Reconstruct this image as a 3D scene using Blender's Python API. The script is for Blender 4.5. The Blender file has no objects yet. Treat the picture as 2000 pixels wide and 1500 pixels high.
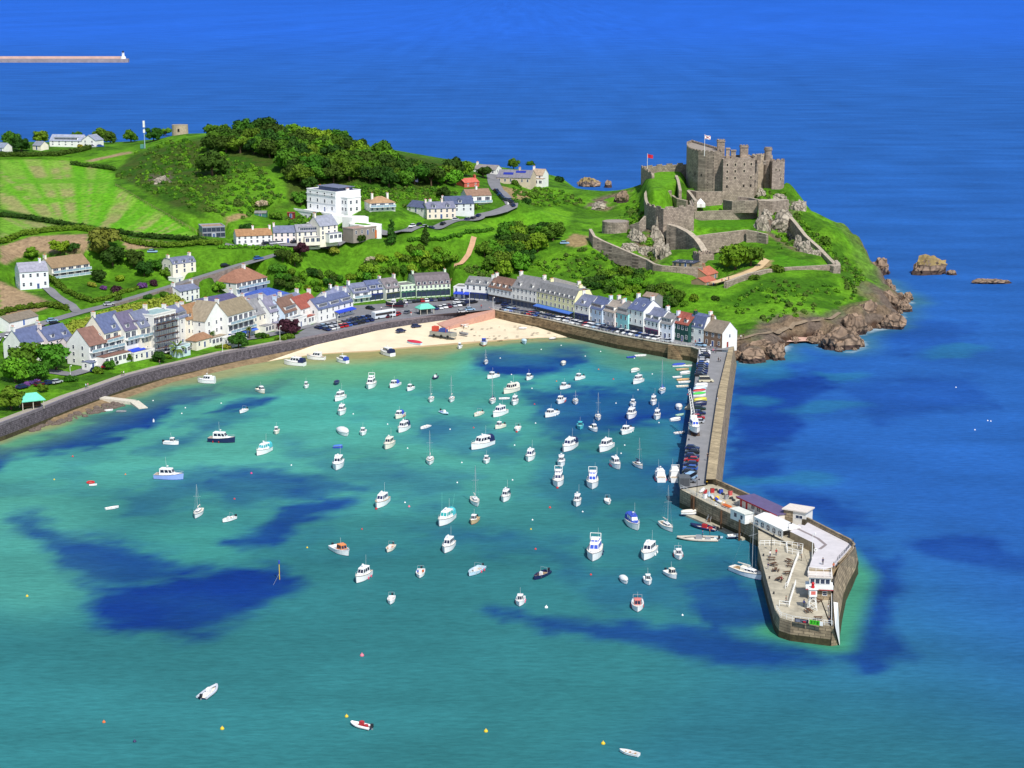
import bpy, math, random
import numpy as np
from mathutils import Vector, Matrix
SC = bpy.context.scene
COL = SC.collection
R = math.radians
# ------------------------------------------------------------------ camera, sky, sun, exposure
CAM_H, FPX, TH = 140.0, 3500.0, math.atan(780 / 3500.0)
cd = bpy.data.cameras.new('camera'); cam = bpy.data.objects.new('camera', cd); COL.objects.link(cam)
cam.location = (0, 0, CAM_H); cam.rotation_euler = (math.pi / 2 - TH, 0, 0)
cd.sensor_width = 36; cd.lens = 36 * FPX / 2000; cd.clip_start = 1; cd.clip_end = 90000
SC.camera = cam
SUN_EL, SUN_AZ = R(51), math.atan2(0.42, -0.91)      # azimuth clockwise from +Y: sun behind and to the right of the camera
w = bpy.data.worlds.new('World'); SC.world = w; w.use_nodes = True
nt = w.node_tree; bg = nt.nodes['Background']
sky = nt.nodes.new('ShaderNodeTexSky'); sky.sky_type = 'NISHITA'; sky.sun_disc = False
sky.sun_elevation = SUN_EL; sky.sun_rotation = SUN_AZ; sky.altitude = 100
nt.links.new(sky.outputs[0], bg.inputs[0]); bg.inputs[1].default_value = 0.13
sl = bpy.data.lights.new('sun', 'SUN'); sl.energy = 4.3; sl.angle = R(0.5); sl.color = (1.0, 0.955, 0.88)
so = bpy.data.objects.new('sun', sl); COL.objects.link(so); so.location = (0, 0, 500)
sdir = Vector((math.sin(SUN_AZ) * math.cos(SUN_EL), math.cos(SUN_AZ) * math.cos(SUN_EL), math.sin(SUN_EL)))
so.rotation_euler = sdir.to_track_quat('Z', 'Y').to_euler()
SC.view_settings.view_transform = 'Standard'; SC.view_settings.look = 'None'
SC.view_settings.exposure = 0.05; SC.view_settings.gamma = 1
SC.render.engine = 'CYCLES'
SC.cycles.max_bounces = 4; SC.cycles.diffuse_bounces = 2; SC.cycles.glossy_bounces = 2
SC.cycles.transmission_bounces = 2; SC.cycles.transparent_max_bounces = 4

# ------------------------------------------------------------------ surveying: photo pixel (2000x1500) <-> place
CT, ST = math.cos(TH), math.sin(TH)
def ray(px, py):
    u = (px - 1000) / FPX; v = (750 - py) / FPX
    return np.array((u, CT + v * ST, -ST + v * CT))
def W(px, py, z=0.0):
    d = ray(px, py); t = (z - CAM_H) / d[2]
    return Vector((d[0] * t, d[1] * t, z))
def P(x, y, z):
    dz = z - CAM_H; Z = y * CT - dz * ST
    return 1000 + FPX * x / Z, 750 - FPX * (y * ST + dz * CT) / Z
def zfor(x, y, py):                                   # height at (x, y) that is seen on photo row py
    v = (750 - py) / FPX
    return CAM_H + y * (v * CT - ST) / (CT + v * ST)

# ------------------------------------------------------------------ helpers
def tag(o, label=None, cat=None, group=None, kind=None):
    if label: o['label'] = label
    if cat: o['category'] = cat
    if group: o['group'] = group
    if kind: o['kind'] = kind
    return o
def thing(name, label, cat, loc=(0, 0, 0), rz=0, group=None):
    o = bpy.data.objects.new(name, None); COL.objects.link(o); o.empty_display_size = .5
    o.location = loc; o.rotation_euler = (0, 0, rz)
    return tag(o, label, cat, group)
def put(name, me, parent=None, loc=(0, 0, 0), rot=(0, 0, 0), scale=None):
    o = bpy.data.objects.new(name, me); COL.objects.link(o)
    if parent: o.parent = parent
    o.location = loc; o.rotation_euler = rot
    if scale is not None: o.scale = scale if hasattr(scale, '__len__') else (scale,) * 3
    return o
def copy_tree(o, parent=None):
    c = o.copy(); COL.objects.link(c)
    if parent: c.parent = parent
    for ch in list(o.children): copy_tree(ch, c)
    return c
class MB:
    def __init__(s): s.v = []; s.f = []; s.m = []
    def add(s, vs, fs, mi=0):
        b = len(s.v); s.v += [tuple(p) for p in vs]
        for f in fs: s.f.append([i + b for i in f]); s.m.append(mi)
        return s
    def box(s, x0, y0, z0, x1, y1, z1, mi=0):
        return s.add([(x0, y0, z0), (x1, y0, z0), (x1, y1, z0), (x0, y1, z0), (x0, y0, z1), (x1, y0, z1), (x1, y1, z1), (x0, y1, z1)],
                     [(3, 2, 1, 0), (4, 5, 6, 7), (0, 1, 5, 4), (1, 2, 6, 5), (2, 3, 7, 6), (3, 0, 4, 7)], mi)
    def prism(s, poly, z0, z1, mi=0, top=True, bot=True):    # poly counter-clockwise; z0, z1 numbers or lists
        n = len(poly); a = z0 if hasattr(z0, '__len__') else [z0] * n; b = z1 if hasattr(z1, '__len__') else [z1] * n
        vs = [(p[0], p[1], a[i]) for i, p in enumerate(poly)] + [(p[0], p[1], b[i]) for i, p in enumerate(poly)]
        fs = [(i, (i + 1) % n, n + (i + 1) % n, n + i) for i in range(n)]
        if top: fs.append(tuple(range(n, 2 * n)))
        if bot: fs.append(tuple(range(n - 1, -1, -1)))
        return s.add(vs, fs, mi)
    def tube(s, p, q, r, r2=None, n=6, mi=0, cap=True):
        p = Vector(p); q = Vector(q); r2 = r if r2 is None else r2
        d = (q - p).normalized(); a = d.orthogonal().normalized(); b = d.cross(a)
        vs = []
        for c, rr in ((p, r), (q, r2)):
            for i in range(n):
                t = 2 * math.pi * i / n; vs.append(c + a * (rr * math.cos(t)) + b * (rr * math.sin(t)))
        fs = [(i, (i + 1) % n, n + (i + 1) % n, n + i) for i in range(n)]
        if cap: fs += [tuple(range(n - 1, -1, -1)), tuple(range(n, 2 * n))]
        return s.add(vs, fs, mi)
    def path(s, pts, r, n=5, mi=0):
        for a, b in zip(pts[:-1], pts[1:]): s.tube(a, b, r, r, n, mi)
        return s
    def lathe(s, prof, n=12, mi=0, c=(0, 0)):                # prof: (radius, z) from bottom to top
        vs = []
        for r, z in prof:
            for i in range(n):
                t = 2 * math.pi * i / n; vs.append((c[0] + r * math.cos(t), c[1] + r * math.sin(t), z))
        fs = []
        for k in range(len(prof) - 1):
            for i in range(n): fs.append((k * n + i, k * n + (i + 1) % n, (k + 1) * n + (i + 1) % n, (k + 1) * n + i))
        fs.append(tuple(range(n - 1, -1, -1))); fs.append(tuple(range((len(prof) - 1) * n, len(prof) * n)))
        return s.add(vs, fs, mi)
    def mesh(s, name, mats, smooth=False):
        me = bpy.data.meshes.new(name); me.from_pydata(s.v, [], s.f)
        for m in (mats if isinstance(mats, (list, tuple)) else [mats]): me.materials.append(m)
        me.polygons.foreach_set('material_index', s.m)
        if smooth: me.polygons.foreach_set('use_smooth', [True] * len(s.f))
        me.update(); return me
    def build(s, name, mats, parent=None, loc=(0, 0, 0), rot=(0, 0, 0), smooth=False):
        return put(name, s.mesh(name, mats, smooth), parent, loc, rot)
def npmesh(name, verts, quads, mat, smooth=False, attrs=None, tri=False):
    me = bpy.data.meshes.new(name); k = quads.shape[1]
    me.vertices.add(len(verts)); me.vertices.foreach_set('co', np.ascontiguousarray(verts, dtype=np.float32).ravel())
    me.loops.add(quads.size); me.loops.foreach_set('vertex_index', np.ascontiguousarray(quads, dtype=np.int32).ravel())
    me.polygons.add(len(quads)); me.polygons.foreach_set('loop_start', np.arange(0, quads.size, k, dtype=np.int32))
    me.polygons.foreach_set('loop_total', np.full(len(quads), k, dtype=np.int32))
    if smooth: me.polygons.foreach_set('use_smooth', np.ones(len(quads), dtype=bool))
    me.materials.append(mat); me.update(calc_edges=True)
    for an, arr in (attrs or {}).items():
        if arr.ndim == 2:
            at = me.attributes.new(an, 'FLOAT_COLOR', 'POINT'); at.data.foreach_set('color', np.ascontiguousarray(arr, dtype=np.float32).ravel())
        else:
            at = me.attributes.new(an, 'FLOAT', 'POINT'); at.data.foreach_set('value', np.ascontiguousarray(arr, dtype=np.float32))
    me.validate(); return me
def lin(c):                                                   # 0-255 sRGB -> linear
    return tuple((x / 255 / 12.92) if x / 255 <= .04045 else ((x / 255 + .055) / 1.055) ** 2.4 for x in c)
MATS = {}
def mat(name, col, rough=.7, var=.18, scale=1.2, bump=0, metal=0, spec=.35, rnd=0, streak=0, brick=0, crack=0, hue=0):
    """procedural material: base colour broken up by two noises, optional bump, per-object value shift and vertical streaks"""
    if name in MATS: return MATS[name]
    m = bpy.data.materials.new(name); m.use_nodes = True; t = m.node_tree; N = t.nodes; L = t.links
    p = N['Principled BSDF']; p.inputs['Roughness'].default_value = rough; p.inputs['Metallic'].default_value = metal
    p.inputs['Specular IOR Level'].default_value = spec
    tc = N.new('ShaderNodeTexCoord'); n1 = N.new('ShaderNodeTexNoise'); n1.inputs['Scale'].default_value = scale; n1.inputs['Detail'].default_value = 5
    n1.inputs['Roughness'].default_value = .65
    mp = N.new('ShaderNodeMapping'); L.new(tc.outputs['Object'], mp.inputs[0]); L.new(mp.outputs[0], n1.inputs['Vector'])
    if streak: mp.inputs['Scale'].default_value = (1, 1, streak)
    mr = N.new('ShaderNodeMapRange'); mr.inputs[1].default_value = .3; mr.inputs[2].default_value = .7
    mr.inputs[3].default_value = 1 - var; mr.inputs[4].default_value = 1 + var
    L.new(n1.outputs[0], mr.inputs[0]); val = mr.outputs[0]
    if rnd:
        oi = N.new('ShaderNodeObjectInfo'); r2 = N.new('ShaderNodeMapRange'); r2.inputs[3].default_value = 1 - rnd; r2.inputs[4].default_value = 1 + rnd
        L.new(oi.outputs['Random'], r2.inputs[0]); mu = N.new('ShaderNodeMath'); mu.operation = 'MULTIPLY'
        L.new(val, mu.inputs[0]); L.new(r2.outputs[0], mu.inputs[1]); val = mu.outputs[0]
    if brick:                                                  # coursed masonry: darker joints, blocks of slightly different tone
        sx_ = N.new('ShaderNodeSeparateXYZ'); cx_ = N.new('ShaderNodeCombineXYZ'); ad_ = N.new('ShaderNodeMath'); L.new(tc.outputs['Object'], sx_.inputs[0]); L.new(sx_.outputs[0], ad_.inputs[0]); L.new(sx_.outputs[1], ad_.inputs[1]); L.new(ad_.outputs[0], cx_.inputs[0]); L.new(sx_.outputs[2], cx_.inputs[1])
        bt = N.new('ShaderNodeTexBrick'); bt.inputs['Scale'].default_value = 1; bt.inputs['Brick Width'].default_value = brick * 2.1; bt.inputs['Row Height'].default_value = brick; bt.inputs['Mortar Size'].default_value = brick * .09
        bt.inputs['Color1'].default_value = (1.18,) * 3 + (1,); bt.inputs['Color2'].default_value = (.78,) * 3 + (1,); bt.inputs['Mortar'].default_value = (.45,) * 3 + (1,); L.new(cx_.outputs[0], bt.inputs['Vector'])
        m3 = N.new('ShaderNodeMath'); m3.operation = 'MULTIPLY'; L.new(val, m3.inputs[0]); L.new(bt.outputs['Color'], m3.inputs[1]); val = m3.outputs[0]
    if crack:                                                  # fractured rock: dark joints between angular blocks
        vo = N.new('ShaderNodeTexVoronoi'); vo.feature = 'DISTANCE_TO_EDGE'; vo.inputs['Scale'].default_value = crack; L.new(n1.outputs['Color'], mp.inputs['Location']) if False else L.new(tc.outputs['Object'], vo.inputs['Vector'])
        cr = N.new('ShaderNodeMapRange'); cr.inputs[2].default_value = .12; cr.inputs[3].default_value = .3; cr.inputs[4].default_value = 1.08; L.new(vo.outputs['Distance'], cr.inputs[0])
        m4 = N.new('ShaderNodeMath'); m4.operation = 'MULTIPLY'; L.new(val, m4.inputs[0]); L.new(cr.outputs[0], m4.inputs[1]); val = m4.outputs[0]
    vm = N.new('ShaderNodeVectorMath'); vm.operation = 'SCALE'; vm.inputs[0].default_value = col[:3]
    if hue:                                                    # plants of one kind differ in warmth
        oh = N.new('ShaderNodeObjectInfo'); h1 = N.new('ShaderNodeMath'); h1.operation = 'MULTIPLY'; h1.inputs[1].default_value = 7.3; h2 = N.new('ShaderNodeMath'); h2.operation = 'FRACT'; L.new(oh.outputs['Random'], h1.inputs[0]); L.new(h1.outputs[0], h2.inputs[0])
        h3 = N.new('ShaderNodeMapRange'); h3.inputs[3].default_value = col[0] * (1 - hue); h3.inputs[4].default_value = col[0] * (1 + 1.6 * hue); L.new(h2.outputs[0], h3.inputs[0]); hc = N.new('ShaderNodeCombineXYZ'); hc.inputs[1].default_value = col[1]; hc.inputs[2].default_value = col[2]; L.new(h3.outputs[0], hc.inputs[0]); L.new(hc.outputs[0], vm.inputs[0])
    L.new(val, vm.inputs['Scale']); L.new(vm.outputs[0], p.inputs['Base Color'])
    if bump:
        b = N.new('ShaderNodeBump'); b.inputs['Strength'].default_value = bump; b.inputs['Distance'].default_value = .3
        L.new(n1.outputs[0], b.inputs['Height']); L.new(b.outputs[0], p.inputs['Normal'])
    MATS[name] = m; return m
def nz(x, y, s, seed=0, oct=4):                               # cheap numpy value noise (fBm), range about 0..1
    out = 0; amp = .5; tot = 0
    for o in range(oct):
        gx = x * s + 17.3 * seed + o * 31.7; gy = y * s - 9.1 * seed + o * 11.3
        ix = np.floor(gx); iy = np.floor(gy); fx = gx - ix; fy = gy - iy
        fx = fx * fx * (3 - 2 * fx); fy = fy * fy * (3 - 2 * fy)
        def hsh(a, b):
            q = np.sin(a * 127.1 + b * 311.7 + seed * 74.7) * 43758.5453
            return q - np.floor(q)
        a = hsh(ix, iy); b = hsh(ix + 1, iy); c = hsh(ix, iy + 1); d = hsh(ix + 1, iy + 1)
        out = out + amp * (a + (b - a) * fx + (c - a) * fy + (a - b - c + d) * fx * fy); tot += amp; amp *= .55; s *= 2.03
    return out / tot
def sstep(a, b, x):
    t = np.clip((x - a) / (b - a), 0, 1); return t * t * (3 - 2 * t)
def inpoly(x, y, poly):
    c = np.zeros(np.shape(x), bool); n = len(poly)
    for i in range(n):
        x0, y0 = poly[i]; x1, y1 = poly[(i + 1) % n]
        k = ((y0 > y) != (y1 > y)) & (x < (x1 - x0) * (y - y0) / (y1 - y0 + 1e-12) + x0); c ^= k
    return c
def pdist(x, y, pts, closed=False, idx=False):                # distance to a polyline
    d = np.full(np.shape(x), 1e9); who = np.zeros(np.shape(x), int); n = len(pts)
    for i in range(n if closed else n - 1):
        x0, y0 = pts[i][:2]; x1, y1 = pts[(i + 1) % n][:2]; dx, dy = x1 - x0, y1 - y0
        t = np.clip(((x - x0) * dx + (y - y0) * dy) / (dx * dx + dy * dy + 1e-12), 0, 1)
        e = np.hypot(x - x0 - t * dx, y - y0 - t * dy); k = e < d; d = np.where(k, e, d); who = np.where(k, i, who)
    return (d, who) if idx else d
def resample(pts, step):
    out = []
    for a, b in zip(pts[:-1], pts[1:]):
        a = Vector(a); b = Vector(b); n = max(1, int((b - a).length / step))
        out += [a.lerp(b, i / n) for i in range(n)]
    return out + [Vector(pts[-1])]
# ------------------------------------------------------------------ the land: outline, heights, colours
ZQ = 5.5
WALL_PX = [(-140, 868), (0, 825), (75, 797), (137, 772), (187, 755), (250, 732), (312, 716), (375, 702), (437, 687), (500, 676), (600, 657), (662, 645), (725, 632), (762, 625), (812, 619), (868, 611), (905, 606.5), (955, 600)]
QUAY_PX = [(965, 604), (1000, 611), (1050, 619), (1125, 636), (1207, 654), (1312, 672), (1350, 677), (1367, 683)]
PIER_L = [(1367, 683), (1355, 762), (1341, 860), (1328, 955)]
wall_w = [W(x, y, ZQ) for x, y in WALL_PX]; quay_w = [W(x, y, ZQ) for x, y in QUAY_PX]; pier_w = [W(x, y, ZQ) for x, y in PIER_L]
coast_px = [(1428, 690), (1440, 704), (1475, 710), (1512, 700), (1530, 676), (1560, 664), (1595, 664), (1612, 677), (1650, 688), (1680, 678), (1672, 655), (1700, 645), (1738, 640), (1757, 620), (1750, 603), (1775, 590), (1752, 572), (1735, 560), (1712, 548)]
coast_w = [W(x, y, 0) for x, y in coast_px]
back = [(175, 880), (172, 950), (140, 1010), (110, 1060), (78, 1110), (66, 1160), (58, 1215), (20, 1260), (-40, 1285), (-140, 1310), (-420, 1340), (-600, 1200), (-600, 560)]
LAND = [(p.x, p.y) for p in wall_w] + [(p.x, p.y) for p in quay_w] + [(p.x, p.y) for p in coast_w] + back
NH = len(wall_w) + len(quay_w)                                 # edges up to here are built quays
CP = []                                                        # height survey: photo x, photo y, height
for p in [(0, 800), (75, 778), (187, 738), (312, 700), (437, 670), (500, 659), (600, 640), (725, 615), (850, 598), (960, 588), (1050, 600), (1127, 620), (1207, 638), (1312, 656), (1400, 668), (1180, 610), (640, 620), (800, 600)]: CP.append(p + (ZQ - .15,))
CP += [(0, 745, 6.5), (60, 720, 6.8), (0, 690, 9), (100, 690, 7.2), (200, 690, 7.2), (300, 672, 7), (420, 650, 6.8), (520, 630, 6.5),
 (0, 655, 11), (75, 630, 13), (155, 612, 14.5), (212, 597, 15.5), (250, 585, 16), (330, 562, 18), (400, 540, 20), (500, 512, 24), (540, 498, 25.5),
 (0, 600, 16), (30, 568, 19), (130, 545, 21), (60, 520, 24), (230, 540, 20), (355, 535, 21), (300, 500, 26), (0, 500, 29), (150, 480, 31), (0, 460, 33), (0, 425, 36), (0, 400, 38), (200, 430, 35), (380, 465, 31), (430, 475, 29), (470, 478, 28),
 (0, 310, 47), (100, 310, 47), (200, 325, 45), (225, 350, 43), (380, 440, 34), (100, 360, 43), (300, 400, 39), (0, 285, 50), (150, 285, 50), (280, 285, 52), (350, 264, 57), (283, 290, 52), (400, 275, 58), (480, 262, 60), (570, 268, 59), (640, 278, 57), (720, 303, 53), (800, 332, 47), (860, 345, 43), (930, 345, 41), (970, 350, 39), (1000, 347, 37), (1060, 352, 33), (1110, 362, 26), (1140, 385, 19),
 (365, 590, 14), (480, 575, 13), (560, 560, 14), (650, 562, 11.5), (650, 520, 18), (650, 490, 23.5), (600, 475, 27), (740, 555, 12), (740, 500, 22), (850, 520, 17), (850, 482, 25), (850, 446, 30),
 (400, 400, 41), (330, 350, 47), (500, 420, 36), (560, 380, 42), (630, 412, 35), (650, 446, 30.5), (700, 457, 29.5), (540, 480, 27.5), (745, 456, 29.5), (740, 412, 37), (700, 350, 47), (890, 427, 31), (950, 397, 35), (985, 380, 36.5), (1000, 408, 33.5), (930, 437, 30.5), (820, 465, 28), (860, 390, 37),
 (900, 470, 26.5), (1000, 440, 27), (1080, 420, 26), (1120, 472, 24), (1150, 440, 26), (1190, 415, 24), (1000, 530, 14.5), (960, 500, 20), (1080, 530, 14), (1150, 530, 14), (1150, 492, 21), (1250, 560, 12.5), (1210, 570, 11), (1300, 582, 10.5), (1350, 572, 13), (1270, 548, 14), (1370, 548, 15), (1400, 602, 9), (1450, 642, 6), (1500, 622, 8), (1600, 622, 7), (1650, 572, 10), (1500, 562, 14), (1640, 542, 14), (1560, 542, 15), (1690, 540, 8), (1440, 660, 5.2),
 (1450, 522, 17), (1520, 502, 19), (1600, 502, 18), (1400, 500, 18), (1420, 434, 26.5), (1470, 425, 27), (1380, 430, 27), (1420, 396, 31), (1370, 396, 31.5), (1430, 374, 35.5), (1500, 372, 35.5), (1350, 350, 38), (1300, 446, 26.5), (1255, 470, 23), (1240, 450, 25), (1250, 400, 28), (1250, 376, 32), (1310, 338, 41.5), (1290, 420, 30), (1240, 470, 24), (1200, 480, 22.5), (1330, 510, 15.5), (1290, 506, 16), (1310, 503, 16), (1342, 506, 16), (1270, 500, 19),
 (1540, 368, 35.5), (1580, 412, 29), (1560, 460, 22), (1520, 440, 26), (1500, 470, 22), (1640, 478, 20), (1690, 517, 11), (1600, 455, 24)]
pts = np.array([(W(a, b, z).x, W(a, b, z).y, z) for a, b, z in CP] +
 [(150, 985, 12), (178, 940, 4), (105, 1060, 3), (70, 1150, 3), (20, 1230, 2), (-140, 1290, 2), (-60, 1150, 22), (-300, 1290, 5), (-300, 1080, 48), (-450, 900, 40), (-450, 700, 18), (-450, 620, 9), (-260, 620, 7), (40, 1090, 16), (100, 985, 26), (150, 930, 24), (-420, 1100, 45)])
_c = 7.0
def _phi(r): return -np.sqrt(r * r + _c * _c)
_n = len(pts); _A = np.zeros((_n + 3, _n + 3))
_A[:_n, :_n] = _phi(np.hypot(pts[:, None, 0] - pts[None, :, 0], pts[:, None, 1] - pts[None, :, 1])) - np.eye(_n) * 1.5
_A[:_n, _n] = _A[_n, :_n] = 1; _A[:_n, _n + 1] = _A[_n + 1, :_n] = pts[:, 0] / 100; _A[:_n, _n + 2] = _A[_n + 2, :_n] = pts[:, 1] / 100
_w = np.linalg.solve(_A, np.concatenate([pts[:, 2], np.zeros(3)]))
GX = np.arange(-470, 232, 1.6); GY = np.arange(520, 1345, 1.6)
XX, YY = np.meshgrid(GX, GY)
def rbf(x, y):
    out = _w[_n] + _w[_n + 1] * x / 100 + _w[_n + 2] * y / 100
    for i in range(_n): out = out + _w[i] * _phi(np.hypot(x - pts[i, 0], y - pts[i, 1]))
    return out
HH = rbf(XX, YY)
# walled terraces of the castle: level ground inside a pixel outline seen at a known height
def level(poly, z, soft=1.5):
    global HH
    q = [(W(a, b, z).x, W(a, b, z).y) for a, b in poly]
    s = np.where(inpoly(XX, YY, q), 1, -1) * pdist(XX, YY, q, True); k = sstep(-soft, soft, s); HH = HH * (1 - k) + z * k
level([(1362, 446), (1362, 424), (1478, 420), (1480, 444)], 26.5)
level([(1362, 402), (1362, 388), (1480, 386), (1480, 402)], 31)
level([(1256, 342), (1280, 334), (1338, 332), (1338, 350), (1300, 372), (1262, 372)], 41)
level([(1358, 470), (1345, 458), (1325, 450), (1305, 444), (1300, 436), (1355, 448)], 26.3, 2)
level([(1335, 385), (1345, 372), (1500, 372), (1530, 372), (1530, 340), (1340, 340)], 35)
SD, EDGE = pdist(XX, YY, LAND, True, True); SD = np.where(inpoly(XX, YY, LAND), SD, -SD)
hard = EDGE < NH - 1
msk = np.where(hard, sstep(.6, 2.6, SD), sstep(-6, 9, SD + 7 * (nz(XX, YY, .11, 5) - .5)))
rockn = nz(XX, YY, .16, 3, 5) - .5
near_coast = np.where(hard, 0, 1 - sstep(6, 26, SD + 12 * (nz(XX, YY, .08, 8) - .5)))
near_coast = np.where((XX > 60) & (YY < 900), near_coast, near_coast * .8)
HH = HH + near_coast * rockn * 9 * sstep(-4, 6, SD)
HH = HH + (nz(XX, YY, .06, 9, 4) - .5) * 1.1 * sstep(8, 25, SD)
HH = np.where(hard & (SD < 60) | ((XX < 60) & (YY < 780)), np.maximum(HH, 5.0), HH)
HRw = [(W(x, y, 5.45).x, W(x, y, 5.45).y) for x, y in [(560, 664), (600, 640), (640, 616), (690, 597), (760, 592), (812, 585), (880, 580), (955, 584), (1000, 592), (1050, 602), (1122, 616), (1200, 632), (1260, 640), (1345, 660), (1430, 664), (1431, 684), (1367, 684), (1207, 654.5), (1125, 636.5), (965, 604.5), (868, 612.5), (762, 625.5), (662, 645.5), (625, 652)]]
_s = np.where(inpoly(XX, YY, HRw), 1, -1) * pdist(XX, YY, HRw, True); _k = sstep(-9, -1, _s); HH = HH * (1 - _k) + 5.25 * _k
HH = -3 + (HH + 3) * msk
for _ in range(2):
    _b = HH.copy(); _b[1:-1, 1:-1] = (HH[:-2, 1:-1] + HH[2:, 1:-1] + HH[1:-1, :-2] + HH[1:-1, 2:] + 2 * HH[1:-1, 1:-1]) / 6; HH = np.where(SD > 5, _b, HH)
def pad(q, z, soft=3.0, cut_only=True):                        # cut the ground away (or make it up) for a building
    global HH
    x0 = min(p[0] for p in q) - 12; x1 = max(p[0] for p in q) + 12; y0 = min(p[1] for p in q) - 12; y1 = max(p[1] for p in q) + 12
    k = (XX > x0) & (XX < x1) & (YY > y0) & (YY < y1)
    if not k.any(): return
    xx, yy, hh = XX[k], YY[k], HH[k]; s = np.where(inpoly(xx, yy, q), 1, -1) * pdist(xx, yy, q, True); m = sstep(-soft, .2, s)
    tgt = np.minimum(hh, z) if cut_only else np.full(hh.shape, z); tgt = np.where(hh < 0, hh, tgt); HH[k] = hh * (1 - m) + tgt * m
def hgt(x, y):
    fx = np.clip((x - GX[0]) / 1.6, 0, len(GX) - 1.001); fy = np.clip((y - GY[0]) / 1.6, 0, len(GY) - 1.001)
    i = np.asarray(fx).astype(int); j = np.asarray(fy).astype(int); a = fx - i; b = fy - j
    return HH[j, i] * (1 - a) * (1 - b) + HH[j, i + 1] * a * (1 - b) + HH[j + 1, i] * (1 - a) * b + HH[j + 1, i + 1] * a * b
_ts = np.arange(480, 1500, .7)
def T(px, py):                                                 # where the sight line of a photo pixel meets the land
    d = ray(px, py); x = d[0] * _ts; y = d[1] * _ts; z = CAM_H + d[2] * _ts
    k = np.nonzero(z <= hgt(x, y))[0]
    if len(k) == 0: return W(px, py, 0)
    k = k[0]; return Vector((x[k], y[k], float(hgt(x[k], y[k]))))
# ------------------------------------------------------------------ materials of built things
M_WALLD = mat('dark_masonry', lin((88, 82, 88)), .85, .6, 1.1, .6, brick=.55)
M_QUAY = mat('brown_masonry', lin((136, 116, 88)), .85, .45, .5, .5, brick=.7)
M_WEEDY = mat('weedy_masonry', lin((62, 58, 36)), .8, .5, .8, .5)
M_PIERST = mat('pier_masonry', lin((146, 130, 106)), .85, .45, .4, .5, brick=.65)
M_COPE = mat('pale_coping', lin((205, 198, 182)), .8, .15, 1)
M_ASPH = mat('asphalt', lin((122, 122, 126)), .9, .14, .25)
M_ASPHP = mat('pier_asphalt', lin((136, 136, 138)), .9, .12, .3)
M_CONC = mat('concrete', lin((176, 168, 148)), .85, .3, .35)
M_PAVE = mat('paving', lin((162, 154, 142)), .85, .14, .4)
M_TERR = mat('terrace_paving', lin((205, 200, 202)), .8, .1, .5)
M_SAND = mat('sand', lin((224, 208, 178)), .95, .12, .12, .2)
M_SANDW = mat('wet_sand', lin((186, 160, 118)), .7, .2, .15, .2)
M_PINK = mat('pink_concrete', lin((196, 150, 132)), .9, .15, .5)
M_WHITE = mat('white_paint', lin((238, 238, 234)), .5, .04, 1)
M_LINE = mat('road_paint', lin((235, 235, 230)), .7, .1, 1)
M_YLINE = mat('yellow_paint', lin((214, 170, 50)), .7, .2, 1)
M_IRON = mat('dark_iron', lin((40, 42, 48)), .5, .1, 1)
M_WOOD = mat('weathered_wood', lin((150, 128, 96)), .8, .25, 1)
M_DKWOOD = mat('dark_timber', lin((92, 66, 46)), .8, .25, 1)
def strip(mb, a, b, mi=0, close=False):
    n = len(a); base = len(mb.v); mb.v += [tuple(p) for p in a] + [tuple(p) for p in b]
    for i in range(n - 1): mb.f.append([base + i, base + i + 1, base + n + i + 1, base + n + i]); mb.m.append(mi)
def offs(pts, d, z=None):                                     # polyline shifted to its right by d
    out = []
    for i, p in enumerate(pts):
        a = pts[max(i - 1, 0)]; b = pts[min(i + 1, len(pts) - 1)]; t = Vector((b[0] - a[0], b[1] - a[1])).normalized()
        out.append(Vector((p[0] + t.y * d, p[1] - t.x * d, p[2] if z is None else z)))
    return out
def railing(pts, parent, h=1.05, m=None, step=2.0, r=.045, name='railing'):
    mb = MB(); pts = [Vector(p) for p in pts]
    for k in (h, h * .55): mb.path([p + Vector((0, 0, k)) for p in pts], r, 4)
    for p in resample(pts, step): mb.tube(p, p + Vector((0, 0, h + .04)), r * 1.1, n=4)
    return mb.build(name, m or M_WHITE, parent)
def sheet(name, px, z, m, label, kind='structure', cat=None, lift=0):
    mb = MB(); q = [W(x, y, z) for x, y in px]; a = sum(q[i].x * q[(i + 1) % len(q)].y - q[(i + 1) % len(q)].x * q[i].y for i in range(len(q)))
    if a < 0: q = q[::-1]
    mb.add([(p.x, p.y, z + lift) for p in q], [tuple(range(len(q)))]); return tag(mb.build(name, m), label, cat, kind=kind)
def ribbon(name, px, width, m, label, lift=.22, pts=None, step=2.5, kind='structure', flatz=False):
    c = resample([T(x, y) for x, y in px] if pts is None else pts, step); k = max(2, int(width / 1.3) + 1); mb = MB(); rows = []
    for j in range(k):
        o = offs(c, width * (j / (k - 1) - .5)); rows.append([Vector((p.x, p.y, (p.z if flatz else float(hgt(p.x, p.y))) + lift)) for p in o])
    zz = [[max(rows[j][i].z for j in range(k)) * .6 + rows[j][i].z * .4 for i in range(len(c))] for j in range(k)]
    for j in range(k):
        for i in range(len(c)): rows[j][i].z = zz[j][i]
    for j in range(k - 1): strip(mb, rows[j + 1], rows[j])
    return tag(mb.build(name, m, smooth=True), label, kind=kind)
hill_pts = [W(*a) for a in ((-40, 668, 10.5), (30, 648, 11.8), (90, 630, 13), (155, 611, 14.5), (212, 597, 15.5), (260, 583, 16.3), (330, 562, 18), (400, 540, 20), (470, 518, 22.6), (540, 498, 25.5))]
_h = resample(hill_pts, 4)
for _a, _b in zip(_h[:-1], _h[1:]):
    _q = offs([_a, _b], 4) + offs([_a, _b], -4)[::-1]; pad([(p.x, p.y) for p in _q], (_a.z + _b.z) / 2 - .15, 3, False)

_p = offs(wall_w, 0) + offs(wall_w, -7)[::-1]; pad([(a.x, a.y) for a in _p], 4.9, 2)
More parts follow.
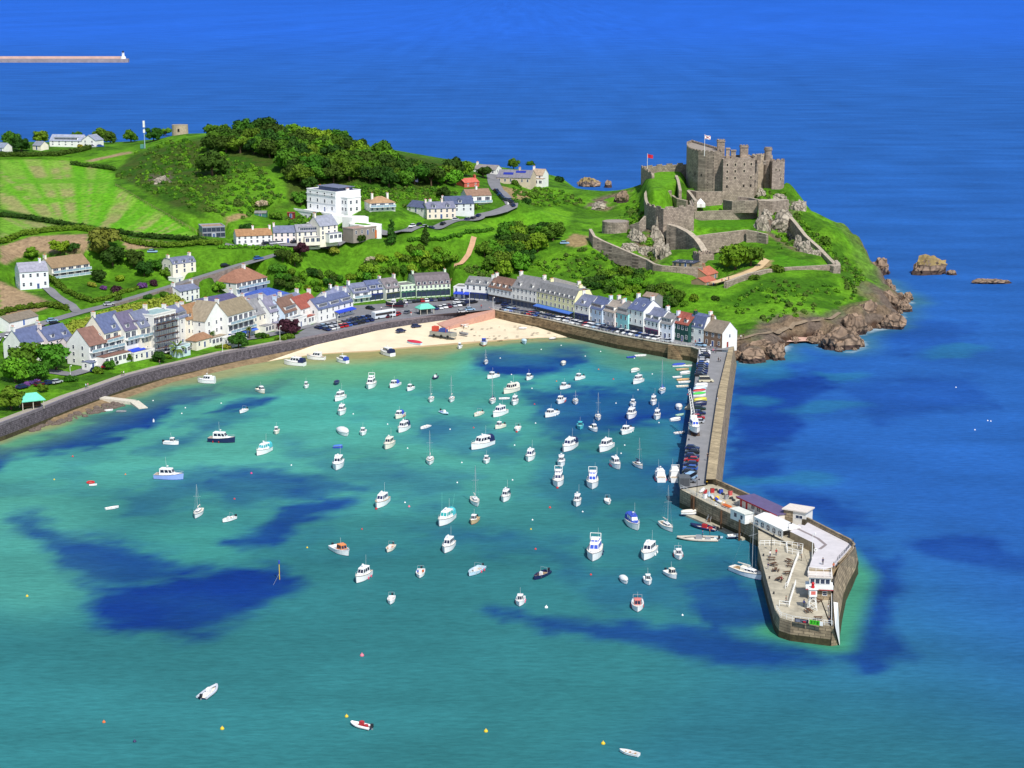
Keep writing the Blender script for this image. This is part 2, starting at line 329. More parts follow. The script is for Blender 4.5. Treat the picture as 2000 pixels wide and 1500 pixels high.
# ------------------------------------------------------------------ houses
M_GLASS = mat('window_glass', lin((52, 62, 84)), .15, .25, .6, spec=.6)
M_FRAME = mat('window_frame', lin((240, 240, 238)), .5, .03, 1)
M_DOOR = {}
def wallmat(c): return mat('render_%d_%d_%d' % c, lin(c), .8, .09, .5, spec=.2)
def roofmat(c): return mat('roof_%d_%d_%d' % c, lin(c), .75, .24, .9, .3, spec=.3, streak=.35)
WHT, CRM, OFF, PINKW, PALEB, TURQW, MINT, YEL, GRN_, STONE = (236, 236, 232), (236, 229, 212), (232, 230, 223), (234, 220, 214), (206, 222, 238), (160, 222, 222), (214, 232, 206), (238, 232, 180), (38, 78, 74), (136, 110, 92)
SLATE, SLATB, GREY, BRN, RED, TANR, DKS = (112, 118, 142), (92, 102, 136), (128, 128, 130), (122, 96, 84), (150, 84, 72), (142, 120, 92), (88, 88, 98)
_wc = {}
def winmesh(w, h, style='sash', fc=None):
    k = (round(w, 1), round(h, 1), style, fc)
    if k in _wc: return _wc[k]
    w, h = k[0], k[1]; mb = MB(); f = .09
    mb.box(-w / 2 - f, -.07, -h / 2 - f, w / 2 + f, .05, -h / 2, 0); mb.box(-w / 2 - f, -.07, h / 2, w / 2 + f, .05, h / 2 + f, 0)
    mb.box(-w / 2 - f, -.07, -h / 2, -w / 2, .05, h / 2, 0); mb.box(w / 2, -.07, -h / 2, w / 2 + f, .05, h / 2, 0)
    mb.add([(-w / 2, -.03, -h / 2), (w / 2, -.03, -h / 2), (w / 2, -.03, h / 2), (-w / 2, -.03, h / 2)], [(0, 1, 2, 3)], 1)
    n = max(1, round(w / .8))
    for i in range(1, n): x = -w / 2 + w * i / n; mb.box(x - .035, -.06, -h / 2, x + .035, -.031, h / 2, 0)
    if style == 'sash': mb.box(-w / 2, -.055, -.035, w / 2, -.032, .035, 0)
    _wc[k] = mb.mesh('window', [M_FRAME if fc is None else mat('frame_%d_%d_%d' % fc, lin(fc), .6, .05), M_GLASS]); return _wc[k]
def doormesh(c):
    if c not in M_DOOR: M_DOOR[c] = MB().box(-.5, -.06, 0, .5, .02, 2.1, 0).box(-.6, -.09, 0, -.5, .02, 2.2, 1).box(.5, -.09, 0, .6, .02, 2.2, 1).box(-.6, -.09, 2.1, .6, .02, 2.25, 1).mesh('door', [mat('door_%d_%d_%d' % c, lin(c), .5, .05), M_FRAME])
    return M_DOOR[c]
def house(label, x0, y0, x1, y1, z, eave, ridge, depth, roof='gable', wc=WHT, rc=SLATE, floors=2, cols=3, dorm=0, dstyle='gable', chim=(0,), side=1, shop=None, awn=None, balc=None, ww=.95, wh=1.35, dc=(70, 90, 140), fc=None, name='house', cat='house', porch=None, skyl=0, drop=3.0, group=None):
    A, B = W(x0, y0, z), W(x1, y1, z); L = (B - A).length; rz = math.atan2(B.y - A.y, B.x - A.x)
    m = A.lerp(B, .5); H = max(2.3, zfor(m.x, m.y, eave) - z)
    bk = Vector((-math.sin(rz), math.cos(rz), 0)); c = m + bk * (depth / 2)
    Rr = max(H + .25, zfor(c.x, c.y, ridge) - z) if roof != 'gfront' else max(H + .5, zfor(m.x, m.y, ridge) - z)
    u_ = Vector((math.cos(rz), math.sin(rz), 0)); fr = 5 if z > 7 else 9; pad([tuple((A - bk * fr - u_)[:2]), tuple((B - bk * fr + u_)[:2]), tuple((B + bk * (depth + 1) + u_)[:2]), tuple((A + bk * (depth + 1) - u_)[:2])], z - .12)
    o = thing(name, label, cat, A, rz, group); D = depth; wm = wallmat(wc); rm = roofmat(rc)
    mb = MB()
    if roof == 'gfront':
        mb.add([(0, 0, -drop), (L, 0, -drop), (L, 0, H), (L / 2, 0, Rr), (0, 0, H), (0, D, -drop), (L, D, -drop), (L, D, H), (L / 2, D, Rr), (0, D, H)], [(0, 1, 2, 3, 4), (9, 8, 7, 6, 5), (1, 6, 7, 2), (5, 0, 4, 9)])
    elif roof in ('gable', 'mansard'):
        a, b = (D * .22, Rr - (Rr - H) * .12) if roof == 'mansard' else (D / 2, Rr)
        mb.add([(0, 0, -drop), (L, 0, -drop), (L, D, -drop), (0, D, -drop), (0, 0, H), (L, 0, H), (L, D, H), (0, D, H), (0, a, b), (L, a, b), (0, D - a, b), (L, D - a, b)],
               [(0, 1, 5, 4), (2, 3, 7, 6), (1, 2, 6, 11, 9, 5), (3, 0, 4, 8, 10, 7)])
    else: mb.box(0, 0, -drop, L, D, H)
    mb.build('wall', wm, o)
    mb = MB(); e = .28; th = .16
    def slab(q):
        q = [Vector(p) for p in q]; mb.add(q + [p + Vector((0, 0, th)) for p in q], [(3, 2, 1, 0), (4, 5, 6, 7), (0, 1, 5, 4), (1, 2, 6, 5), (2, 3, 7, 6), (3, 0, 4, 7)])
    sl = (Rr - H) / (D / 2); g = .12
    if roof == 'gable':
        slab([(-g, -e, H - sl * e), (L + g, -e, H - sl * e), (L + g, D / 2, Rr), (-g, D / 2, Rr)]); slab([(-g, D / 2, Rr), (L + g, D / 2, Rr), (L + g, D + e, H - sl * e), (-g, D + e, H - sl * e)])
    elif roof == 'gfront':
        s2 = (Rr - H) / (L / 2); slab([(-e, -e, H - s2 * e), (L / 2, -e, Rr), (L / 2, D + g, Rr), (-e, D + g, H - s2 * e)]); slab([(L / 2, -e, Rr), (L + e, -e, H - s2 * e), (L + e, D + g, H - s2 * e), (L / 2, D + g, Rr)])
    elif roof == 'hip':
        k = min(D / 2, L / 2 - .1); v = [(-e, -e, H), (L + e, -e, H), (L + e, D + e, H), (-e, D + e, H), (k, D / 2, Rr), (L - k, D / 2, Rr), (-e, -e, H - .15), (L + e, -e, H - .15), (L + e, D + e, H - .15), (-e, D + e, H - .15)]
        mb.add(v, [(0, 1, 5, 4), (1, 2, 5), (2, 3, 4, 5), (3, 0, 4), (6, 7, 1, 0), (7, 8, 2, 1), (8, 9, 3, 2), (9, 6, 0, 3), (9, 8, 7, 6)])
    elif roof == 'mansard':
        a, b = D * .22, Rr - (Rr - H) * .12
        slab([(-g, -.15, H), (L + g, -.15, H), (L + g, a, b), (-g, a, b)]); slab([(-g, a, b), (L + g, a, b), (L + g, D / 2, Rr), (-g, D / 2, Rr)]); slab([(-g, D / 2, Rr), (L + g, D / 2, Rr), (L + g, D - a, b), (-g, D - a, b)]); slab([(-g, D - a, b), (L + g, D - a, b), (L + g, D + .15, H), (-g, D + .15, H)])
    else:
        mb.box(-.1, -.1, H, L + .1, .25, H + .5); mb.box(-.1, D - .25, H, L + .1, D + .1, H + .5); mb.box(-.1, .25, H, .25, D - .25, H + .5); mb.box(L - .25, .25, H, L + .1, D - .25, H + .5); mb.box(.25, .25, H - .05, L - .25, D - .25, H + .12, 1)
    rf = mb.build('roof', [rm if roof != 'flat' else wm, rm], o)
    fh = H / floors; wsty = 'sash'
    for f in range(floors):
        zc = fh * (f + .56)
        if f == 0 and shop:
            q = MB().box(.3, -.12, .4, L - .3, -.02, 2.5, 0); k = max(1, int(L / 2.2))
            for i in range(k + 1): x = .3 + (L - .6) * i / k; q.box(x - .1, -.17, .1, x + .1, -.02, 2.6, 1)
            q.box(.2, -.2, 2.5, L - .2, -.02, 3.05, 1); q.build('shop_front', [M_GLASS, mat('shop_%d_%d_%d' % shop, lin(shop), .6, .06)], o); continue
        if f < floors and balc and f in balc:
            bm = MB().box(0, -1.5, fh * f - .12, L, 0, fh * f + .06, 0)
            bm.box(.05, -1.48, fh * f + .06, L - .05, -1.44, fh * f + 1.0, 1); bm.box(0, -1.52, fh * f + 1.0, L, -1.4, fh * f + 1.08, 0)
            k = max(1, int(L / 3))
            for i in range(k + 1): x = .06 + (L - .12) * i / k; bm.box(x - .06, -1.5, fh * f + .06, x + .06, -1.38, fh * f + 1.05, 0)
            bm.build('balcony', [M_FRAME, mat('balustrade_glass', lin((150, 176, 190)), .2, .1)], o)
            k = max(1, int(L / 3.2))
            for i in range(k): put('window', winmesh(min(2.3, L / k - .6), min(2.0, fh - .6), 'plain', fc), o, (L * (i + .5) / k, 0, fh * f + fh * .48))
            continue
        di = cols // 2 if f == 0 else -1
        for i in range(cols):
            x = L * (i + .5) / cols
            if i == di and H / floors > 2.1: put('door', doormesh(dc), o, (x, 0, .02)); continue
            put('window', winmesh(min(ww, L / cols - .35), min(wh, fh - .7), wsty, fc), o, (x, 0, zc))
    if side:                                                   # windows on the gable walls
        for f in range(floors):
            for yy in ((D * .3, D * .7) if D > 7 else (D * .5,)):
                if side in (1, 3): put('window', winmesh(.9, min(1.2, fh - .8), wsty, fc), o, (0, yy, fh * (f + .56)), (0, 0, -math.pi / 2))
                if side in (2, 3): put('window', winmesh(.9, min(1.2, fh - .8), wsty, fc), o, (L, yy, fh * (f + .56)), (0, 0, math.pi / 2))
    if dorm:
        dw = min(1.7, L / dorm * .55) if dstyle != 'wide' else L / dorm * .72; sd = (Rr - H) / (D / 2) if roof != 'mansard' else (Rr - H) * .88 / (D * .22)
        for i in range(dorm):
            x = L * (i + .5) / dorm; y = .55 if roof != 'mansard' else .1; z0 = H + sd * y - .05; dh = min(1.55, max(.9, (Rr - z0) * .62)); y1 = min(D / 2, y + (dh + .1) / sd + .4) if roof != 'mansard' else D * .3
            mb = MB(); mb.box(x - dw / 2, y, z0 - .3, x + dw / 2, y1, z0 + dh, 0)
            if dstyle == 'gable': mb.add([(x - dw / 2 - .15, y - .15, z0 + dh - .1), (x + dw / 2 + .15, y - .15, z0 + dh - .1), (x, y - .15, z0 + dh + .6), (x - dw / 2 - .15, y1 + .3, z0 + dh - .1), (x + dw / 2 + .15, y1 + .3, z0 + dh - .1), (x, y1 + .3, z0 + dh + .6)], [(0, 1, 2), (0, 2, 5, 3), (2, 1, 4, 5), (5, 4, 3), (1, 0, 3, 4)], 1)
            elif dstyle == 'arch':
                q = [(x - (dw / 2 + .12) * math.cos(math.pi * j / 6), z0 + dh - .1 + .7 * math.sin(math.pi * j / 6)) for j in range(7)]; mb.add([(a, y - .12, b) for a, b in q] + [(a, y1 + .3, b) for a, b in q], [tuple(range(6, -1, -1))] + [(j, j + 1, j + 8, j + 7) for j in range(6)], 1)
            else: mb.box(x - dw / 2 - .12, y - .15, z0 + dh, x + dw / 2 + .12, y1 + .1, z0 + dh + .14, 1)
            d = mb.build('dormer', [wallmat(WHT), rm], o); put('window', winmesh(dw - .4, max(.5, dh - .4), 'plain', fc), d, (x, y, z0 + dh * .52))
    for i in range(skyl):
        x = L * (i + .5) / skyl; sd = (Rr - H) / (D / 2); y = D * .22; mb = MB().box(-.5, -.6, 0, .5, .6, .08, 0).box(-.4, -.5, .08, .4, .5, .1, 1); mb.build('skylight', [M_FRAME, M_GLASS], rf, (x, y, H + sd * y + th + .02), (math.atan(sd), 0, 0))
    for x in chim:
        yc = D / 2; xx = .45 if x == 0 else (L - .45 if x == 1 else L * x); zt = (Rr if roof != 'flat' else H) + 1.25
        mb = MB().box(xx - .42, yc - .75, H * .6, xx + .42, yc + .75, zt, 0).box(xx - .5, yc - .83, zt, xx + .5, yc + .83, zt + .15, 0)
        for k in (-.45, 0, .45): mb.lathe([(.14, zt + .15), (.12, zt + .6)], 6, 1, (xx, yc + k))
        mb.build('chimney', [wallmat(wc) if wc != STONE else M_PIERST, mat('clay_pot', lin((176, 104, 74)), .8, .1)], rf)
    if awn:
        a0, a1, ac = awn; mb = MB(); mb.add([(L * a0, -.05, 3.0), (L * a1, -.05, 3.0), (L * a1, -2.3, 2.35), (L * a0, -2.3, 2.35), (L * a1, -2.3, 2.1), (L * a0, -2.3, 2.1)], [(3, 2, 1, 0), (5, 4, 2, 3)])
        mb.build('awning', mat('awning_%d_%d_%d' % ac, lin(ac), .8, .06), o)
    if porch:
        p0, p1, pd, ph, pc = porch; mb = MB().box(L * p0, -pd, -1, L * p1, -.02, ph, 0).box(L * p0 - .1, -pd - .1, ph, L * p1 + .1, -.02, ph + .15, 1); pm = mb.build('porch', [wallmat(pc), rm], o)
        k = max(1, int(L * (p1 - p0) / 2))
        for i in range(k): put('window', winmesh(min(1.5, L * (p1 - p0) / k - .4), min(1.6, ph - .9), 'plain', fc), pm, (L * p0 + L * (p1 - p0) * (i + .5) / k, -pd, ph * .55))
    return o
NAVY, AWB = (40, 56, 120), (40, 70, 190)
def H_(*a, **k): return house(*a, **k)
Z = ZQ
# --- row along the quay, from the slipway corner to the pier
H_('white corner building with blue shopfront and three dormers', 908, 583, 956, 587, Z, 556, 541, 9, wc=WHT, rc=GREY, floors=2, cols=4, dorm=3, chim=(1,), shop=NAVY, awn=(0, .25, AWB), cat='building', wh=1.7)
H_('low white annex with a blue awning beside the corner building', 886, 582, 908, 583, Z, 562, 553, 8, 'flat', WHT, GREY, 2, 2, chim=(), awn=(.1, .9, AWB), cat='building')
H_('white pub with a long brown tiled roof and four dormers', 954, 588, 1000, 597, Z, 564, 543, 9, wc=WHT, rc=BRN, cols=6, dorm=4, chim=(0, 1), shop=(60, 48, 44), ww=.8, cat='pub')
H_('tall cream house with steep grey roof and two gabled dormers', 1000, 597, 1048, 606, Z, 564, 540, 10, wc=OFF, rc=GREY, floors=3, cols=6, dorm=2, chim=(0, 1), ww=.85, shop=(90, 90, 92))
H_('long yellow hotel with grey mansard roof and striped blue awning', 1048, 606, 1122, 624, Z, 578, 556, 10, 'mansard', YEL, GREY, 3, 9, dorm=8, dstyle='flat', chim=(.15, .9), awn=(.02, .98, (70, 110, 190)), shop=(90, 120, 90), cat='hotel', ww=.9)
H_('cream house with blue slate roof beside the yellow hotel', 1122, 624, 1150, 630, Z, 596, 576, 9, wc=OFF, rc=SLATE, cols=3, dorm=1, dstyle='gable', chim=(0,), shop=(60, 70, 120))
H_('pale blue house with one wide dormer in its slate roof', 1150, 629, 1176, 636, Z, 603, 581, 9, wc=PALEB, rc=SLATB, cols=3, dorm=1, dstyle='wide', chim=(1,))
H_('pinkish cream house with tan roof between the blue and turquoise houses', 1176, 635, 1200, 642, Z, 608, 588, 9, wc=PINKW, rc=(164, 152, 140), cols=3, dorm=1, dstyle='wide', chim=(1,))
H_('turquoise house with grey roof in the quay row', 1200, 641, 1226, 648, Z, 612, 592, 9, wc=TURQW, rc=GREY, cols=3, dorm=1, dstyle='wide', chim=(0,))
H_('tallest white house of the quay row with big end chimneys', 1226, 647, 1256, 654, Z, 605, 583, 10, wc=WHT, rc=SLATB, floors=3, cols=3, skyl=2, chim=(0, 1), shop=(60, 62, 70), side=2)
H_('white house with two glazed dormers beside the tallest quay house', 1256, 653, 1286, 660, Z, 626, 602, 10, wc=WHT, rc=SLATE, cols=4, dorm=2, dstyle='wide', chim=(1,), shop=(110, 60, 96))
H_('small white house with grey roof left of the green house', 1286, 659, 1312, 664, Z, 632, 612, 8, wc=(226, 232, 242), rc=GREY, cols=3, dorm=1, dstyle='wide', chim=(1,))
H_('dark green house with a red tiled roof and two dormers', 1313, 662, 1344, 669, Z, 632, 611, 8, wc=GRN_, rc=RED, cols=4, dorm=2, chim=(1,), side=0)
H_('white house with blue mansard roof right of the green house', 1345, 667, 1374, 673, Z, 640, 613, 8, 'mansard', WHT, SLATB, 2, 2, dorm=2, dstyle='flat', chim=(1,), ww=1.3)
def end_house():
    o = H_('brown stone house with a white gable at the pier root', 1374, 673, 1410, 680, Z, 648, 626, 8.5, wc=STONE, rc=(134, 122, 108), cols=3, chim=(0,), side=0)
    L = (W(1374, 673, Z) - W(1410, 680, Z)).length; wv = [c for c in o.children if c.name.startswith('wall')][0].data.vertices; H = wv[4].co.z; r = wv[8].co.z
    MB().add([(L + .06, 0, -2), (L + .06, 8.5, -2), (L + .06, 8.5, H), (L + .06, 4.25, r), (L + .06, 0, H)], [(0, 1, 2, 3, 4)]).build('gable_wall', wallmat(WHT), o)
    put('window', winmesh(.8, 1.1), o, (L + .07, 4.2, H * .75), (0, 0, math.pi / 2)); put('door', doormesh((150, 60, 50)), o, (L + .07, 3, 0), (0, 0, math.pi / 2))
end_house()
H_('plain grey shed behind the quay houses below the castle slope', 1255, 592, 1278, 596, 11, 580, 572, 5, wc=GREY, rc=(150, 132, 116), floors=1, cols=2, chim=(), side=0, name='shed', cat='shed')
# --- buildings round the square at the head of the harbour
H_('white house with grey roof at the left of the square', 652, 594, 690, 590, Z, 572, 560, 8, wc=WHT, rc=SLATE, cols=3, chim=(0,), side=0)
H_('white restaurant with first floor terrace on the square', 690, 592, 722, 588, Z, 571, 553, 9, wc=WHT, rc=SLATE, cols=3, dorm=1, dstyle='wide', chim=(0,), balc=(1,), side=0)
H_('white house with blue dormers next to the terrace restaurant', 722, 588, 754, 584, Z, 565, 547, 9, wc=WHT, rc=SLATB, cols=3, dorm=2, dstyle='wide', chim=(1,), side=0, shop=NAVY)
H_('grey roofed house with two white gabled dormers on the square', 754, 586, 783, 582, Z, 562, 543, 9, wc=OFF, rc=(122, 116, 120), cols=3, dorm=2, chim=(1,), side=0, shop=(70, 80, 60))
H_('pale green house with a grey roof and green shopfront', 783, 583, 813, 580, Z, 558, 542, 9, 'flat', MINT, GREY, 3, 4, chim=(0,), side=0, shop=(60, 110, 90))
H_('large mint green hotel with dark mansard and flat grey top', 813, 581, 880, 577, Z, 556, 533, 14, 'mansard', MINT, (112, 104, 108), 3, 8, dorm=6, dstyle='flat', chim=(0, 1), side=0, shop=(50, 80, 70), cat='hotel', ww=.9)
# --- left of the square, down the coast road
zl = 5.6
H_('white pub with blue window awnings at the corner of the square', 622, 630, 690, 612, zl, 596, 576, 8, wc=WHT, rc=SLATB, cols=6, dorm=3, dstyle='wide', chim=(.4, 1), awn=(.45, .97, AWB), cat='pub', side=1)
H_('white guest house with brick red roof beside the blue awning pub', 588, 634, 624, 622, zl, 598, 576, 9, wc=WHT, rc=RED, floors=2, cols=3, chim=(1,), porch=(.1, .9, 2.5, 3.0, WHT), side=1)
H_('house with rusty brown roof cut by a roof terrace', 556, 642, 590, 630, zl, 606, 580, 9, wc=PALEB, rc=BRN, cols=3, dorm=1, dstyle='wide', chim=(0,), balc=(1,), side=1)
H_('white house with grey roof and two storeys of wide dormers', 528, 646, 558, 637, zl, 606, 578, 9, wc=WHT, rc=(132, 130, 150), floors=3, cols=3, dorm=1, dstyle='wide', chim=(0,), porch=(.1, .95, 2.5, 3, (210, 200, 200)))
H_('cream house with two small white dormers and garden terrace', 496, 652, 530, 642, zl, 612, 584, 9, wc=CRM, rc=(136, 136, 140), cols=4, dorm=2, chim=(0,), porch=(.3, 1, 3, 2.6, OFF))
H_('glass fronted house with brown grey roof and blue ground floor', 446, 668, 496, 653, zl, 610, 585, 10, wc=WHT, rc=(138, 126, 104), floors=3, cols=3, chim=(0,), balc=(1, 2), side=1, awn=(0, 1, (70, 110, 210)))
H_('white double gabled house with tall end chimney', 402, 674, 446, 662, zl, 622, 590, 9, 'gfront', WHT, (150, 138, 118), 3, 3, chim=(), side=1, porch=(0, .8, 3, 2.8, WHT))
H_('orange roofed house with two white dormers', 366, 672, 402, 662, 6, 620, 594, 9, wc=CRM, rc=(150, 116, 84), floors=3, cols=4, dorm=2, chim=(0,), side=1)
H_('cream cottage with brown veranda roof below the orange roof', 384, 682, 416, 673, 5.8, 662, 650, 5, 'hip', CRM, (150, 114, 88), 1, 3, chim=(), side=1)
H_('slate roofed house with one dormer behind the scaffolding', 342, 678, 372, 668, 6.2, 620, 597, 9, wc=OFF, rc=SLATE, floors=3, cols=3, dorm=1, dstyle='wide', chim=(0,), side=0)
H_('flat topped pale house wrapped in scaffolding', 302, 690, 346, 678, 6.3, 612, 600, 9, 'flat', OFF, (150, 176, 176), 4, 3, chim=(), side=1, balc=(3,))
H_('house with steep slate roof and two arched dormers', 276, 694, 308, 684, 6.5, 636, 606, 9, wc=CRM, rc=SLATE, floors=3, cols=4, dorm=2, dstyle='arch', chim=(1,), side=0, balc=(2,))
H_('house with dark slate roof and blue awning over its terrace', 246, 700, 280, 691, 6.5, 642, 608, 9, wc=OFF, rc=(104, 98, 122), floors=3, cols=4, dorm=2, dstyle='arch', chim=(), side=0, balc=(2,), awn=(.1, .9, AWB))
H_('large house with one big arched glass dormer', 206, 706, 250, 694, 6.8, 645, 612, 10, wc=CRM, rc=SLATB, floors=3, cols=4, dorm=1, dstyle='arch', chim=(0,), side=1, balc=(1, 2))
H_('white villa with brown roof and glazed sun rooms', 176, 716, 240, 700, 6.5, 668, 636, 11, wc=WHT, rc=(130, 98, 88), floors=3, cols=4, chim=(), side=1, balc=(2,), skyl=1, porch=(.2, 1, 4, 3, WHT))
H_('small pale cottage with slate roof left of the brown roofed villa', 140, 700, 172, 692, 7.2, 672, 657, 7, wc=PINKW, rc=SLATE, cols=2, chim=(), side=1)
H_('slate roofed house with two dormers and pink walls', 96, 698, 142, 687, 7.4, 660, 636, 9, wc=PINKW, rc=SLATB, cols=4, dorm=2, chim=(0,), side=0)
H_('white gabled cottage with blue slate roof at the far left', 46, 706, 98, 694, 7.4, 668, 640, 10, wc=WHT, rc=SLATB, cols=4, chim=(0, 1), side=1, porch=(.4, .9, 3, 2.6, WHT))
H_('narrow white house squeezed behind the white double gabled house', 424, 646, 448, 640, 7, 612, 598, 8, wc=WHT, rc=SLATE, cols=2, dorm=1, chim=(0,), side=1)
H_('pale house with grey roof behind the arched dormer houses', 318, 660, 346, 652, 9, 622, 608, 8, wc=OFF, rc=GREY, cols=3, chim=(1,), side=1)
H_('white cottage with slate roof behind the rusty brown roof', 560, 612, 596, 604, 8, 588, 574, 8, wc=WHT, rc=SLATE, cols=3, chim=(0, 1), side=1)
H_('white rear house with slate roof behind the blue awning pub', 640, 606, 672, 599, 7, 582, 568, 7, wc=WHT, rc=(126, 132, 160), cols=3, chim=(1,), side=1)
H_('small white garage below the white villa', 176, 722, 188, 719, 6.6, 712, 708, 4, wc=WHT, rc=SLATE, floors=1, cols=1, chim=(), side=1, name='garage', cat='garage')
H_('low garage range with terrace roof before the scaffolding house', 262, 704, 302, 695, 6.2, 688, 684, 5, 'flat', OFF, GREY, 1, 4, chim=(), side=0, name='garage', cat='garage')
H_('small grey roofed cottage behind the turquoise quay house', 1196, 612, 1222, 618, 8, 596, 586, 6, wc=OFF, rc=(120, 116, 112), floors=1, cols=3, chim=(0,), side=0)
H_('long dark roofed annex behind the yellow hotel', 1070, 570, 1120, 584, 9, 556, 549, 6, wc=OFF, rc=(150, 146, 138), floors=1, cols=6, chim=(1,), side=0, cat='annex')
H_('white bungalow with slate roof between the chalet and twin gables', 862, 404, 888, 404, 35, 396, 388, 7, wc=WHT, rc=(108, 114, 140), floors=1, cols=3, chim=(0,), side=2)
H_('white sun room built out from the slate roofed pink house', 118, 702, 140, 696, 7.2, 682, 676, 4, 'hip', WHT, SLATE, 1, 3, chim=(), side=1, name='sun_room', cat='sun room')
H_('white lean-to shop front below the orange roofed house', 348, 694, 372, 688, 6, 676, 670, 4, 'flat', (200, 222, 226), GREY, 1, 4, chim=(), side=1, ww=1.4, cat='shop')
H_('white terrace wing under the glass fronted house', 450, 676, 482, 668, 5.7, 659, 655, 4, 'flat', WHT, GREY, 1, 3, chim=(), side=1, ww=1.6, cat='building')
H_('small white gabled cottage left of the arched dormer house', 196, 690, 212, 685, 8, 664, 650, 7, wc=WHT, rc=SLATE, cols=2, chim=(0,), side=1)
H_('white terraced cottage with two skylights above the scaffolding house', 340, 640, 372, 631, 10, 612, 600, 7, wc=WHT, rc=SLATEB if False else SLATE, cols=3, skyl=2, chim=(1,), side=1)
H_('white flat roofed extension beside the rusty brown roof', 576, 642, 600, 634, 5.6, 620, 616, 4, 'flat', WHT, GREY, 1, 3, chim=(), side=1, ww=1.5, cat='building')
H_('white house with slate roof behind the two small white dormers', 500, 626, 530, 618, 8.5, 600, 588, 7, wc=WHT, rc=SLATE, cols=3, chim=(0,), side=1)
# --- second line up the slope
H_('white modern house with hipped brown roof above the harbour', 462, 576, 522, 563, 13, 547, 524, 12, 'hip', WHT, (150, 108, 88), 2, 4, chim=(.6,), side=1, balc=(1,))
H_('long low building with a bright blue roof', 505, 594, 565, 583, 10, 578, 563, 12, 'hip', WHT, (66, 92, 170), 1, 5, chim=(), side=1, cat='building')
H_('long dark slate roofed building behind the orange roofed house', 400, 612, 470, 598, 11, 592, 578, 10, wc=WHT, rc=(84, 82, 118), floors=1, cols=5, chim=(1,), side=1, cat='building')
H_('small white house with slate roof against the hill road wall', 352, 592, 390, 584, 12.5, 566, 556, 8, wc=WHT, rc=SLATE, cols=4, chim=(0, 1), side=1)
H_('white chimney block house behind the small slate roofed house', 344, 556, 358, 553, 17, 543, 539, 4, 'flat', WHT, GREY, 1, 1, chim=(), side=0, name='outhouse', cat='outhouse')
H_('cream mansard roofed house standing alone above the hill road', 338, 536, 383, 530, 21, 514, 502, 8, 'mansard', CRM, SLATE, 2, 3, dorm=3, chim=(0, 1), side=1)
H_('cream house with orange brown roof and glazed balconies', 102, 544, 176, 534, 21, 519, 500, 11, wc=CRM, rc=TANR, cols=5, chim=(0,), side=1, balc=(0, 1))
H_('white house with slate roof and garden steps in the left field', 40, 566, 96, 562, 19, 530, 512, 10, wc=(228, 236, 240), rc=(150, 150, 164), floors=2, cols=4, chim=(.8,), side=1)
H_('long white garage with brown roof beside the hill road', 18, 642, 75, 628, 13, 623, 612, 8, wc=WHT, rc=(128, 118, 104), floors=1, cols=1, chim=(), side=0, dc=(70, 110, 180), name='garage', cat='garage')
H_('terraced house with grey slate roof behind the glass fronted house', 488, 606, 528, 596, 11, 588, 576, 8, wc=OFF, rc=(120, 122, 140), floors=2, cols=3, chim=(0,), side=0)
H_('white house with grey roof tucked behind the white double gabled house', 380, 630, 420, 620, 9, 605, 592, 8, wc=WHT, rc=(150, 150, 156), floors=2, cols=3, chim=(1,), side=1)
# --- terrace on the hillside
H_('low white cottages with brown roof at the left of the hill terrace', 462, 477, 532, 474, 28.5, 460, 447, 8, wc=WHT, rc=(158, 120, 86), cols=6, chim=(.5, 1), side=1)
H_('pale pink house with slate roof in the hill terrace', 534, 475, 580, 474, 28, 454, 441, 8, wc=(236, 222, 216), rc=SLATE, cols=4, chim=(0,), side=0)
H_('cream house with long grey dormer in the hill terrace', 580, 475, 625, 473, 28, 452, 438, 8, wc=CRM, rc=(140, 140, 150), cols=4, dorm=1, dstyle='wide', chim=(1,), side=0, porch=(.3, 1, 2, 2.6, CRM))
H_('cream gabled house with grey roof below the white mansion', 625, 470, 660, 466, 29, 440, 421, 9, wc=CRM, rc=(144, 148, 162), cols=3, chim=(0,), side=1, floors=3, porch=(.3, 1, 3, 3, WHT))
H_('grey flat roofed modern house with black glazing by the field', 396, 466, 440, 464, 29, 444, 440, 10, 'flat', (150, 154, 168), (160, 132, 112), 2, 5, chim=(), side=0, ww=2, wh=1.6, fc=(70, 74, 84))
def mansion():
    o = H_('big white three storey mansion on the hillside', 600, 408, 656, 416, 36, 373, 366, 15, 'flat', (240, 240, 240), SLATE, 3, 4, chim=(0, 1), side=1, ww=1.1, wh=1.6, cat='mansion', fc=None)
    A, B = W(600, 408, 36), W(656, 416, 36); L = (B - A).length
    MB().box(L * .25, 3, 9.5, L * .9, 12, 11.2, 0).box(L * .2, 2.4, 11.2, L * .95, 12.6, 11.4, 0).build('roof_lantern', roofmat(SLATE), o)
    MB().box(L, 3, -3, L + 5, 11, 7, 0).box(L - .02, 2.8, 7, L + 5.2, 11.2, 7.4, 0).build('wing', wallmat((240, 240, 240)), o); MB().box(-.25, -.3, 7.6, L + .1, -.1, 8.0).box(-.25, -.25, 3.9, L + .1, -.1, 4.15).build('cornice', wallmat((232, 232, 232)), o)
    for i in range(2):
        for k in range(2): put('window', winmesh(1.1, 1.5), o, (L + 1.4 + 2.3 * i, 3, 1.8 + 3.2 * k)); put('window', winmesh(1.1, 1.5), o, (L + 5, 5 + 3.5 * i, 1.8 + 3.2 * k), (0, 0, math.pi / 2))
    MB().box(-1, -7, -6, L + 6, -.05, -.1, 0).box(-1, -7.2, -.1, L + 6, -6.9, .9, 0).box(2, -13, -10, L + 9, -7.2, -4, 0).build('terrace', wallmat((236, 236, 236)), o)
    for i in range(6): put('window', winmesh(1.4, 2.0), o, (2 + i * 3.2, -7.2, -2.6))
    for i in range(4): put('window', winmesh(2.2, 2.0, 'plain', (110, 170, 200)), o, (6 + i * 4, -13, -6))
mansion()
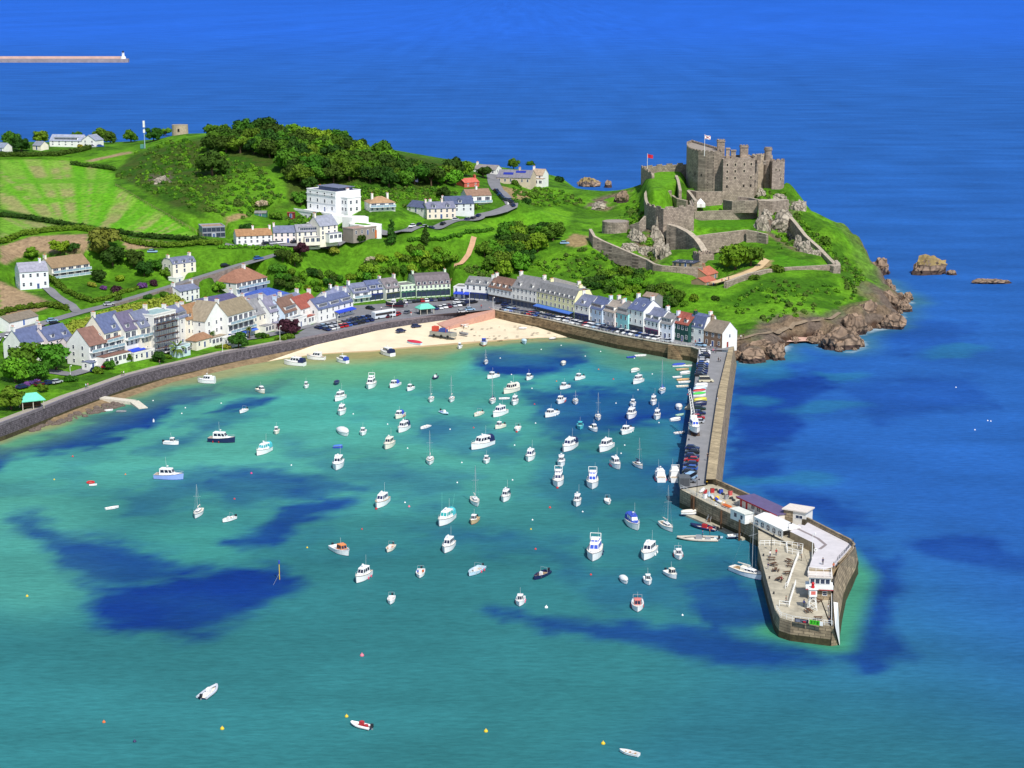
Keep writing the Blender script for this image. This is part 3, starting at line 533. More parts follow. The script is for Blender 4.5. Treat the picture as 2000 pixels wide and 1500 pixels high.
def curved_terrace():
    o = thing('garden_terrace', 'white stepped garden terrace with curved end and orange door', 'terrace', W(700, 450, 31))
    mb = MB(); mb.prism([(-4, 2), (3, -3.5), (8, -3.2), (10.5, -1), (10.5, 3), (5, 8), (-5, 9)], -4, 2.6, 0); mb.prism([(-8, 8), (-3, 5), (4, 8), (2, 12), (-8, 13)], -4, 5.2, 0); mb.build('retaining_wall', wallmat(WHT), o)
    MB().prism([(-2, 3), (3, -1.5), (6, -1.2), (3, 4), (-2, 7)], 2.6, 2.75).build('lawn', mat('lawn', (.10, .28, .012), .95, .2, .8), o)
    MB().box(7, -3.55, -3, 8.6, -3.3, .6).build('door', mat('door_orange', lin((196, 104, 44)), .6, .1), o)
curved_terrace()
H_('low grey stone garage range beside the white curved terrace', 690, 462, 735, 456, 30, 446, 441, 7, 'flat', (150, 140, 132), (170, 140, 128), 1, 4, chim=(), side=0, name='garage', cat='garage')
H_('white house with hipped brown roof above the terrace road', 722, 413, 772, 411, 37, 396, 383, 10, 'hip', OFF, (170, 138, 104), 2, 5, chim=(.2, .8), side=0, balc=(1,))
H_('small gabled house with dark slate roof among trees', 795, 412, 830, 416, 34, 406, 393, 8, wc=OFF, rc=(84, 92, 120), floors=1, cols=3, chim=(1,), side=2)
H_('cream house with twin gables and slate roof by the hill road', 834, 428, 890, 426, 31.5, 407, 394, 10, wc=(232, 218, 202), rc=(118, 120, 140), cols=5, chim=(0, .6), side=2, dorm=2)
H_('house with dark blue slate roof and big glass gable', 872, 414, 926, 412, 33.5, 398, 383, 10, wc=(214, 218, 220), rc=(78, 88, 116), cols=4, dorm=1, dstyle='gable', chim=(), side=2)
H_('white chalet house with brown roof near the road bend', 912, 396, 960, 394, 35.5, 382, 369, 10, wc=WHT, rc=(140, 112, 94), floors=1, cols=4, chim=(.5,), side=2, balc=(0,))
H_('small red brick house with brick roof by the headland road', 907, 366, 936, 364, 39, 358, 348, 8, wc=(190, 96, 80), rc=(196, 104, 88), cols=2, chim=(1,), side=0)
def solar_house():
    o = H_('long headland house with solar panels on its slate roof', 970, 358, 1036, 360, 36.5, 347, 332, 12, wc=(206, 190, 168), rc=(124, 122, 132), floors=1, cols=6, chim=(.6,), side=0)
    rf = [c for c in o.children if c.name.startswith('roof')][0]; bb = rf.data.vertices; y0, z0, y1, z1 = bb[0].co.y, bb[4].co.z, bb[2].co.y, bb[6].co.z
    for k, (a, f0) in enumerate(((3, .35), (9.5, .6))):
        mb = MB(); f1 = f0 + .28; p = [(a, y0 + (y1 - y0) * f0, z0 + (z1 - z0) * f0 + .1), (a + 5.5, y0 + (y1 - y0) * f0, z0 + (z1 - z0) * f0 + .1), (a + 5.5, y0 + (y1 - y0) * f1, z0 + (z1 - z0) * f1 + .1), (a, y0 + (y1 - y0) * f1, z0 + (z1 - z0) * f1 + .1)]; mb.add(p, [(0, 1, 2, 3)]); mb.build('solar_panel', mat('solar', lin((44, 58, 150)), .2, .1, 2), rf)
solar_house()
H_('white gabled house at the seaward end of the headland', 1036, 360, 1060, 361, 34.5, 342, 330, 9, wc=WHT, rc=(170, 150, 128), cols=2, chim=(0,), side=0, porch=(.1, 1.2, 4, 3.5, WHT))
H_('grey roofed houses at the top of the headland road', 925, 338, 968, 340, 40, 331, 322, 8, wc=OFF, rc=(136, 130, 128), floors=1, cols=4, chim=(0,), side=2)
# --- top left
H_('white modern house with slate roofs on the hilltop', 97, 284, 160, 285, 50.5, 275, 263, 9, wc=WHT, rc=(150, 156, 174), cols=5, dorm=1, dstyle='wide', chim=(), side=0)
H_('right wing of the white hilltop house', 160, 285, 187, 286, 50.5, 274, 264, 8, 'gfront', WHT, (140, 146, 166), 2, 2, chim=(), side=0)
H_('small cream outbuilding left of the white hilltop house', 64, 292, 80, 293, 49.5, 284, 276, 6, wc=CRM, rc=(130, 136, 150), floors=1, cols=1, chim=(), side=0, name='outbuilding', cat='outbuilding')
H_('white house end cut by the left picture edge', -14, 296, 8, 297, 49.3, 288, 279, 7, wc=WHT, rc=(130, 140, 160), floors=1, cols=2, chim=(), side=0)
H_('green painted garden shed on the bank below the scrub', 497, 426, 520, 426, 33.5, 419, 412, 5, wc=(70, 120, 110), rc=(130, 130, 128), floors=1, cols=1, chim=(), side=0, name='shed', cat='shed')
H_('dark red garden shed beside the cottage gardens', 561, 426, 575, 426, 34, 421, 417, 4, wc=(120, 50, 40), rc=(130, 62, 52), floors=1, cols=1, chim=(), side=0, name='shed', cat='shed')
H_('small blue roofed hut high among the bushes', 800, 358, 816, 358, 42, 353, 348, 4, wc=(90, 96, 130), rc=(56, 62, 110), floors=1, cols=1, chim=(), side=0, name='hut', cat='hut')
# scaffolding, freestanding in front of the flat topped house
t = thing('scaffolding', 'pole scaffolding in front of the flat topped pale house', 'scaffolding', W(308, 692, 6.3)); A, B = W(304, 693, 6.3), W(348, 682, 6.3); u = (B - A).normalized(); n = Vector((u.y, -u.x, 0)); mb = MB(); LL = (B - A).length; dk = MB()
for i in range(6):
    for s in (0, 1.2): p = A + u * (LL * i / 5) + n * s - t.location; mb.tube(p, p + Vector((0, 0, 14)), .07, n=4)
for k in range(1, 7):
    for s in (0, 1.2): mb.tube(A + n * s - t.location + Vector((0, 0, 2.2 * k)), B + n * s - t.location + Vector((0, 0, 2.2 * k)), .06, n=4)
    q = [A - t.location, B - t.location, B + n * 1.2 - t.location, A + n * 1.2 - t.location]; dk.add([p + Vector((0, 0, 2.2 * k)) for p in q] + [p + Vector((0, 0, 2.28 * k)) for p in q], [(3, 2, 1, 0), (4, 5, 6, 7)])
mb.build('pole_frame', mat('steel_pole', lin((120, 120, 150)), .5, .1, metal=.4), t); dk.build('boards', M_DKWOOD, t)
# ------------------------------------------------------------------ sea wall on the left
ww = resample(wall_w, 4)
t = thing('sea_wall', 'long curving dark stone sea wall below the promenade gardens', 'sea wall', (0, 0, 0))
mb = MB(); strip(mb, offs(ww, 1.9, -1.5), offs(ww, 1.15, 1.3), 1); strip(mb, offs(ww, 1.15, 1.3), offs(ww, .35, 4.6)); mb.build('wall_face', [M_WALLD, M_WEEDY], t)
mb = MB(); strip(mb, offs(ww, .42, 4.6), offs(ww, .42, 5.5), 0); strip(mb, offs(ww, .42, 5.5), offs(ww, -.15, 5.5), 1); strip(mb, offs(ww, -.15, 5.5), offs(ww, -.15, 4.7), 0)
mb.build('parapet', [mat('parapet_stone', lin((120, 112, 118)), .85, .3, 1.2), mat('parapet_top', lin((126, 120, 134)), .8, .2, 1)], t)
ribbon('promenade', None, 3.6, M_PAVE, 'pale promenade path behind the sea wall parapet', .1, [Vector((q.x, q.y, 4.98)) for q in offs(wall_w[:13], -2.1)], flatz=True)
# ------------------------------------------------------------------ quay wall on the right
t = thing('quay_wall', 'tall brown stone quay wall below the row of houses', 'quay wall')
qw = resample(quay_w, 4)
mb = MB(); strip(mb, offs(qw, .75, -1.5), offs(qw, .5, 1.8), 1); strip(mb, offs(qw, .5, 1.8), offs(qw, .05, 5.35), 0); mb.build('wall_face', [M_QUAY, M_WEEDY], t)
mb = MB(); strip(mb, offs(qw, .2, 5.3), offs(qw, .2, 5.62)); strip(mb, offs(qw, .2, 5.62), offs(qw, -.6, 5.62)); strip(mb, offs(qw, -.6, 5.62), offs(qw, -.6, 5.4)); mb.build('coping', M_COPE, t)
railing(offs(quay_w, -.2, 5.6), t, 1.0)
mb = MB(); sp, sq = W(1312, 672, 5.4), W(1328, 690, .3); dn = (sq - sp)
for i in range(16):
    a = sp.lerp(W(1325, 676, 5.4), 0) ; f = i / 16; p = offs([sp, W(1350, 677, 5.4)], 1.2)[0].lerp(offs([sp, W(1350, 677, 5.4)], 1.2)[1], f * .55); mb.box(p.x - .9, p.y - .8, -1, p.x + .9, p.y + .8, 5.2 - 4.6 * f)
mb.build('stairs', M_QUAY, t)
# ------------------------------------------------------------------ beach, slipway
toe = [(-20, 850, .6), (110, 815, .8), (200, 781, .9), (335, 737, .9), (475, 705, 1.1), (560, 688, 1.4), (625, 673, 1.7), (675, 662, 2), (725, 651, 2.2), (770, 644, 2.3), (850, 631, 2.4), (963, 606, 2.6), (1000, 616, 2.3), (1050, 630, 1.8), (1127, 655, .6), (1180, 668, -.2)]
wl = [(-20, 857), (110, 823), (200, 793), (335, 747), (475, 715), (560, 700), (625, 693), (675, 690), (725, 688), (770, 683), (850, 677), (963, 668), (1000, 665), (1050, 661), (1127, 659), (1180, 672)]
up = [W(*a) for a in toe]; mid = [W(x, y, 0) for x, y in wl]; rows = []
up = resample(up, 5)
ml = resample(mid, 5); ml = [ml[int(i * (len(ml) - 1) / (len(up) - 1))] for i in range(len(up))]
for k in range(13):
    f = -.15 + 1.45 * k / 12; rows.append([Vector((a.x + (b.x - a.x) * f, a.y + (b.y - a.y) * f, a.z * (1 - f) if f < 1 else (1 - f) * 4)) for a, b in zip(up, ml)])
mb = MB()
for k in range(12): nw = next(i for i, a in enumerate(up) if P(a.x, a.y, a.z)[0] > 610); strip(mb, rows[k + 1][:nw], rows[k][:nw], 2); strip(mb, rows[k + 1][nw - 1:], rows[k][nw - 1:], 1 if k >= 9 else 0)
tag(mb.build('beach', [M_SAND, M_SANDW, mat('shingle', lin((132, 112, 84)), .9, .35, .5, .3)], smooth=True), 'sandy beach drying at the head of the harbour', kind='structure')
t = tag(MB().prism([tuple(W(852, 633, 2)[:2]), tuple(W(872, 642, 2)[:2]), tuple(W(967, 606, 5.4)[:2]), tuple(W(955, 600, 5.4)[:2])], [-1] * 4, [2.3, 2.3, 5.5, 5.5]).build('slipway', M_PINK), 'pink concrete slipway running down to the sand', 'slipway')
t = thing('boat_landing', 'short stone boat slip jutting from the dark sea wall', 'slip'); mb = MB()
a, b, c2 = W(186, 774, 1.6), W(262, 783, 1.0), W(280, 797, .2)
for p, q in ((a, b), (b, c2)):
    n = Vector(((q - p).y, -(q - p).x, 0)).normalized() * 1.6; mb.prism([tuple((p + n)[:2]), tuple((q + n)[:2]), tuple((q - n)[:2]), tuple((p - n)[:2])], -1, [p.z, q.z, q.z, p.z])
mb.build('ramp', M_COPE, t)
mb = MB()
rs = random.Random(4)
for i in range(150):
    f = rs.random(); x = 60 + 185 * f; y = 834 - 52 * f + rs.uniform(-2, 10); p = W(x, y, 0); s = rs.uniform(.4, 1.4); mb.lathe([(s, -.3), (s * .9, s * .3), (s * .35, s * .6)], 6, c=(p.x, p.y))
tag(mb.build('rubble', mat('dark_rock', lin((104, 92, 84)), .9, .4, 1.5, .5)), 'dark rubble at the foot of the sea wall', kind='stuff')
# ------------------------------------------------------------------ roads and squares
HR = [(560, 664), (600, 640), (640, 616), (690, 597), (760, 592), (812, 585), (880, 580), (955, 584), (1000, 592), (1050, 602), (1122, 616), (1200, 632), (1260, 640), (1345, 660), (1430, 664), (1431, 684), (1367, 684), (1350, 677.5), (1312, 672.5), (1207, 654.5), (1125, 636.5), (1050, 619.5), (965, 604.5), (868, 612.5), (812, 619.5), (762, 625.5), (725, 632.5), (662, 645.5), (625, 652)]
sheet('harbour_road', HR, 5.45, M_ASPH, 'grey harbour road and car park along the quay')
for a, b in (((660, 622), (735, 612)), ((735, 612), (815, 604)), ((990, 600), (1060, 613)), ((1120, 626), (1200, 642)), ((1200, 642), (1290, 658))):
    p, q = W(*a, 5.46), W(*b, 5.46); n = Vector(((q - p).y, -(q - p).x, 0)).normalized() * .12
    for i in range(0, 10, 2):
        u, v = p.lerp(q, i / 10), p.lerp(q, (i + 1) / 10); tag(MB().add([u + n, v + n, v - n, u - n], [(3, 2, 1, 0)]).build('road_marking', M_LINE), 'white dash painted on the grey harbour road', 'road marking', 'white dashes along the harbour road', 'structure')
ribbon('coast_road', [(-30, 720), (60, 722), (140, 733), (190, 717), (250, 702), (330, 686), (410, 672), (500, 660), (560, 648), (610, 636)], 5.5, M_ASPH, 'grey road between the seafront gardens and houses')
ribbon('hill_road', None, 6, M_ASPH, 'grey road climbing the hill behind the houses', pts=hill_pts, flatz=True)
ribbon('lane', [(85, 560), (110, 580), (155, 611)], 4, M_ASPH, 'grey lane from the white house down to the hill road')
ribbon('terrace_road', [(440, 478), (520, 480), (600, 482), (680, 466), (745, 458), (800, 450), (870, 438), (940, 424), (985, 414), (1000, 405), (994, 392), (975, 375), (965, 360), (962, 345), (955, 330)], 6.5, M_ASPH, 'grey road curving past the hillside terrace to the headland')
ribbon('road_line', [(960, 424), (993, 408), (990, 390), (972, 374), (966, 358)], .5, M_LINE, 'white centre line on the curving headland road', .34)
ribbon('footpath', None, 2.4, mat('path_gravel', lin((188, 150, 118)), .95, .15, .5), 'pinkish footpath climbing the green bank', .2, [W(868, 535, 14), W(880, 522, 17), W(900, 505, 20.5), (W(915, 490, 23)), W(922, 478, 25), W(926, 466, 27)])
ribbon('castle_path', [(1392, 553), (1420, 545), (1455, 535), (1480, 524), (1495, 510), (1470, 500)], 4, mat('path_sand', lin((206, 178, 138)), .95, .12, .4), 'sandy path leading past the big castle tree', .2)
ribbon('coastal_path', [(1432, 668), (1460, 660), (1500, 652), (1550, 640), (1600, 628), (1640, 612)], 1.8, mat('path_earth', lin((134, 118, 98)), .95, .25, .5), 'earth path along the top of the rocky shore', .2)
# ------------------------------------------------------------------ the pier
pier = thing('pier', 'long stone pier with a bent end enclosing the harbour', 'pier')
def wl3(l): return [W(*a) for a in l]
inL = wl3([(1364, 684, 5.5), (1355, 762, 5.5), (1341, 860, 5.5), (1328, 955, 5.4), (1384, 984, 5.2), (1452, 1016, 5.0), (1481, 1032, 4.9)])
pt = wl3([(1423, 680, 7.0), (1403, 762, 7.0), (1387, 870, 7.0), (1379, 936, 7.0)]); po = wl3([(1433, 676, 7.0), (1420, 762, 7.0), (1406, 870, 7.0), (1398, 936, 7.0)])
o2 = wl3([(1384, 930, 6.6), (1406, 938, 6.6), (1457, 961, 6.6), (1535, 996, 6.8), (1578, 1016, 7.2), (1662, 1057, 7.4)])
plat = wl3([(1481, 1068, 4.5), (1497, 1130, 4.5), (1514, 1192, 4.5), (1523, 1206, 4.5), (1545, 1213, 4.5), (1624, 1223, 4.5)])
out = wl3([(1671, 1067, 7.4), (1657, 1085, 7.4), (1639, 1104, 7.4), (1630, 1132, 6.4), (1627, 1170, 5.4), (1627, 1222, 4.7)])
outb = wl3([(1678, 1104, -1), (1679, 1125, -1), (1668, 1153, -1), (1656, 1180, -1), (1648, 1220, -1), (1639, 1268, -1)])
mb = MB()
d1 = [(p.x, p.y) for p in inL[:4]] + [(p.x, p.y) for p in pt[::-1]]
def flat(mb, pl, z, mi=0):
    a = sum(pl[i][0] * pl[(i + 1) % len(pl)][1] - pl[(i + 1) % len(pl)][0] * pl[i][1] for i in range(len(pl)))
    if a < 0: pl = pl[::-1]
    mb.add([(p[0], p[1], z) for p in pl], [tuple(range(len(pl)))], mi)
flat(mb, d1, 5.5, 0)
mb.build('roadway', M_ASPHP, pier)
mb = MB(); d2 = [(p.x, p.y) for p in (inL[3], inL[4], inL[5], inL[6])] + [(W(1545, 1066, 4.9).x, W(1545, 1066, 4.9).y)] + [(p.x, p.y) for p in (o2[4], o2[3], o2[2], o2[1], o2[0], pt[3])]
flat(mb, d2, 5.2, 0); tri = [(plat[0].x, plat[0].y)] + [(p.x, p.y) for p in plat[1:]] + [(out[k].x - .6, out[k].y) for k in (5, 4, 3, 2)] + [tuple(W(1560, 1050, 4.9)[:2]), tuple(W(1481, 1032, 4.9)[:2])]
flat(mb, tri, 4.5, 0); mb.build('deck', M_CONC, pier)
mb = MB(); il = inL + [plat[0]]; strip(mb, [Vector((p.x, p.y, -1.5)) for p in il], [Vector((p.x, p.y, 1.6)) for p in il], 1); strip(mb, [Vector((p.x, p.y, 1.6)) for p in il], il, 0)
pl = [Vector((p.x, p.y, 0)) for p in plat]; strip(mb, [p + Vector((-.3, -.3, -1.5)) for p in pl], [p + Vector((-.1, -.1, 1.5)) for p in pl], 1); strip(mb, [p + Vector((-.1, -.1, 1.5)) for p in pl], plat, 0)
strip(mb, [plat[-1] + Vector((0, -.3, -6)), outb[-1]], [plat[-1], out[-1]], 0)
mb.build('inner_wall', [M_PIERST, M_WEEDY], pier)
mb = MB(); strip(mb, outb, [a.lerp(b, .36) for a, b in zip(outb, out)], 1); strip(mb, [a.lerp(b, .36) for a, b in zip(outb, out)], out, 0); q = [Vector((p.x, p.y, -1)) for p in po] ; strip(mb, po, [p + Vector((1.5, 0, 0)) for p in q], 0)
q = [Vector((p.x + 1, p.y + 1.5, -1)) for p in o2]; strip(mb, o2, q, 0); strip(mb, [o2[-1], out[0]], [q[-1], outb[0]], 0); strip(mb, [po[-1], o2[0] + Vector((2, 1, 0))], [po[-1] + Vector((1, -2, -8)), o2[1] + Vector((0, 1, -7.5))], 0)
mb.build('outer_wall', [M_PIERST, M_WEEDY], pier)
mb = MB(); strip(mb, pt, po, 0); strip(mb, [Vector((p.x, p.y, 5.45)) for p in pt], pt, 1)
q = offs(pt, -.5, 6.2); strip(mb, q, offs(pt, 0, 6.2), 2); strip(mb, [Vector((p.x, p.y, 5.45)) for p in q], q, 1)
mb.build('parapet', [mat('parapet_paving', lin((164, 148, 118)), .9, .35, .5, brick=.8), M_PIERST, M_YLINE], pier)
mb = MB(); oi = offs(o2, .7); strip(mb, oi, o2, 0); strip(mb, [Vector((p.x, p.y, 5)) for p in oi], oi, 0); mb.build('parapet', M_PIERST, pier)
mb = MB(); ter = wl3([(1543, 1038, 7.0), (1590, 1061, 7.0), (1592, 1074, 7.0), (1580, 1108, 7.0), (1612, 1112, 7.0), (1638, 1103, 7.0), (1656, 1084, 7.0), (1669, 1068, 7.0), (1660, 1060, 7.0), (1579, 1019, 7.0), (1572, 1026, 7.0), (1560, 1024, 7.0)])
tq = [(p.x, p.y) for p in ter]; a = sum(tq[i][0] * tq[(i + 1) % 12][1] - tq[(i + 1) % 12][0] * tq[i][1] for i in range(12)); tq = tq if a > 0 else tq[::-1]
mb.prism(tq, 4.3, 7.0, 1, top=False); mb.add([(p[0], p[1], 7.0) for p in tq], [tuple(range(12))], 0); mb.build('terrace', [M_TERR, mat('shed_stone', lin((170, 150, 120)), .85, .25, .8)], pier)
mb = MB(); g = wl3([(1556, 1030, 7.02), (1600, 1051, 7.02), (1616, 1064, 7.02), (1604, 1073, 7.02)]); g2 = offs(g, .8); strip(mb, g2, g); mb.build('paving_band', mat('grey_band', lin((140, 130, 130)), .9, .1, .5), pier)
mb = MB(); oo = offs([o2[4], o2[5], out[0], out[1], out[2]], .5); strip(mb, [Vector((p.x, p.y, 7)) for p in oo], [Vector((p.x, p.y, 8.0)) for p in oo]); strip(mb, [Vector((p.x, p.y, 8.0)) for p in oo], [Vector((p.x, p.y, 8)) for p in [o2[4], o2[5], out[0], out[1], out[2]]]); mb.build('parapet', M_PIERST, pier)
railing([p + Vector((.2, .1, 0)) for p in inL[3:]], pier, 1.15, step=1.6)
railing([p + Vector((.3, .2, 0)) for p in plat[2:]], pier, 1.1, step=1.5)
for l in ([(1484, 1066, 4.5), (1512, 1065, 4.5), (1535, 1068, 4.5)], [(1536, 1069, 4.5), (1538, 1080, 4.5), (1566, 1086, 4.5), (1568, 1072, 4.5), (1537, 1067, 4.5)], [(1560, 1087, 4.5), (1550, 1112, 4.5), (1538, 1147, 4.5), (1534, 1150, 4.5)], [(1554, 1143, 4.5), (1545, 1172, 4.5), (1541, 1186, 4.5), (1522, 1184, 4.5)], [(1624, 1170, 4.5), (1624, 1222, 4.5)]):
    railing(wl3(l), pier, 1.3, step=1.2, r=.07)
railing([p + Vector((0, 0, 1)) for p in oo[2:]] , pier, .9, M_IRON)
mb = MB(); a, b = W(1628, 1178, 5.0), W(1631, 1226, 4.6); mb.add([a + Vector((0, 0, .3)), a + Vector((1.0, 0, .1)), outb[-1] + Vector((.1, -.3, .6)), b + Vector((0, -.2, .2))], [(3, 2, 1, 0)]); mb.build('white_day_mark', M_WHITE, pier)
for x, y in ((1353, 968), (1357, 970), (1411, 998), (1447, 1016)):
    p = W(x, y + 3, 5); MB().tube((p.x - .35, p.y - .3, -1), (p.x - .35, p.y - .3, 5.6), .28, n=6).build('fender_pile', M_DKWOOD, pier)
# stone retaining wall under the hill road
rc_ = resample(hill_pts[4:9], 3); rc_ = offs(rc_, 3.4)
tp = [Vector((p.x, p.y, p.z + .9)) for p in rc_]; mb = MB(); lo = [p + Vector((.6, -.6, -8)) for p in tp]; strip(mb, lo, tp); strip(mb, tp, offs(tp, -.6)); strip(mb, offs(tp, -.6), [p - Vector((0, 0, 1.2)) for p in offs(tp, -.6)])
tag(mb.build('retaining_wall', mat('hill_masonry', lin((122, 112, 106)), .9, .4, .9, .4)), 'long grey stone retaining wall under the hill road', 'wall')
# ------------------------------------------------------------------ the castle
M_CAS = mat('castle_stone', lin((156, 141, 127)), .9, .34, .45, .6, brick=.75)
M_CAS2 = mat('castle_grey_stone', lin((150, 138, 124)), .9, .38, .4, .6, brick=.75)
M_CASR = mat('castle_roof', lin((150, 140, 130)), .9, .2, .5)
M_HOLE = mat('dark_opening', (.02, .018, .016), .9, .1, 1)
M_SURR = mat('window_surround', lin((186, 172, 152)), .85, .1, 1)
castle = thing('castle', 'big brown stone castle keep with flag on the headland', 'castle', W(1400, 378, 35.5))
CO = Vector(castle.location)
def ccw(q):
    a = sum(q[i][0] * q[(i + 1) % len(q)][1] - q[(i + 1) % len(q)][0] * q[i][1] for i in range(len(q))); return list(q) if a > 0 else list(q)[::-1]
def crenels(mb, ring, z, h=1.1, th=.7, step=2.6, mi=0, closed=True):
    r = [Vector((p[0], p[1], z)) for p in ring]; r = r + [r[0]] if closed else r
    for a, b in zip(r[:-1], r[1:]):
        L = (b - a).length; n = max(1, round(L / step)); u = (b - a) / max(L, .01); nn = Vector((-u.y, u.x, 0)) * th
        q = [a, b, b + nn, a + nn]; mb.add([p for p in q] + [p + Vector((0, 0, h * .5)) for p in q], [(3, 2, 1, 0), (4, 5, 6, 7), (0, 1, 5, 4), (1, 2, 6, 5), (2, 3, 7, 6), (3, 0, 4, 7)], mi)
        for i in range(n):
            c0 = a + u * (L * (i + .05) / n); c1 = a + u * (L * (i + .62) / n); q = [c0, c1, c1 + nn, c0 + nn]
            mb.add([p + Vector((0, 0, h * .5)) for p in q] + [p + Vector((0, 0, h)) for p in q], [(4, 5, 6, 7), (0, 1, 5, 4), (1, 2, 6, 5), (2, 3, 7, 6), (3, 0, 4, 7)], mi)
def block(name, foot, z0, z1, m=None, cren=1.2, step=2.6, parent=None, roof=True):
    q = ccw([(p[0] - CO.x, p[1] - CO.y) for p in foot]); mb = MB(); mb.prism(q, z0 - CO.z, z1 - CO.z, 0, top=False); mb.add([(p[0], p[1], z1 - CO.z) for p in q], [tuple(range(len(q)))], 1)
    if cren: crenels(mb, q, z1 - CO.z, cren, .6, step)
    return mb.build(name, [m or M_CAS, M_CASR], parent or castle)
def opening(parent, p, nrm, w=1.0, h=1.4, surr=True):
    nrm = Vector((nrm[0], nrm[1], 0)).normalized(); mb = MB()
    if surr: mb.box(-w / 2 - .25, -.05, -h / 2 - .25, w / 2 + .25, .3, h / 2 + .3, 1)
    mb.box(-w / 2, -.12, -h / 2, w / 2, .3, h / 2, 0); o = mb.build('window', [M_HOLE, M_SURR], parent); o.location = Vector(p) - CO; o.rotation_euler = (0, 0, math.atan2(nrm.x, -nrm.y))
zb = 35.0
tf = [W(x, y, 55.6) - Vector((0, 0, 20.6)) for x, y in ((1341.2, 281), (1341.4, 287), (1345, 291.5), (1353, 294.8), (1364, 296.8), (1378, 298), (1395, 299), (1411, 299.4))]
foot = tf + [tf[-1] + Vector((1, 17, 0)), tf[0] + Vector((4, 12, 0))]
keep = block('keep', foot, 28, 55.6, step=3)
bk0, bk1 = W(1411, 380.5, zb), W(1473, 378, zb)
blk = block('great_hall', [bk0, bk1, bk1 + Vector((0, 17, 0)), bk0 + Vector((0, 17, 0))], 28, 52.6, cren=.9, step=60)
r0, r1 = W(1473, 370, zb), W(1507, 368, zb); rb = block('chapel_range', [r0, r1, r1 + Vector((0, 13, 0)), r0 + Vector((0, 13, 0))], 28, 51.2, m=mat('castle_pale_stone', lin((166, 152, 134)), .9, .3, .6, .6), cren=1.2, step=1.6)
e0, e1 = W(1507, 373, zb), W(1531, 371, zb); et = block('east_tower', [e0, e1, e1 + Vector((1, 10, 0)), e0 + Vector((0, 11, 0))], 26, 49.2, cren=1.3)
mb = MB(); c = W(1498, 369, zb) - CO; mb.lathe([(2.1, -6), (1.9, 19.6), (2.3, 19.8), (2.3, 20.6), (2.0, 20.6), (2.0, 21.4)], 14, c=(c.x, c.y)); mb.build('round_turret', M_CAS, castle)
c = W(1473.5, 372, zb) - CO; MB().lathe([(1.7, -6), (1.6, 16.5)], 10, c=(c.x, c.y)).build('corner_turret', M_CAS2, castle)
for x0, x1, top, Y, nm in ((1401, 1415, 274, 912, 'roof_tower'), (1418, 1425, 288, 902, 'chimney'), (1428, 1437, 292, 902, 'chimney'), (1446, 1461, 285, 905, 'roof_tower'), (1479, 1486, 300, 905, 'chimney'), (1491, 1496, 313, 900, 'chimney')):
    Y += 25; z1 = zfor(0, Y, top); a = (x0 - 1000) / FPX * (Y * CT + 88 * ST) - CO.x; b = (x1 - 1000) / FPX * (Y * CT + 88 * ST) - CO.x; y = Y - CO.y; mb = MB().box(a, y, 14, b, y + (b - a), z1 - CO.z - .5).box(a - .25, y - .25, z1 - CO.z - .9, b + .25, y + b - a + .25, z1 - CO.z - .3)
    if nm == 'roof_tower': crenels(mb, ccw([(a, y), (b, y), (b, y + b - a), (a, y + b - a)]), z1 - CO.z - .3, .7, .3, 1.2)
    mb.build(nm, M_CAS, castle)
un = (bk1 - bk0).normalized(); nf = (un.y, -un.x)
for row, zz in enumerate((50.2, 46.8, 43.4, 39.2)):
    for k, f in enumerate((.13, .38, .66, .88)):
        if (row + k) % 5 == 4: continue
        opening(blk, bk0.lerp(bk1, f) + Vector((0, 0, zz - zb)), nf, .9, 1.25, row < 3)
for f, zz in ((.3, 46), (.7, 41), (.6, 45.5)): opening(et, e0.lerp(e1, f) + Vector((0, 0, zz - zb)), (0, -1), .7, 1.1)
for i in (1, 2, 3, 4): a, b = tf[i], tf[i + 1]; d = (b - a); opening(keep, a.lerp(b, .5) + Vector((0, 0, 9)), (d.y, -d.x), .6, 1.2, False)
def cwall(label, top, th=1.4, dz=None, cren=0, m=None, name='curtain_wall', parent=None, drop=2.0):
    """stone wall along photo points with known top heights, footed in the ground"""
    p = [W(*a) for a in top]; p = resample(p, 5); mb = MB(); inn = offs(p, -th); zz = [min(float(hgt(a.x, a.y)), float(hgt(b.x, b.y)), float(hgt(a.x + .3, a.y - 1.6))) - drop if dz is None else a.z - dz for a, b in zip(p, inn)]
    lo = [Vector((a.x, a.y, z)) for a, z in zip(p, zz)]; li = [Vector((a.x, a.y, z)) for a, z in zip(inn, zz)]
    strip(mb, lo, p, 0); strip(mb, p, inn, 1); strip(mb, inn, li, 0)
    for k in (0, -1): mb.add([lo[k], p[k], inn[k], li[k]], [(0, 1, 2, 3)])
    if cren:
        for i in range(len(p) - 1):
            a = p[i].lerp(p[i + 1], .1); b = p[i].lerp(p[i + 1], .65); c2 = inn[i].lerp(inn[i + 1], .65) ; d = inn[i].lerp(inn[i + 1], .1); c2, d = b.lerp(c2, .4), a.lerp(d, .4); q = [a, b, c2, d]; u = Vector((0, 0, cren)); mb.add(q + [v + u for v in q], [(4, 5, 6, 7), (0, 1, 5, 4), (1, 2, 6, 5), (2, 3, 7, 6), (3, 0, 4, 7)])
    return tag(mb.build(name, [m or M_CAS2, mat('wall_top', lin((172, 160, 142)), .9, .3, .7)]), label, 'castle wall')
cwall('battlemented back wall of the high castle lawn beside the red flag', [(1262, 327, 43.5), (1300, 323, 44), (1341, 321, 44.5)], cren=.9, dz=9)
cwall('tall left corner wall of the high castle lawn, under the flagpole', [(1266, 329, 43.5), (1252, 326, 44.5), (1262, 333, 44.2), (1273, 340, 43.5)], cren=.9, m=M_CAS, dz=15)
cwall('short stepped wall below the high castle lawn', [(1273, 349, 40), (1284, 352, 39.8), (1293, 351, 39.5)], m=M_CAS, dz=8)
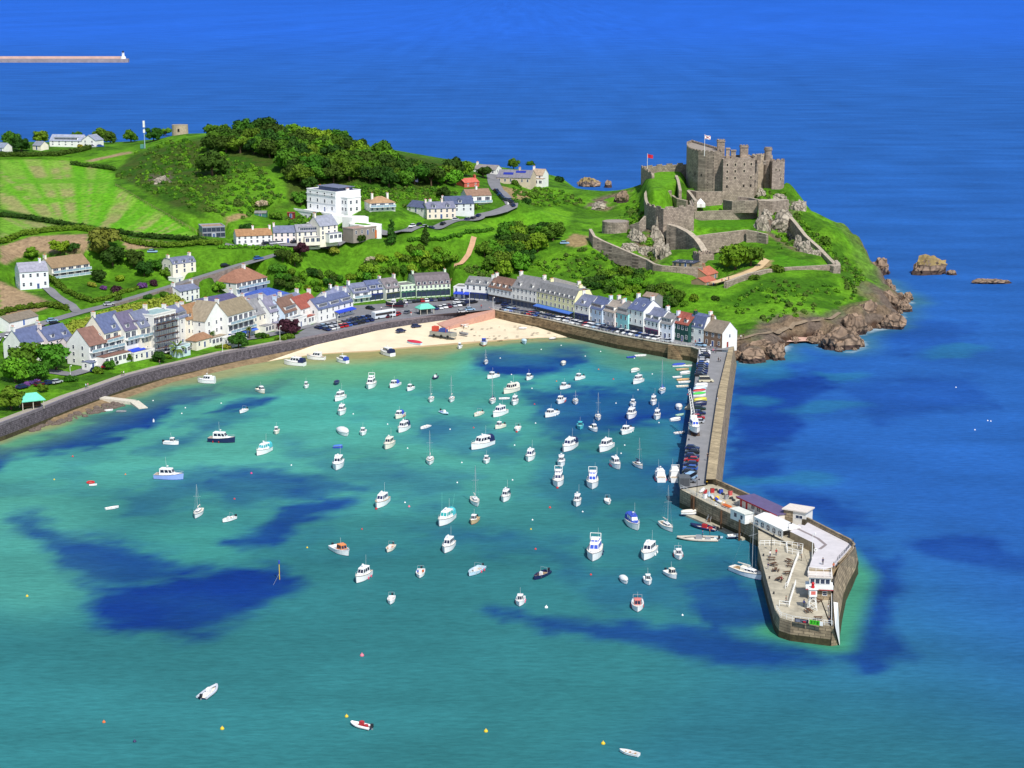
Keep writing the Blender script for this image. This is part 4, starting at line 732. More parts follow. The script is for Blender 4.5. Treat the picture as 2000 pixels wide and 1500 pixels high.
cwall('broken wall running down from the lawn to the middle bastion', [(1275, 358, 38), (1265, 366, 37.5), (1258, 378, 37), (1259, 390, 37), (1263, 400, 37)], dz=11)
cwall('massive square bastion wall in the middle of the castle rock', [(1263, 400, 37.2), (1280, 405, 37.2), (1296, 408, 37.2), (1325, 406, 37.2), (1356, 403, 37.2), (1352, 392, 37.2)], cren=.9, m=M_CAS, dz=14)
cwall('grey buttress wall falling from the bastion towards the ticket house', [(1302, 438, 30.4), (1320, 443, 29.6), (1340, 453, 28.2), (1355, 466, 26), (1364, 478, 23.6), (1371, 492, 21)], th=3, dz=16)
cwall('wall under the lower castle garden', [(1357, 462, 26), (1390, 457, 26.6), (1425, 453, 26.8), (1458, 449, 27)], dz=9, m=M_CAS)
cwall('low stone wall right of the lower castle garden', [(1458, 449, 27.4), (1478, 453, 26.6), (1497, 458, 26)], dz=8)
cwall('terrace wall between the two green castle lawns', [(1357, 414, 31), (1390, 412, 31), (1430, 411, 31), (1480, 409, 31)], dz=5)
cwall('wall joining the round tower to the middle bastion', [(1229, 440, 29.5), (1248, 434, 31.5), (1262, 422, 34)], dz=6)
cwall('short cross wall on the castle lawn slope', [(1296, 376, 38.6), (1312, 372, 39.2)], dz=5, m=M_CAS)
cwall('sloping rampart between the apron and the square bastion', [(1441, 384, 37), (1462, 386, 36.8), (1481, 390, 36.6)], dz=5, m=M_CAS)
cwall('ruined range with small openings above the upper lawn', [(1412, 390, 34.5), (1430, 393, 35.5), (1455, 392, 36), (1481, 392, 36)], dz=6)
cwall('dark wall left of the white tent in the castle', [(1341, 372, 38.5), (1348, 380, 37.5), (1356, 392, 36.5)], dz=7, m=M_CAS)
cwall('low apron wall at the foot of the keep', [(1342, 371, 38.2), (1360, 374, 38), (1385, 375, 37.8), (1411, 374, 37.6)], dz=8, m=M_CAS)
cwall('stair side wall climbing to the keep', [(1318, 342, 42.5), (1322, 352, 41.5), (1326, 372, 40)], dz=7, m=M_CAS)
cwall('square bastion wall on the rock below the east tower', [(1482, 392, 36.5), (1510, 393, 36.5), (1541, 390, 36)], th=8, dz=9, m=M_CAS)
cwall('inner round wall around the middle ward', [(1300, 372, 37), (1308, 380, 36.5), (1322, 388, 36), (1340, 392, 35.5)], dz=6)
cwall('long wall stepping down the seaward ridge of the castle', [(1541, 424, 30.5), (1552, 437, 28.5), (1570, 460, 24.8), (1595, 482, 21), (1612, 500, 19), (1627, 515, 18)], th=1.8, dz=6)
cwall('outer wall enclosing the lower castle lawn at the right', [(1420, 551, 16.8), (1440, 543, 17.2), (1465, 534, 17.6), (1500, 526, 17.8), (1545, 522, 18), (1600, 519, 18.2), (1641, 516, 18.4), (1636, 508, 18.4)], dz=5.5, m=M_CAS)
cwall('corner buttress of the outer wall above the sea slope', [(1628, 520, 18.5), (1642, 518, 18.5), (1640, 512, 18.5)], th=2, dz=8)
cwall('outer curtain wall falling from the car park to the harbour side', [(1150, 447, 29.5), (1158, 461, 28), (1175, 470, 26.3), (1210, 485, 24), (1240, 498, 22), (1262, 507, 20.6), (1275, 515, 19.6), (1292, 519, 19.2), (1330, 522, 19), (1373, 522, 19)], m=M_CAS, dz=7.5)
cwall('wall below the red roofed gatehouse', [(1372, 566, 12.3), (1400, 561, 12.6), (1425, 554, 13.2), (1441, 552, 13.6)], dz=5)
t = thing('round_tower', 'squat round stone tower beside the castle car park', 'tower', W(1202, 462, 23.5)); mb = MB(); mb.lathe([(6.7, -5), (6.3, 6.4), (6.3, 7.4)], 22, 0); mb.lathe([(5.6, 7.41), (.1, 7.42)], 22, 1); mb.build('wall', [M_CAS2, M_CASR], t)
t = thing('gate_tower', 'small square battlemented gate tower below the buttress wall', 'tower', W(1365, 526, 15)); w_ = W(1394, 524, 15) - t.location; L = w_.length; t.rotation_euler.z = math.atan2(w_.y, w_.x); mb = MB().box(0, 0, -3, L, 6, 6.2); crenels(mb, [(0, 0), (L, 0), (L, 6), (0, 6)], 6.2, 1.2, .6, 2); mb.build('wall', M_CAS, t); o = MB().box(-.9, -.1, 0, .9, .2, 2.6).build('gateway', M_HOLE, t, (L * .5, 0, 0))
def ticket():
    o = house('stone ticket house with dark flat roof and three skylights', 1313, 521, 1354, 524, 16.5, 514, 510, 8, 'hip', (150, 132, 112), (66, 72, 92), 1, 4, chim=(), side=0, skyl=3, wh=1.1, fc=(90, 84, 80), cat='ticket house')
ticket()
house('upper red roofed stone cottage of the castle gatehouse', 1380, 548, 1402, 542, 13.5, 536, 522, 9, 'gable', (166, 140, 112), (176, 104, 82), 1, 2, chim=(.5,), side=0, wh=1, cat='gatehouse')
house('lower red roofed lean-to cottage of the castle gatehouse', 1376, 562, 1399, 557, 12.6, 551, 541, 7, 'gable', (166, 140, 112), (172, 98, 78), 1, 2, chim=(), side=0, wh=1, cat='gatehouse')
t = thing('tent', 'white pointed tent pitched on the castle terrace', 'tent', W(1368, 404, 31.1)); q = 2.2; MB().add([(-q, -q, 0), (q, -q, 0), (q, q, 0), (-q, q, 0), (-q, -q, 1.9), (q, -q, 1.9), (q, q, 1.9), (-q, q, 1.9), (0, 0, 4.3)], [(0, 1, 5, 4), (1, 2, 6, 5), (2, 3, 7, 6), (3, 0, 4, 7), (4, 5, 8), (5, 6, 8), (6, 7, 8), (7, 4, 8)]).build('canvas', M_WHITE, t); MB().box(-.5, -q - .03, 0, .5, -q + .1, 1.7).build('door_flap', mat('canvas_shade', lin((206, 200, 196)), .8, .06), t)
def flagpole(label, base, z1, flagm, s=1.0, cross=None):
    t = thing('flagpole', label, 'flagpole', base); MB().tube((0, 0, -1), (0, 0, z1 - base.z), .14, .09).lathe([(.16, z1 - base.z), (.16, z1 - base.z + .2)], 6).build('pole', M_WHITE, t)
    mb = MB(); h = z1 - base.z - .2; n = 6; f = lambda i, k: (i / n * 3.0 * s, .25 * math.sin(i * 1.3), h - k * 1.9 * s - i * .08 * s)
    for i in range(n): mb.add([f(i, 1), f(i + 1, 1), f(i + 1, 0), f(i, 0)], [(0, 1, 2, 3)])
    fl = mb.build('flag', flagm, t)
    if cross:
        mb = MB()
        for a, b in (((0, 0), (n, 1)), ((0, 1), (n, 0))):
            for i in range(n):
                k0 = a[1] + (b[1] - a[1]) * i / n; k1 = a[1] + (b[1] - a[1]) * (i + 1) / n
                for dy in (-.03, .03): p = [list(f(i, min(1, k0 + .09))), list(f(i + 1, min(1, k1 + .09))), list(f(i + 1, max(0, k1 - .09))), list(f(i, max(0, k0 - .09)))]; mb.add([(v[0], v[1] + dy, v[2]) for v in p], [(0, 1, 2, 3)])
        mb.build('cross', cross, fl)
M_FRED = mat('red_cloth', lin((196, 36, 60)), .7, .08)
b = W(1379, 304, 55.6) + Vector((0, 8, 0)); flagpole('white flagpole flying a white flag with red cross on the keep', b, 65.5, M_WHITE, 1, M_FRED)
b = W(1264, 338, 41.2); flagpole('white flagpole flying a red flag at the corner of the high lawn', b, 51.5, M_FRED)
# ------------------------------------------------------------------ rocks
import bmesh
def rockmesh(seed, lich=0, tide=.18, tone=0):
    bm = bmesh.new(); bmesh.ops.create_icosphere(bm, subdivisions=4, radius=1); rs = random.Random(seed); ax = [(Vector((rs.gauss(0, 1), rs.gauss(0, 1), rs.gauss(0, .6))).normalized(), rs.uniform(.5, .95)) for _ in range(16)]
    for v in bm.verts:
        p = v.co.copy()
        for a, d in ax:
            k = p.dot(a)
            if k > d: p -= a * (k - d) * .85
        from mathutils import noise as mn
        p *= .86 + .34 * (1 - abs(mn.noise(p * 1.9 + Vector((seed * 3.1, 0, 0))) * 2)) * .6 + .16 * (1 - abs(mn.noise(p * 4.3 + Vector((0, seed, 0))) * 2)) + .07 * mn.noise(p * 10); v.co = p
    me = bpy.data.meshes.new('rock'); bm.to_mesh(me); bm.free()
    for m in ((mat('rock_brown', lin((140, 119, 100)), .9, .5, .8, .8, crack=1.7), mat('rock_grey', lin((156, 147, 132)), .9, .5, .8, .8, crack=1.9))[tone], mat('rock_tide', lin((66, 52, 47)), .85, .45, .8, .7, crack=1.7), mat('rock_lichen', lin((150, 130, 86)), .95, .4, 1.4, .7)): me.materials.append(m)
    for f in me.polygons: z = f.center.z; f.material_index = 1 if z < tide else (2 if lich and z > lich and f.normal.z > .1 else 0)
    return me
RM = [rockmesh(i, tide=.3) for i in range(4)] + [rockmesh(7, .62, .3), rockmesh(8, .5, .1)] + [rockmesh(20 + i, tide=-2, tone=1) for i in range(4)] + [rockmesh(31, tide=.32), rockmesh(32, tide=.45)]
def rock(label, px, py, z, s, k, rz=0, name='rock', group=None, sink=0):
    p = W(px, py, z) if z is not None else T(px, py); o = put(name, RM[k], None, p - Vector((0, 0, sink)), (0, 0, rz), s); return tag(o, label, 'rock', group)
rock('big rounded sea rock topped with yellow lichen', 1812, 534, 0, (12, 7, 8.5), 4, .3, sink=.5)
rock('brown rock islet close off the castle point', 1719, 534, 0, (8.5, 6, 7), 0, 1, sink=.3)
rock('low flat brown rock awash at the far right', 1936, 553, 0, (9.5, 4.5, 3), 10, .2, sink=.2)
rock('small dark rock trailing from the lichen topped sea rock', 1858, 536, 0, (4, 2.6, 2), 11, .2)
rock('golden lichen rock standing beyond the isthmus', 1152, 364, 0, (9.5, 6, 8), 5, .4, sink=.3)
rock('small dark pointed rock beside the golden rock', 1188, 366, 0, (4, 3, 4.5), 11, 0)
for i, (a, x, y, z, s, k, r_) in enumerate((('large brown boulder mass enclosing the little cove', 1645, 680, 0, (8.5, 6, 8), 1, .2), ('brown shoulder of rock behind the cove boulder', 1600, 668, 0, (6, 5, 4), 10, 1), ('rocky knob at the outermost tip of the point', 1745, 640, 0, (6, 5, 6), 2, .5), ('ochre cliff rock under the grass of the point', 1690, 628, 1, (8, 6, 9), 3, .9), ('dark rock at the water below the end house', 1470, 706, 0, (8, 4, 5), 11, .1), ('brown rock ledge left of the cove beach', 1512, 700, 0, (6, 4, 5), 0, 2), ('ridge of pale brown rock stepping into the sea', 1728, 600, 0, (8, 5, 7), 1, 2.2), ('dark low rock skirt at the tip of the point', 1765, 608, 0, (5, 4, 3.5), 11, 2.6), ('pinkish rock face above the dark ledge by the end house', 1480, 682, 2, (7, 4, 4), 3, .4), ('brown crag between the cove and the point', 1665, 652, 0, (6, 5, 8), 2, 3))): rock(a, x, y, z, s, k, r_, sink=.5)
for i, (a, x, y, s, k) in enumerate((('pale crag under the round tower', 1246, 466, (5, 4, 6), 6), ('grey crag face left of the buttress wall', 1280, 478, (6, 4, 8), 7), ('split grey rock below the pale crag', 1262, 492, (5, 4, 5), 8), ('tall grey rock at the foot of the buttress wall', 1300, 500, (4.5, 3, 6), 9), ('overhanging boulder below the east bastion', 1500, 424, (5, 4, 5), 6), ('rugged grey cliff right of the lower lawn', 1522, 440, (7, 5, 8), 7), ('dark creviced rock under the ridge wall', 1548, 470, (6, 4, 8), 8), ('grey rock slab at the lower end of the ridge wall', 1572, 492, (5, 4, 6), 9), ('rock face on the sky side of the castle ridge', 1562, 410, (4, 5, 6), 6), ('crag under the keep and east tower', 1520, 388, (6, 4, 5), 8), ('pale rocks in the gully beyond the isthmus', 1165, 405, (6, 5, 4), 7), ('brown rock at the right of the gully water', 1215, 392, (6, 5, 6), 3), ('grey boulder outcrop in the middle of the scrub hill', 312, 356, (6, 3.5, 4.5), 6))): rock(a, x, y, None, s, k, i * 1.3, 'rock_outcrop', sink=1.2)

for i, (a, x, y, s, k) in enumerate((('steep grey cliff under the middle bastion corner', 1288, 458, (6, 4, 9), 9), ('pale lichened crag below the middle bastion', 1308, 470, (4, 3, 8), 7), ('jagged crag left of the buttress foot', 1288, 496, (5, 3, 7), 6), ('grey cliff slab right of the round tower', 1232, 486, (4.5, 3, 5), 8), ('cliff face directly below the square bastion', 1510, 410, (7, 4, 6), 9), ('overhung cliff at the end of the lower terrace wall', 1492, 446, (5, 4, 7), 7), ('broken cliff under the ridge wall top', 1538, 448, (5, 4, 8), 6), ('grey rock tooth beside the ridge wall middle', 1560, 482, (3.5, 3, 6), 9), ('rock step above the ridge wall foot', 1590, 496, (3.5, 3, 4), 8), ('craggy rock at the right foot of the keep', 1488, 378, (4, 3, 4), 6))): rock(a, x, y, None, s, k, i * 1.9 + .5, 'rock_outcrop', sink=1.0)
rs = random.Random(5); _c = resample(coast_w[1:19], 4.5)
for i, p in enumerate(_c):
    s = rs.uniform(1.4, 3.6); o = put('shore_rock', RM[(0, 1, 2, 3, 10, 11)[i % 6]], None, p + Vector((rs.uniform(-2.5, 1), rs.uniform(-1, 3), -.4)), (0, 0, rs.uniform(0, 6)), (s, s * rs.uniform(.6, .9), s * rs.uniform(.7, 1.3))); tag(o, 'brown shore rock with dark foot along the headland waterline', 'rock', 'shore rocks along the headland waterline')
sheet('cove_beach', [(1528, 668), (1596, 665), (1590, 650), (1560, 645), (1536, 651)], 1.0, mat('pink_sand', lin((206, 168, 150)), .95, .15, .4), 'small pinkish cove beach under the castle shore')
# ---- ground cover, one colour per survey point
PXX, PYY = P(XX, YY, HH)
wob = 7 * (nz(XX, YY, .1, 21) - .5)
def region(poly, soft=3.0):
    q = np.array(poly); x0, y0 = q.min(0) - 12; x1, y1 = q.max(0) + 12
    o = np.zeros(XX.shape); k = (PXX > x0) & (PXX < x1) & (PYY > y0) & (PYY < y1)
    if k.any():
        px, py = PXX[k] + wob[k], PYY[k] + wob[k] * .5
        s = np.where(inpoly(px, py, poly), 1, -1) * pdist(px, py, poly, True); o[k] = sstep(-soft, soft, s)
    return o
TC = np.zeros(XX.shape + (3,)); ROCK = np.zeros(XX.shape)
def paint(k, c):
    global TC
    TC = TC * (1 - k[..., None]) + np.array(c) * k[..., None]
G_MID, G_BRI, G_DRK, SCRUB, TAN, SOIL = (.072, .195, .009), (.112, .290, .012), (.036, .108, .007), (.058, .095, .014), (.34, .25, .12), (.36, .255, .15)
n1 = nz(XX, YY, .035, 2, 4); n2 = nz(XX, YY, .16, 4, 4)
TC[:] = G_MID
paint(sstep(.46, .62, n1), G_BRI); paint(.75 * sstep(.52, .66, n2), G_DRK)
def mott(k, a, b, sc=.12, seed=1, lo=.42, hi=.58): paint(k, a); paint(k * sstep(lo, hi, nz(XX, YY, sc, seed, 4)), b)
mott(region([(225, 338), (262, 300), (420, 268), (540, 262), (900, 320), (900, 345), (800, 375), (690, 365), (580, 400), (440, 430), (390, 425), (330, 400)], 6), SCRUB, G_DRK, .1, 31)
mott(region([(430, 372), (470, 330), (520, 330), (560, 350), (560, 395), (480, 430), (420, 432), (400, 415)], 8), (.10, .24, .014), G_BRI, .09, 32)
fld = region([(0, 312), (125, 313), (200, 326), (221, 340), (224, 362), (330, 425), (398, 466), (250, 452), (130, 433), (0, 408)], 1.5)
fx, fy = PXX, PYY
ang = np.arctan2(XX + 178, YY - 735)                            # drilled rows fan out down the slope
strp = nz(ang * 42, YY * .004, .95, 41, 3)
paint(fld, (.115, .36, .012)); paint(fld * .7 * sstep(.44, .54, strp), (.21, .38, .045)); paint(fld * .75 * sstep(.58, .66, strp) * (.35 + .65 * sstep(.4, .6, nz(XX + 9 * strp, YY, .06, 42, 3))), (.34, .29, .13))
paint(fld * .8 * sstep(.62, .68, nz(XX, YY, .04, 43, 4)), (.12, .36, .012))
f2 = region([(0, 420), (60, 424), (140, 437), (60, 456), (0, 466)], 1.5); paint(f2, (.16, .35, .03)); paint(f2 * .8 * sstep(.5, .6, strp), (.30, .28, .12))
paint(region([(0, 408), (130, 433), (250, 452), (400, 466), (420, 476), (370, 478), (180, 456), (130, 444), (60, 432), (0, 422)], 2), G_DRK)
for q in ([(0, 482), (60, 462), (170, 457), (172, 490), (60, 496), (0, 518)], [(236, 464), (345, 476), (372, 479), (250, 488)], [(-5, 548), (112, 596), (60, 612), (0, 616)]): paint(region(q, 1.5), SOIL)
paint(region([(110, 312), (175, 305), (262, 288), (262, 300), (200, 318)], 2), G_BRI); paint(region([(165, 314), (255, 296), (258, 299), (180, 316)], 1.5), SOIL)
for q in ([(400, 482), (520, 482), (545, 492), (480, 515), (400, 532), (300, 530), (250, 500), (290, 490)], [(620, 482), (870, 470), (908, 482), (890, 505), (720, 535), (600, 520)]): mott(region(q, 3), (.10, .255, .012), (.075, .20, .010), .09, 51)
mott(region([(800, 462), (950, 432), (1080, 405), (1120, 415), (1112, 440), (1010, 452), (900, 468)], 3), (.135, .335, .014), (.10, .28, .012), .06, 52)
mott(region([(1025, 520), (1100, 485), (1240, 500), (1260, 530), (1230, 560), (1100, 545)], 5), (.105, .26, .012), (.055, .15, .009), .07, 53, .44, .58)
mott(region([(1395, 590), (1500, 540), (1620, 545), (1680, 560), (1660, 600), (1500, 640), (1430, 640)], 4), (.120, .30, .014), (.050, .150, .007), .06, 54, .44, .56)
mott(region([(1530, 380), (1600, 430), (1700, 530), (1660, 600), (1640, 540), (1560, 440)], 4), (.115, .275, .014), (.055, .155, .008), .08, 55, .46, .58)
for q in ([(1362, 446), (1362, 424), (1478, 420), (1480, 444)], [(1362, 402), (1362, 388), (1480, 386), (1480, 402)], [(1490, 512), (1520, 497), (1600, 515), (1590, 522), (1530, 522)]): paint(region(q, 1), (.075, .235, .009))
paint(region([(1256, 342), (1280, 334), (1338, 332), (1338, 350), (1300, 365)], 1), (.125, .33, .014))
for q in ([(1104, 468), (1122, 456), (1150, 462), (1148, 478), (1128, 483), (1108, 480)], [(1405, 552), (1412, 545), (1470, 522), (1490, 512), (1512, 508), (1505, 520), (1470, 532), (1425, 548)], [(975, 362), (1035, 376), (1030, 392), (985, 385)], [(432, 428), (470, 416), (490, 422), (440, 435)]): paint(region(q, 1.5), TAN)
rk = np.clip(near_coast * (1 - .75 * sstep(780, 815, YY) * sstep(4, 9, SD)) * sstep(.35, .6, near_coast + (nz(XX, YY, .12, 61) - .5) * .9), 0, 1)
for q in ([(1238, 470), (1262, 440), (1300, 462), (1305, 500), (1285, 515), (1262, 510)], [(1485, 418), (1530, 380), (1560, 440), (1575, 500), (1530, 480), (1495, 455)], [(1535, 385), (1552, 395), (1560, 415), (1548, 410)], [(290, 342), (330, 335), (338, 350), (310, 362), (292, 355)], [(1140, 405), (1160, 385), (1200, 378), (1235, 372), (1225, 388), (1185, 412)]): rk = np.maximum(rk, region(q, 4) * sstep(.32, .5, nz(XX, YY, .2, 62)))
ROCK = rk
rc = np.where((HH < 2.2)[..., None], (.075, .045, .030), np.where((nz(XX, YY, .07, 63) > .52)[..., None], (.20, .145, .095), (.155, .12, .095)))
TC = TC * (1 - rk[..., None]) + rc * rk[..., None]
HH = HH + rk * rockn * 2.5 * (HH > 6)
cover = TC
# ---- materials and mesh
def land_material():
    m = bpy.data.materials.new('ground_cover'); m.use_nodes = True; N = m.node_tree.nodes; L = m.node_tree.links
    p = N['Principled BSDF']; p.inputs['Roughness'].default_value = .9; p.inputs['Specular IOR Level'].default_value = .1
    a = N.new('ShaderNodeAttribute'); a.attribute_name = 'cover'; rkn = N.new('ShaderNodeAttribute'); rkn.attribute_name = 'rock'
    tc = N.new('ShaderNodeTexCoord')
    n1 = N.new('ShaderNodeTexNoise'); n1.inputs['Scale'].default_value = .45; n1.inputs['Detail'].default_value = 8; n1.inputs['Roughness'].default_value = .72
    n2 = N.new('ShaderNodeTexVoronoi'); n2.inputs['Scale'].default_value = .55; n2.distance = 'EUCLIDEAN'
    L.new(tc.outputs['Object'], n1.inputs[0]); L.new(tc.outputs['Object'], n2.inputs[0])
    r = N.new('ShaderNodeMapRange'); r.inputs[1].default_value = .3; r.inputs[2].default_value = .72; r.inputs[3].default_value = .48; r.inputs[4].default_value = 1.45
    L.new(n1.outputs[0], r.inputs[0])
    v = N.new('ShaderNodeVectorMath'); v.operation = 'SCALE'; L.new(a.outputs['Color'], v.inputs[0]); L.new(r.outputs[0], v.inputs['Scale'])
    L.new(v.outputs[0], p.inputs['Base Color'])
    ad = N.new('ShaderNodeMath'); ad.operation = 'MULTIPLY_ADD'; L.new(n2.outputs['Distance'], ad.inputs[0]); L.new(rkn.outputs['Fac'], ad.inputs[1]); L.new(n1.outputs[0], ad.inputs[2])
    b = N.new('ShaderNodeBump'); b.inputs['Strength'].default_value = .8; b.inputs['Distance'].default_value = 1.2; L.new(ad.outputs[0], b.inputs['Height']); L.new(b.outputs[0], p.inputs['Normal'])
    return m
ny, nx = XX.shape
_i = (np.arange(ny - 1)[:, None] * nx + np.arange(nx - 1)[None, :]).ravel()
quads = np.stack([_i, _i + 1, _i + nx + 1, _i + nx], 1)
hv = HH.ravel(); keep = (np.max(hv[quads], 1) > -2.9)
rgba = np.concatenate([TC.reshape(-1, 3), np.ones((ny * nx, 1))], 1)
land = put('land', npmesh('land', np.stack([XX.ravel(), YY.ravel(), hv], 1), quads[keep], land_material(), True, {'cover': rgba, 'rock': ROCK.ravel()}))
tag(land, 'green hill and castle headland around the harbour', 'land', kind='structure')

# ------------------------------------------------------------------ the sea
def axis(a, b, st, far_lo, far_hi, g=1.22):
    c = list(np.arange(a, b, st)); lo = []; d = st; x = a
    while x > far_lo: d *= g; x -= d; lo.append(x)
    hi = []; d = st; x = c[-1]
    while x < far_hi: d *= g; x += d; hi.append(x)
    return np.array(lo[::-1] + c + hi)
sx = axis(-230, 340, 1.9, -60000, 60000); sy = axis(300, 860, 1.9, -3000, 80000, 1.12)
SX, SY = np.meshgrid(sx, sy)
vis = SY > 150
QX, QY = P(SX, np.maximum(SY, 150), 0 * SX)
wx = 84 * (nz(SX, SY, .018, 71, 5) - .5) + 44 * (nz(SX, SY, .07, 72, 4) - .5); wy = 44 * (nz(SX, SY, .02, 73, 5) - .5) + 22 * (nz(SX, SY, .08, 74, 4) - .5)
qx, qy = QX + wx, QY + wy
def ell(cx, cy, rx, ry, a=0, soft=.45):
    c, s = math.cos(R(a)), math.sin(R(a)); dx, dy = qx - cx, qy - cy
    u = (dx * c + dy * s) / rx; v = (-dx * s + dy * c) / ry; r = np.sqrt(u * u + v * v); return 1 - sstep(1 - soft, 1 + soft, r)
SEA_FAR = np.array((.017, .112, .52)); SEA_MID = np.array((.018, .100, .35)); TEAL = np.array((.029, .168, .180)); TURQ = np.array((.075, .315, .245)); WEED = np.array((.002, .020, .19)); SAND = np.array((.36, .27, .10)); GRN = np.array((.11, .29, .11))
C = np.zeros(SX.shape + (3,)); C[:] = SEA_MID
def mixc(k, c):
    global C
    C = C * (1 - k[..., None]) + np.asarray(c) * k[..., None]
mixc(sstep(1500, 6000, SY), SEA_FAR); mixc(sstep(5000, 20000, SY) * .6, (.013, .098, .46))
mixc(sstep(900, 1500, QY + (1700 - QX) * .35) , (.023, .138, .180))          # towards the foreground the open water greens
hb = [(-200, 830), (0, 850), (380, 735), (700, 650), (1110, 640), (1365, 690), (1335, 960), (1480, 1075), (1520, 1230), (1350, 1300), (900, 1700), (-200, 1700)]
inb = np.where(inpoly(QX, QY, hb), 1, -1) * pdist(QX, QY, hb, True); harb = sstep(-150, 120, inb + .6 * wx); mixc(harb, TEAL)
mixc(harb * (1 - sstep(880, 1080, QY)) * (1 - sstep(900, 1250, QX)) * .9, TURQ * np.array((.9, .97, 1)))
mixc(harb * (1 - sstep(700, 880, QY)) * sstep(1000, 1150, QX) * .6, (.018, .165, .25))
mixc(ell(60, 1080, 150, 130) * .6, TURQ); mixc(ell(30, 1000, 60, 60) * .5, TURQ); mixc(ell(380, 1060, 120, 40) * .65, (.045, .245, .20)); mixc(ell(420, 880, 160, 60) * .5, TURQ)
for e in ((860, 735, 330, 40), (560, 790, 160, 40), (700, 760, 140, 60)): mixc(ell(*e) * .5, (.06, .33, .27))
wd = 0 * QX; rag = nz(SX, SY, .05, 75, 5); rag2 = nz(SX, SY, .16, 76, 4)
for st, so_, q in ((.96, 26, [(168, 1190), (185, 1165), (260, 1135), (330, 1120), (420, 1110), (540, 1112), (588, 1135), (560, 1165), (500, 1200), (440, 1235), (360, 1252), (260, 1252), (185, 1225)]),
  (.72, 26, [(22, 1010), (70, 1008), (130, 1045), (230, 1050), (330, 1090), (420, 1112), (330, 1132), (250, 1152), (180, 1138), (120, 1105), (90, 1070), (40, 1045)]),
  (.92, 22, [(435, 1058), (520, 1010), (600, 975), (705, 962), (690, 992), (600, 1022), (540, 1058), (495, 1072)]), (.62, 20, [(380, 940), (500, 912), (640, 928), (720, 955), (560, 988), (430, 988), (395, 965)]), (.45, 18, [(250, 965), (380, 925), (470, 930), (330, 990), (230, 1010)]),
  (.95, 12, [(-20, 858), (60, 862), (150, 848), (245, 850), (230, 866), (120, 886), (30, 892), (-20, 935)]), (.95, 9, [(85, 852), (170, 832), (250, 800), (320, 770), (430, 742), (420, 762), (340, 792), (325, 815), (240, 848), (130, 878)]), (.5, 16, [(230, 880), (330, 850), (420, 830), (400, 860), (300, 900)]), (.8, 7, [(395, 802), (460, 775), (525, 768), (500, 787), (430, 806)]), (.6, 8, [(420, 752), (520, 738), (560, 742), (480, 765)]), (.45, 12, [(330, 830), (450, 800), (520, 800), (420, 835)]),
  (.78, 14, [(915, 690), (1000, 679), (1110, 671), (1142, 685), (1120, 716), (1050, 737), (960, 732), (925, 712)]), (.7, 22, [(1020, 742), (1200, 755), (1330, 775), (1310, 830), (1200, 848), (1100, 865), (1040, 830)]), (.6, 12, [(1150, 790), (1300, 786), (1335, 830), (1200, 842)]), (.4, 14, [(830, 800), (930, 820), (1010, 850), (1000, 890), (900, 880), (820, 850)]), (.38, 34, [(560, 870), (760, 890), (920, 930), (860, 990), (650, 950)]), (.3, 30, [(760, 1020), (950, 1040), (1150, 1060), (1120, 1090), (850, 1060)]), (.35, 20, [(1080, 880), (1330, 900), (1330, 960), (1150, 1000), (1000, 960)]), (.45, 12, [(1330, 760), (1360, 760), (1330, 960), (1300, 960)]),
  (.75, 18, [(930, 1178), (1100, 1200), (1250, 1213), (1400, 1238), (1520, 1265), (1620, 1300), (1500, 1315), (1350, 1292), (1150, 1242), (1000, 1215)]), (.72, 20, [(1330, 1150), (1440, 1120), (1490, 1160), (1505, 1225), (1400, 1235)]), (.3, 30, [(1000, 1040), (1200, 1120), (1450, 1100), (1440, 1200), (1200, 1190)]),
  (.72, 30, [(1690, 1075), (1755, 1090), (1765, 1160), (1745, 1250), (1785, 1290), (1700, 1325), (1630, 1295), (1660, 1200)]), (.6, 14, [(1770, 1055), (1900, 1035), (2020, 1090), (2020, 1115), (1880, 1102)]),
  (.68, 24, [(1425, 745), (1540, 735), (1640, 742), (1560, 795), (1530, 865), (1415, 900)]), (.6, 20, [(1415, 870), (1520, 880), (1500, 925), (1405, 935)]), (.7, 20, [(1490, 958), (1600, 968), (1720, 1015), (1630, 1032), (1540, 992)]), (.35, 20, [(1640, 760), (1900, 740), (1950, 800), (1700, 830)]), (.3, 24, [(1700, 600), (1900, 640), (1850, 700), (1700, 680)])):
    s = np.where(inpoly(qx, qy, q), 1, -1) * pdist(qx, qy, q, True); k = sstep(-so_, so_, s); ed = 4 * k * (1 - k); wd = np.maximum(wd, st * np.clip(k + ed * (rag2 - .5) * 2.0, 0, 1) * np.clip(.55 + .95 * rag if st < .9 else .8 + .4 * rag, 0, 1.1))
wd = wd + .20 * sstep(.55, .75, rag) * harb * (1 - sstep(1000, 1150, QY))
mixc(np.clip(wd, 0, 1) * .92, WEED)
for e in ((1480, 730, 60, 20), (1470, 780, 40, 10), (1610, 800, 80, 12), (1580, 930, 60, 14), (1470, 930, 60, 10), (1640, 740, 60, 8), (1870, 690, 60, 10), (1500, 705, 70, 18)): mixc(ell(*e) * .5, (.022, .17, .27))
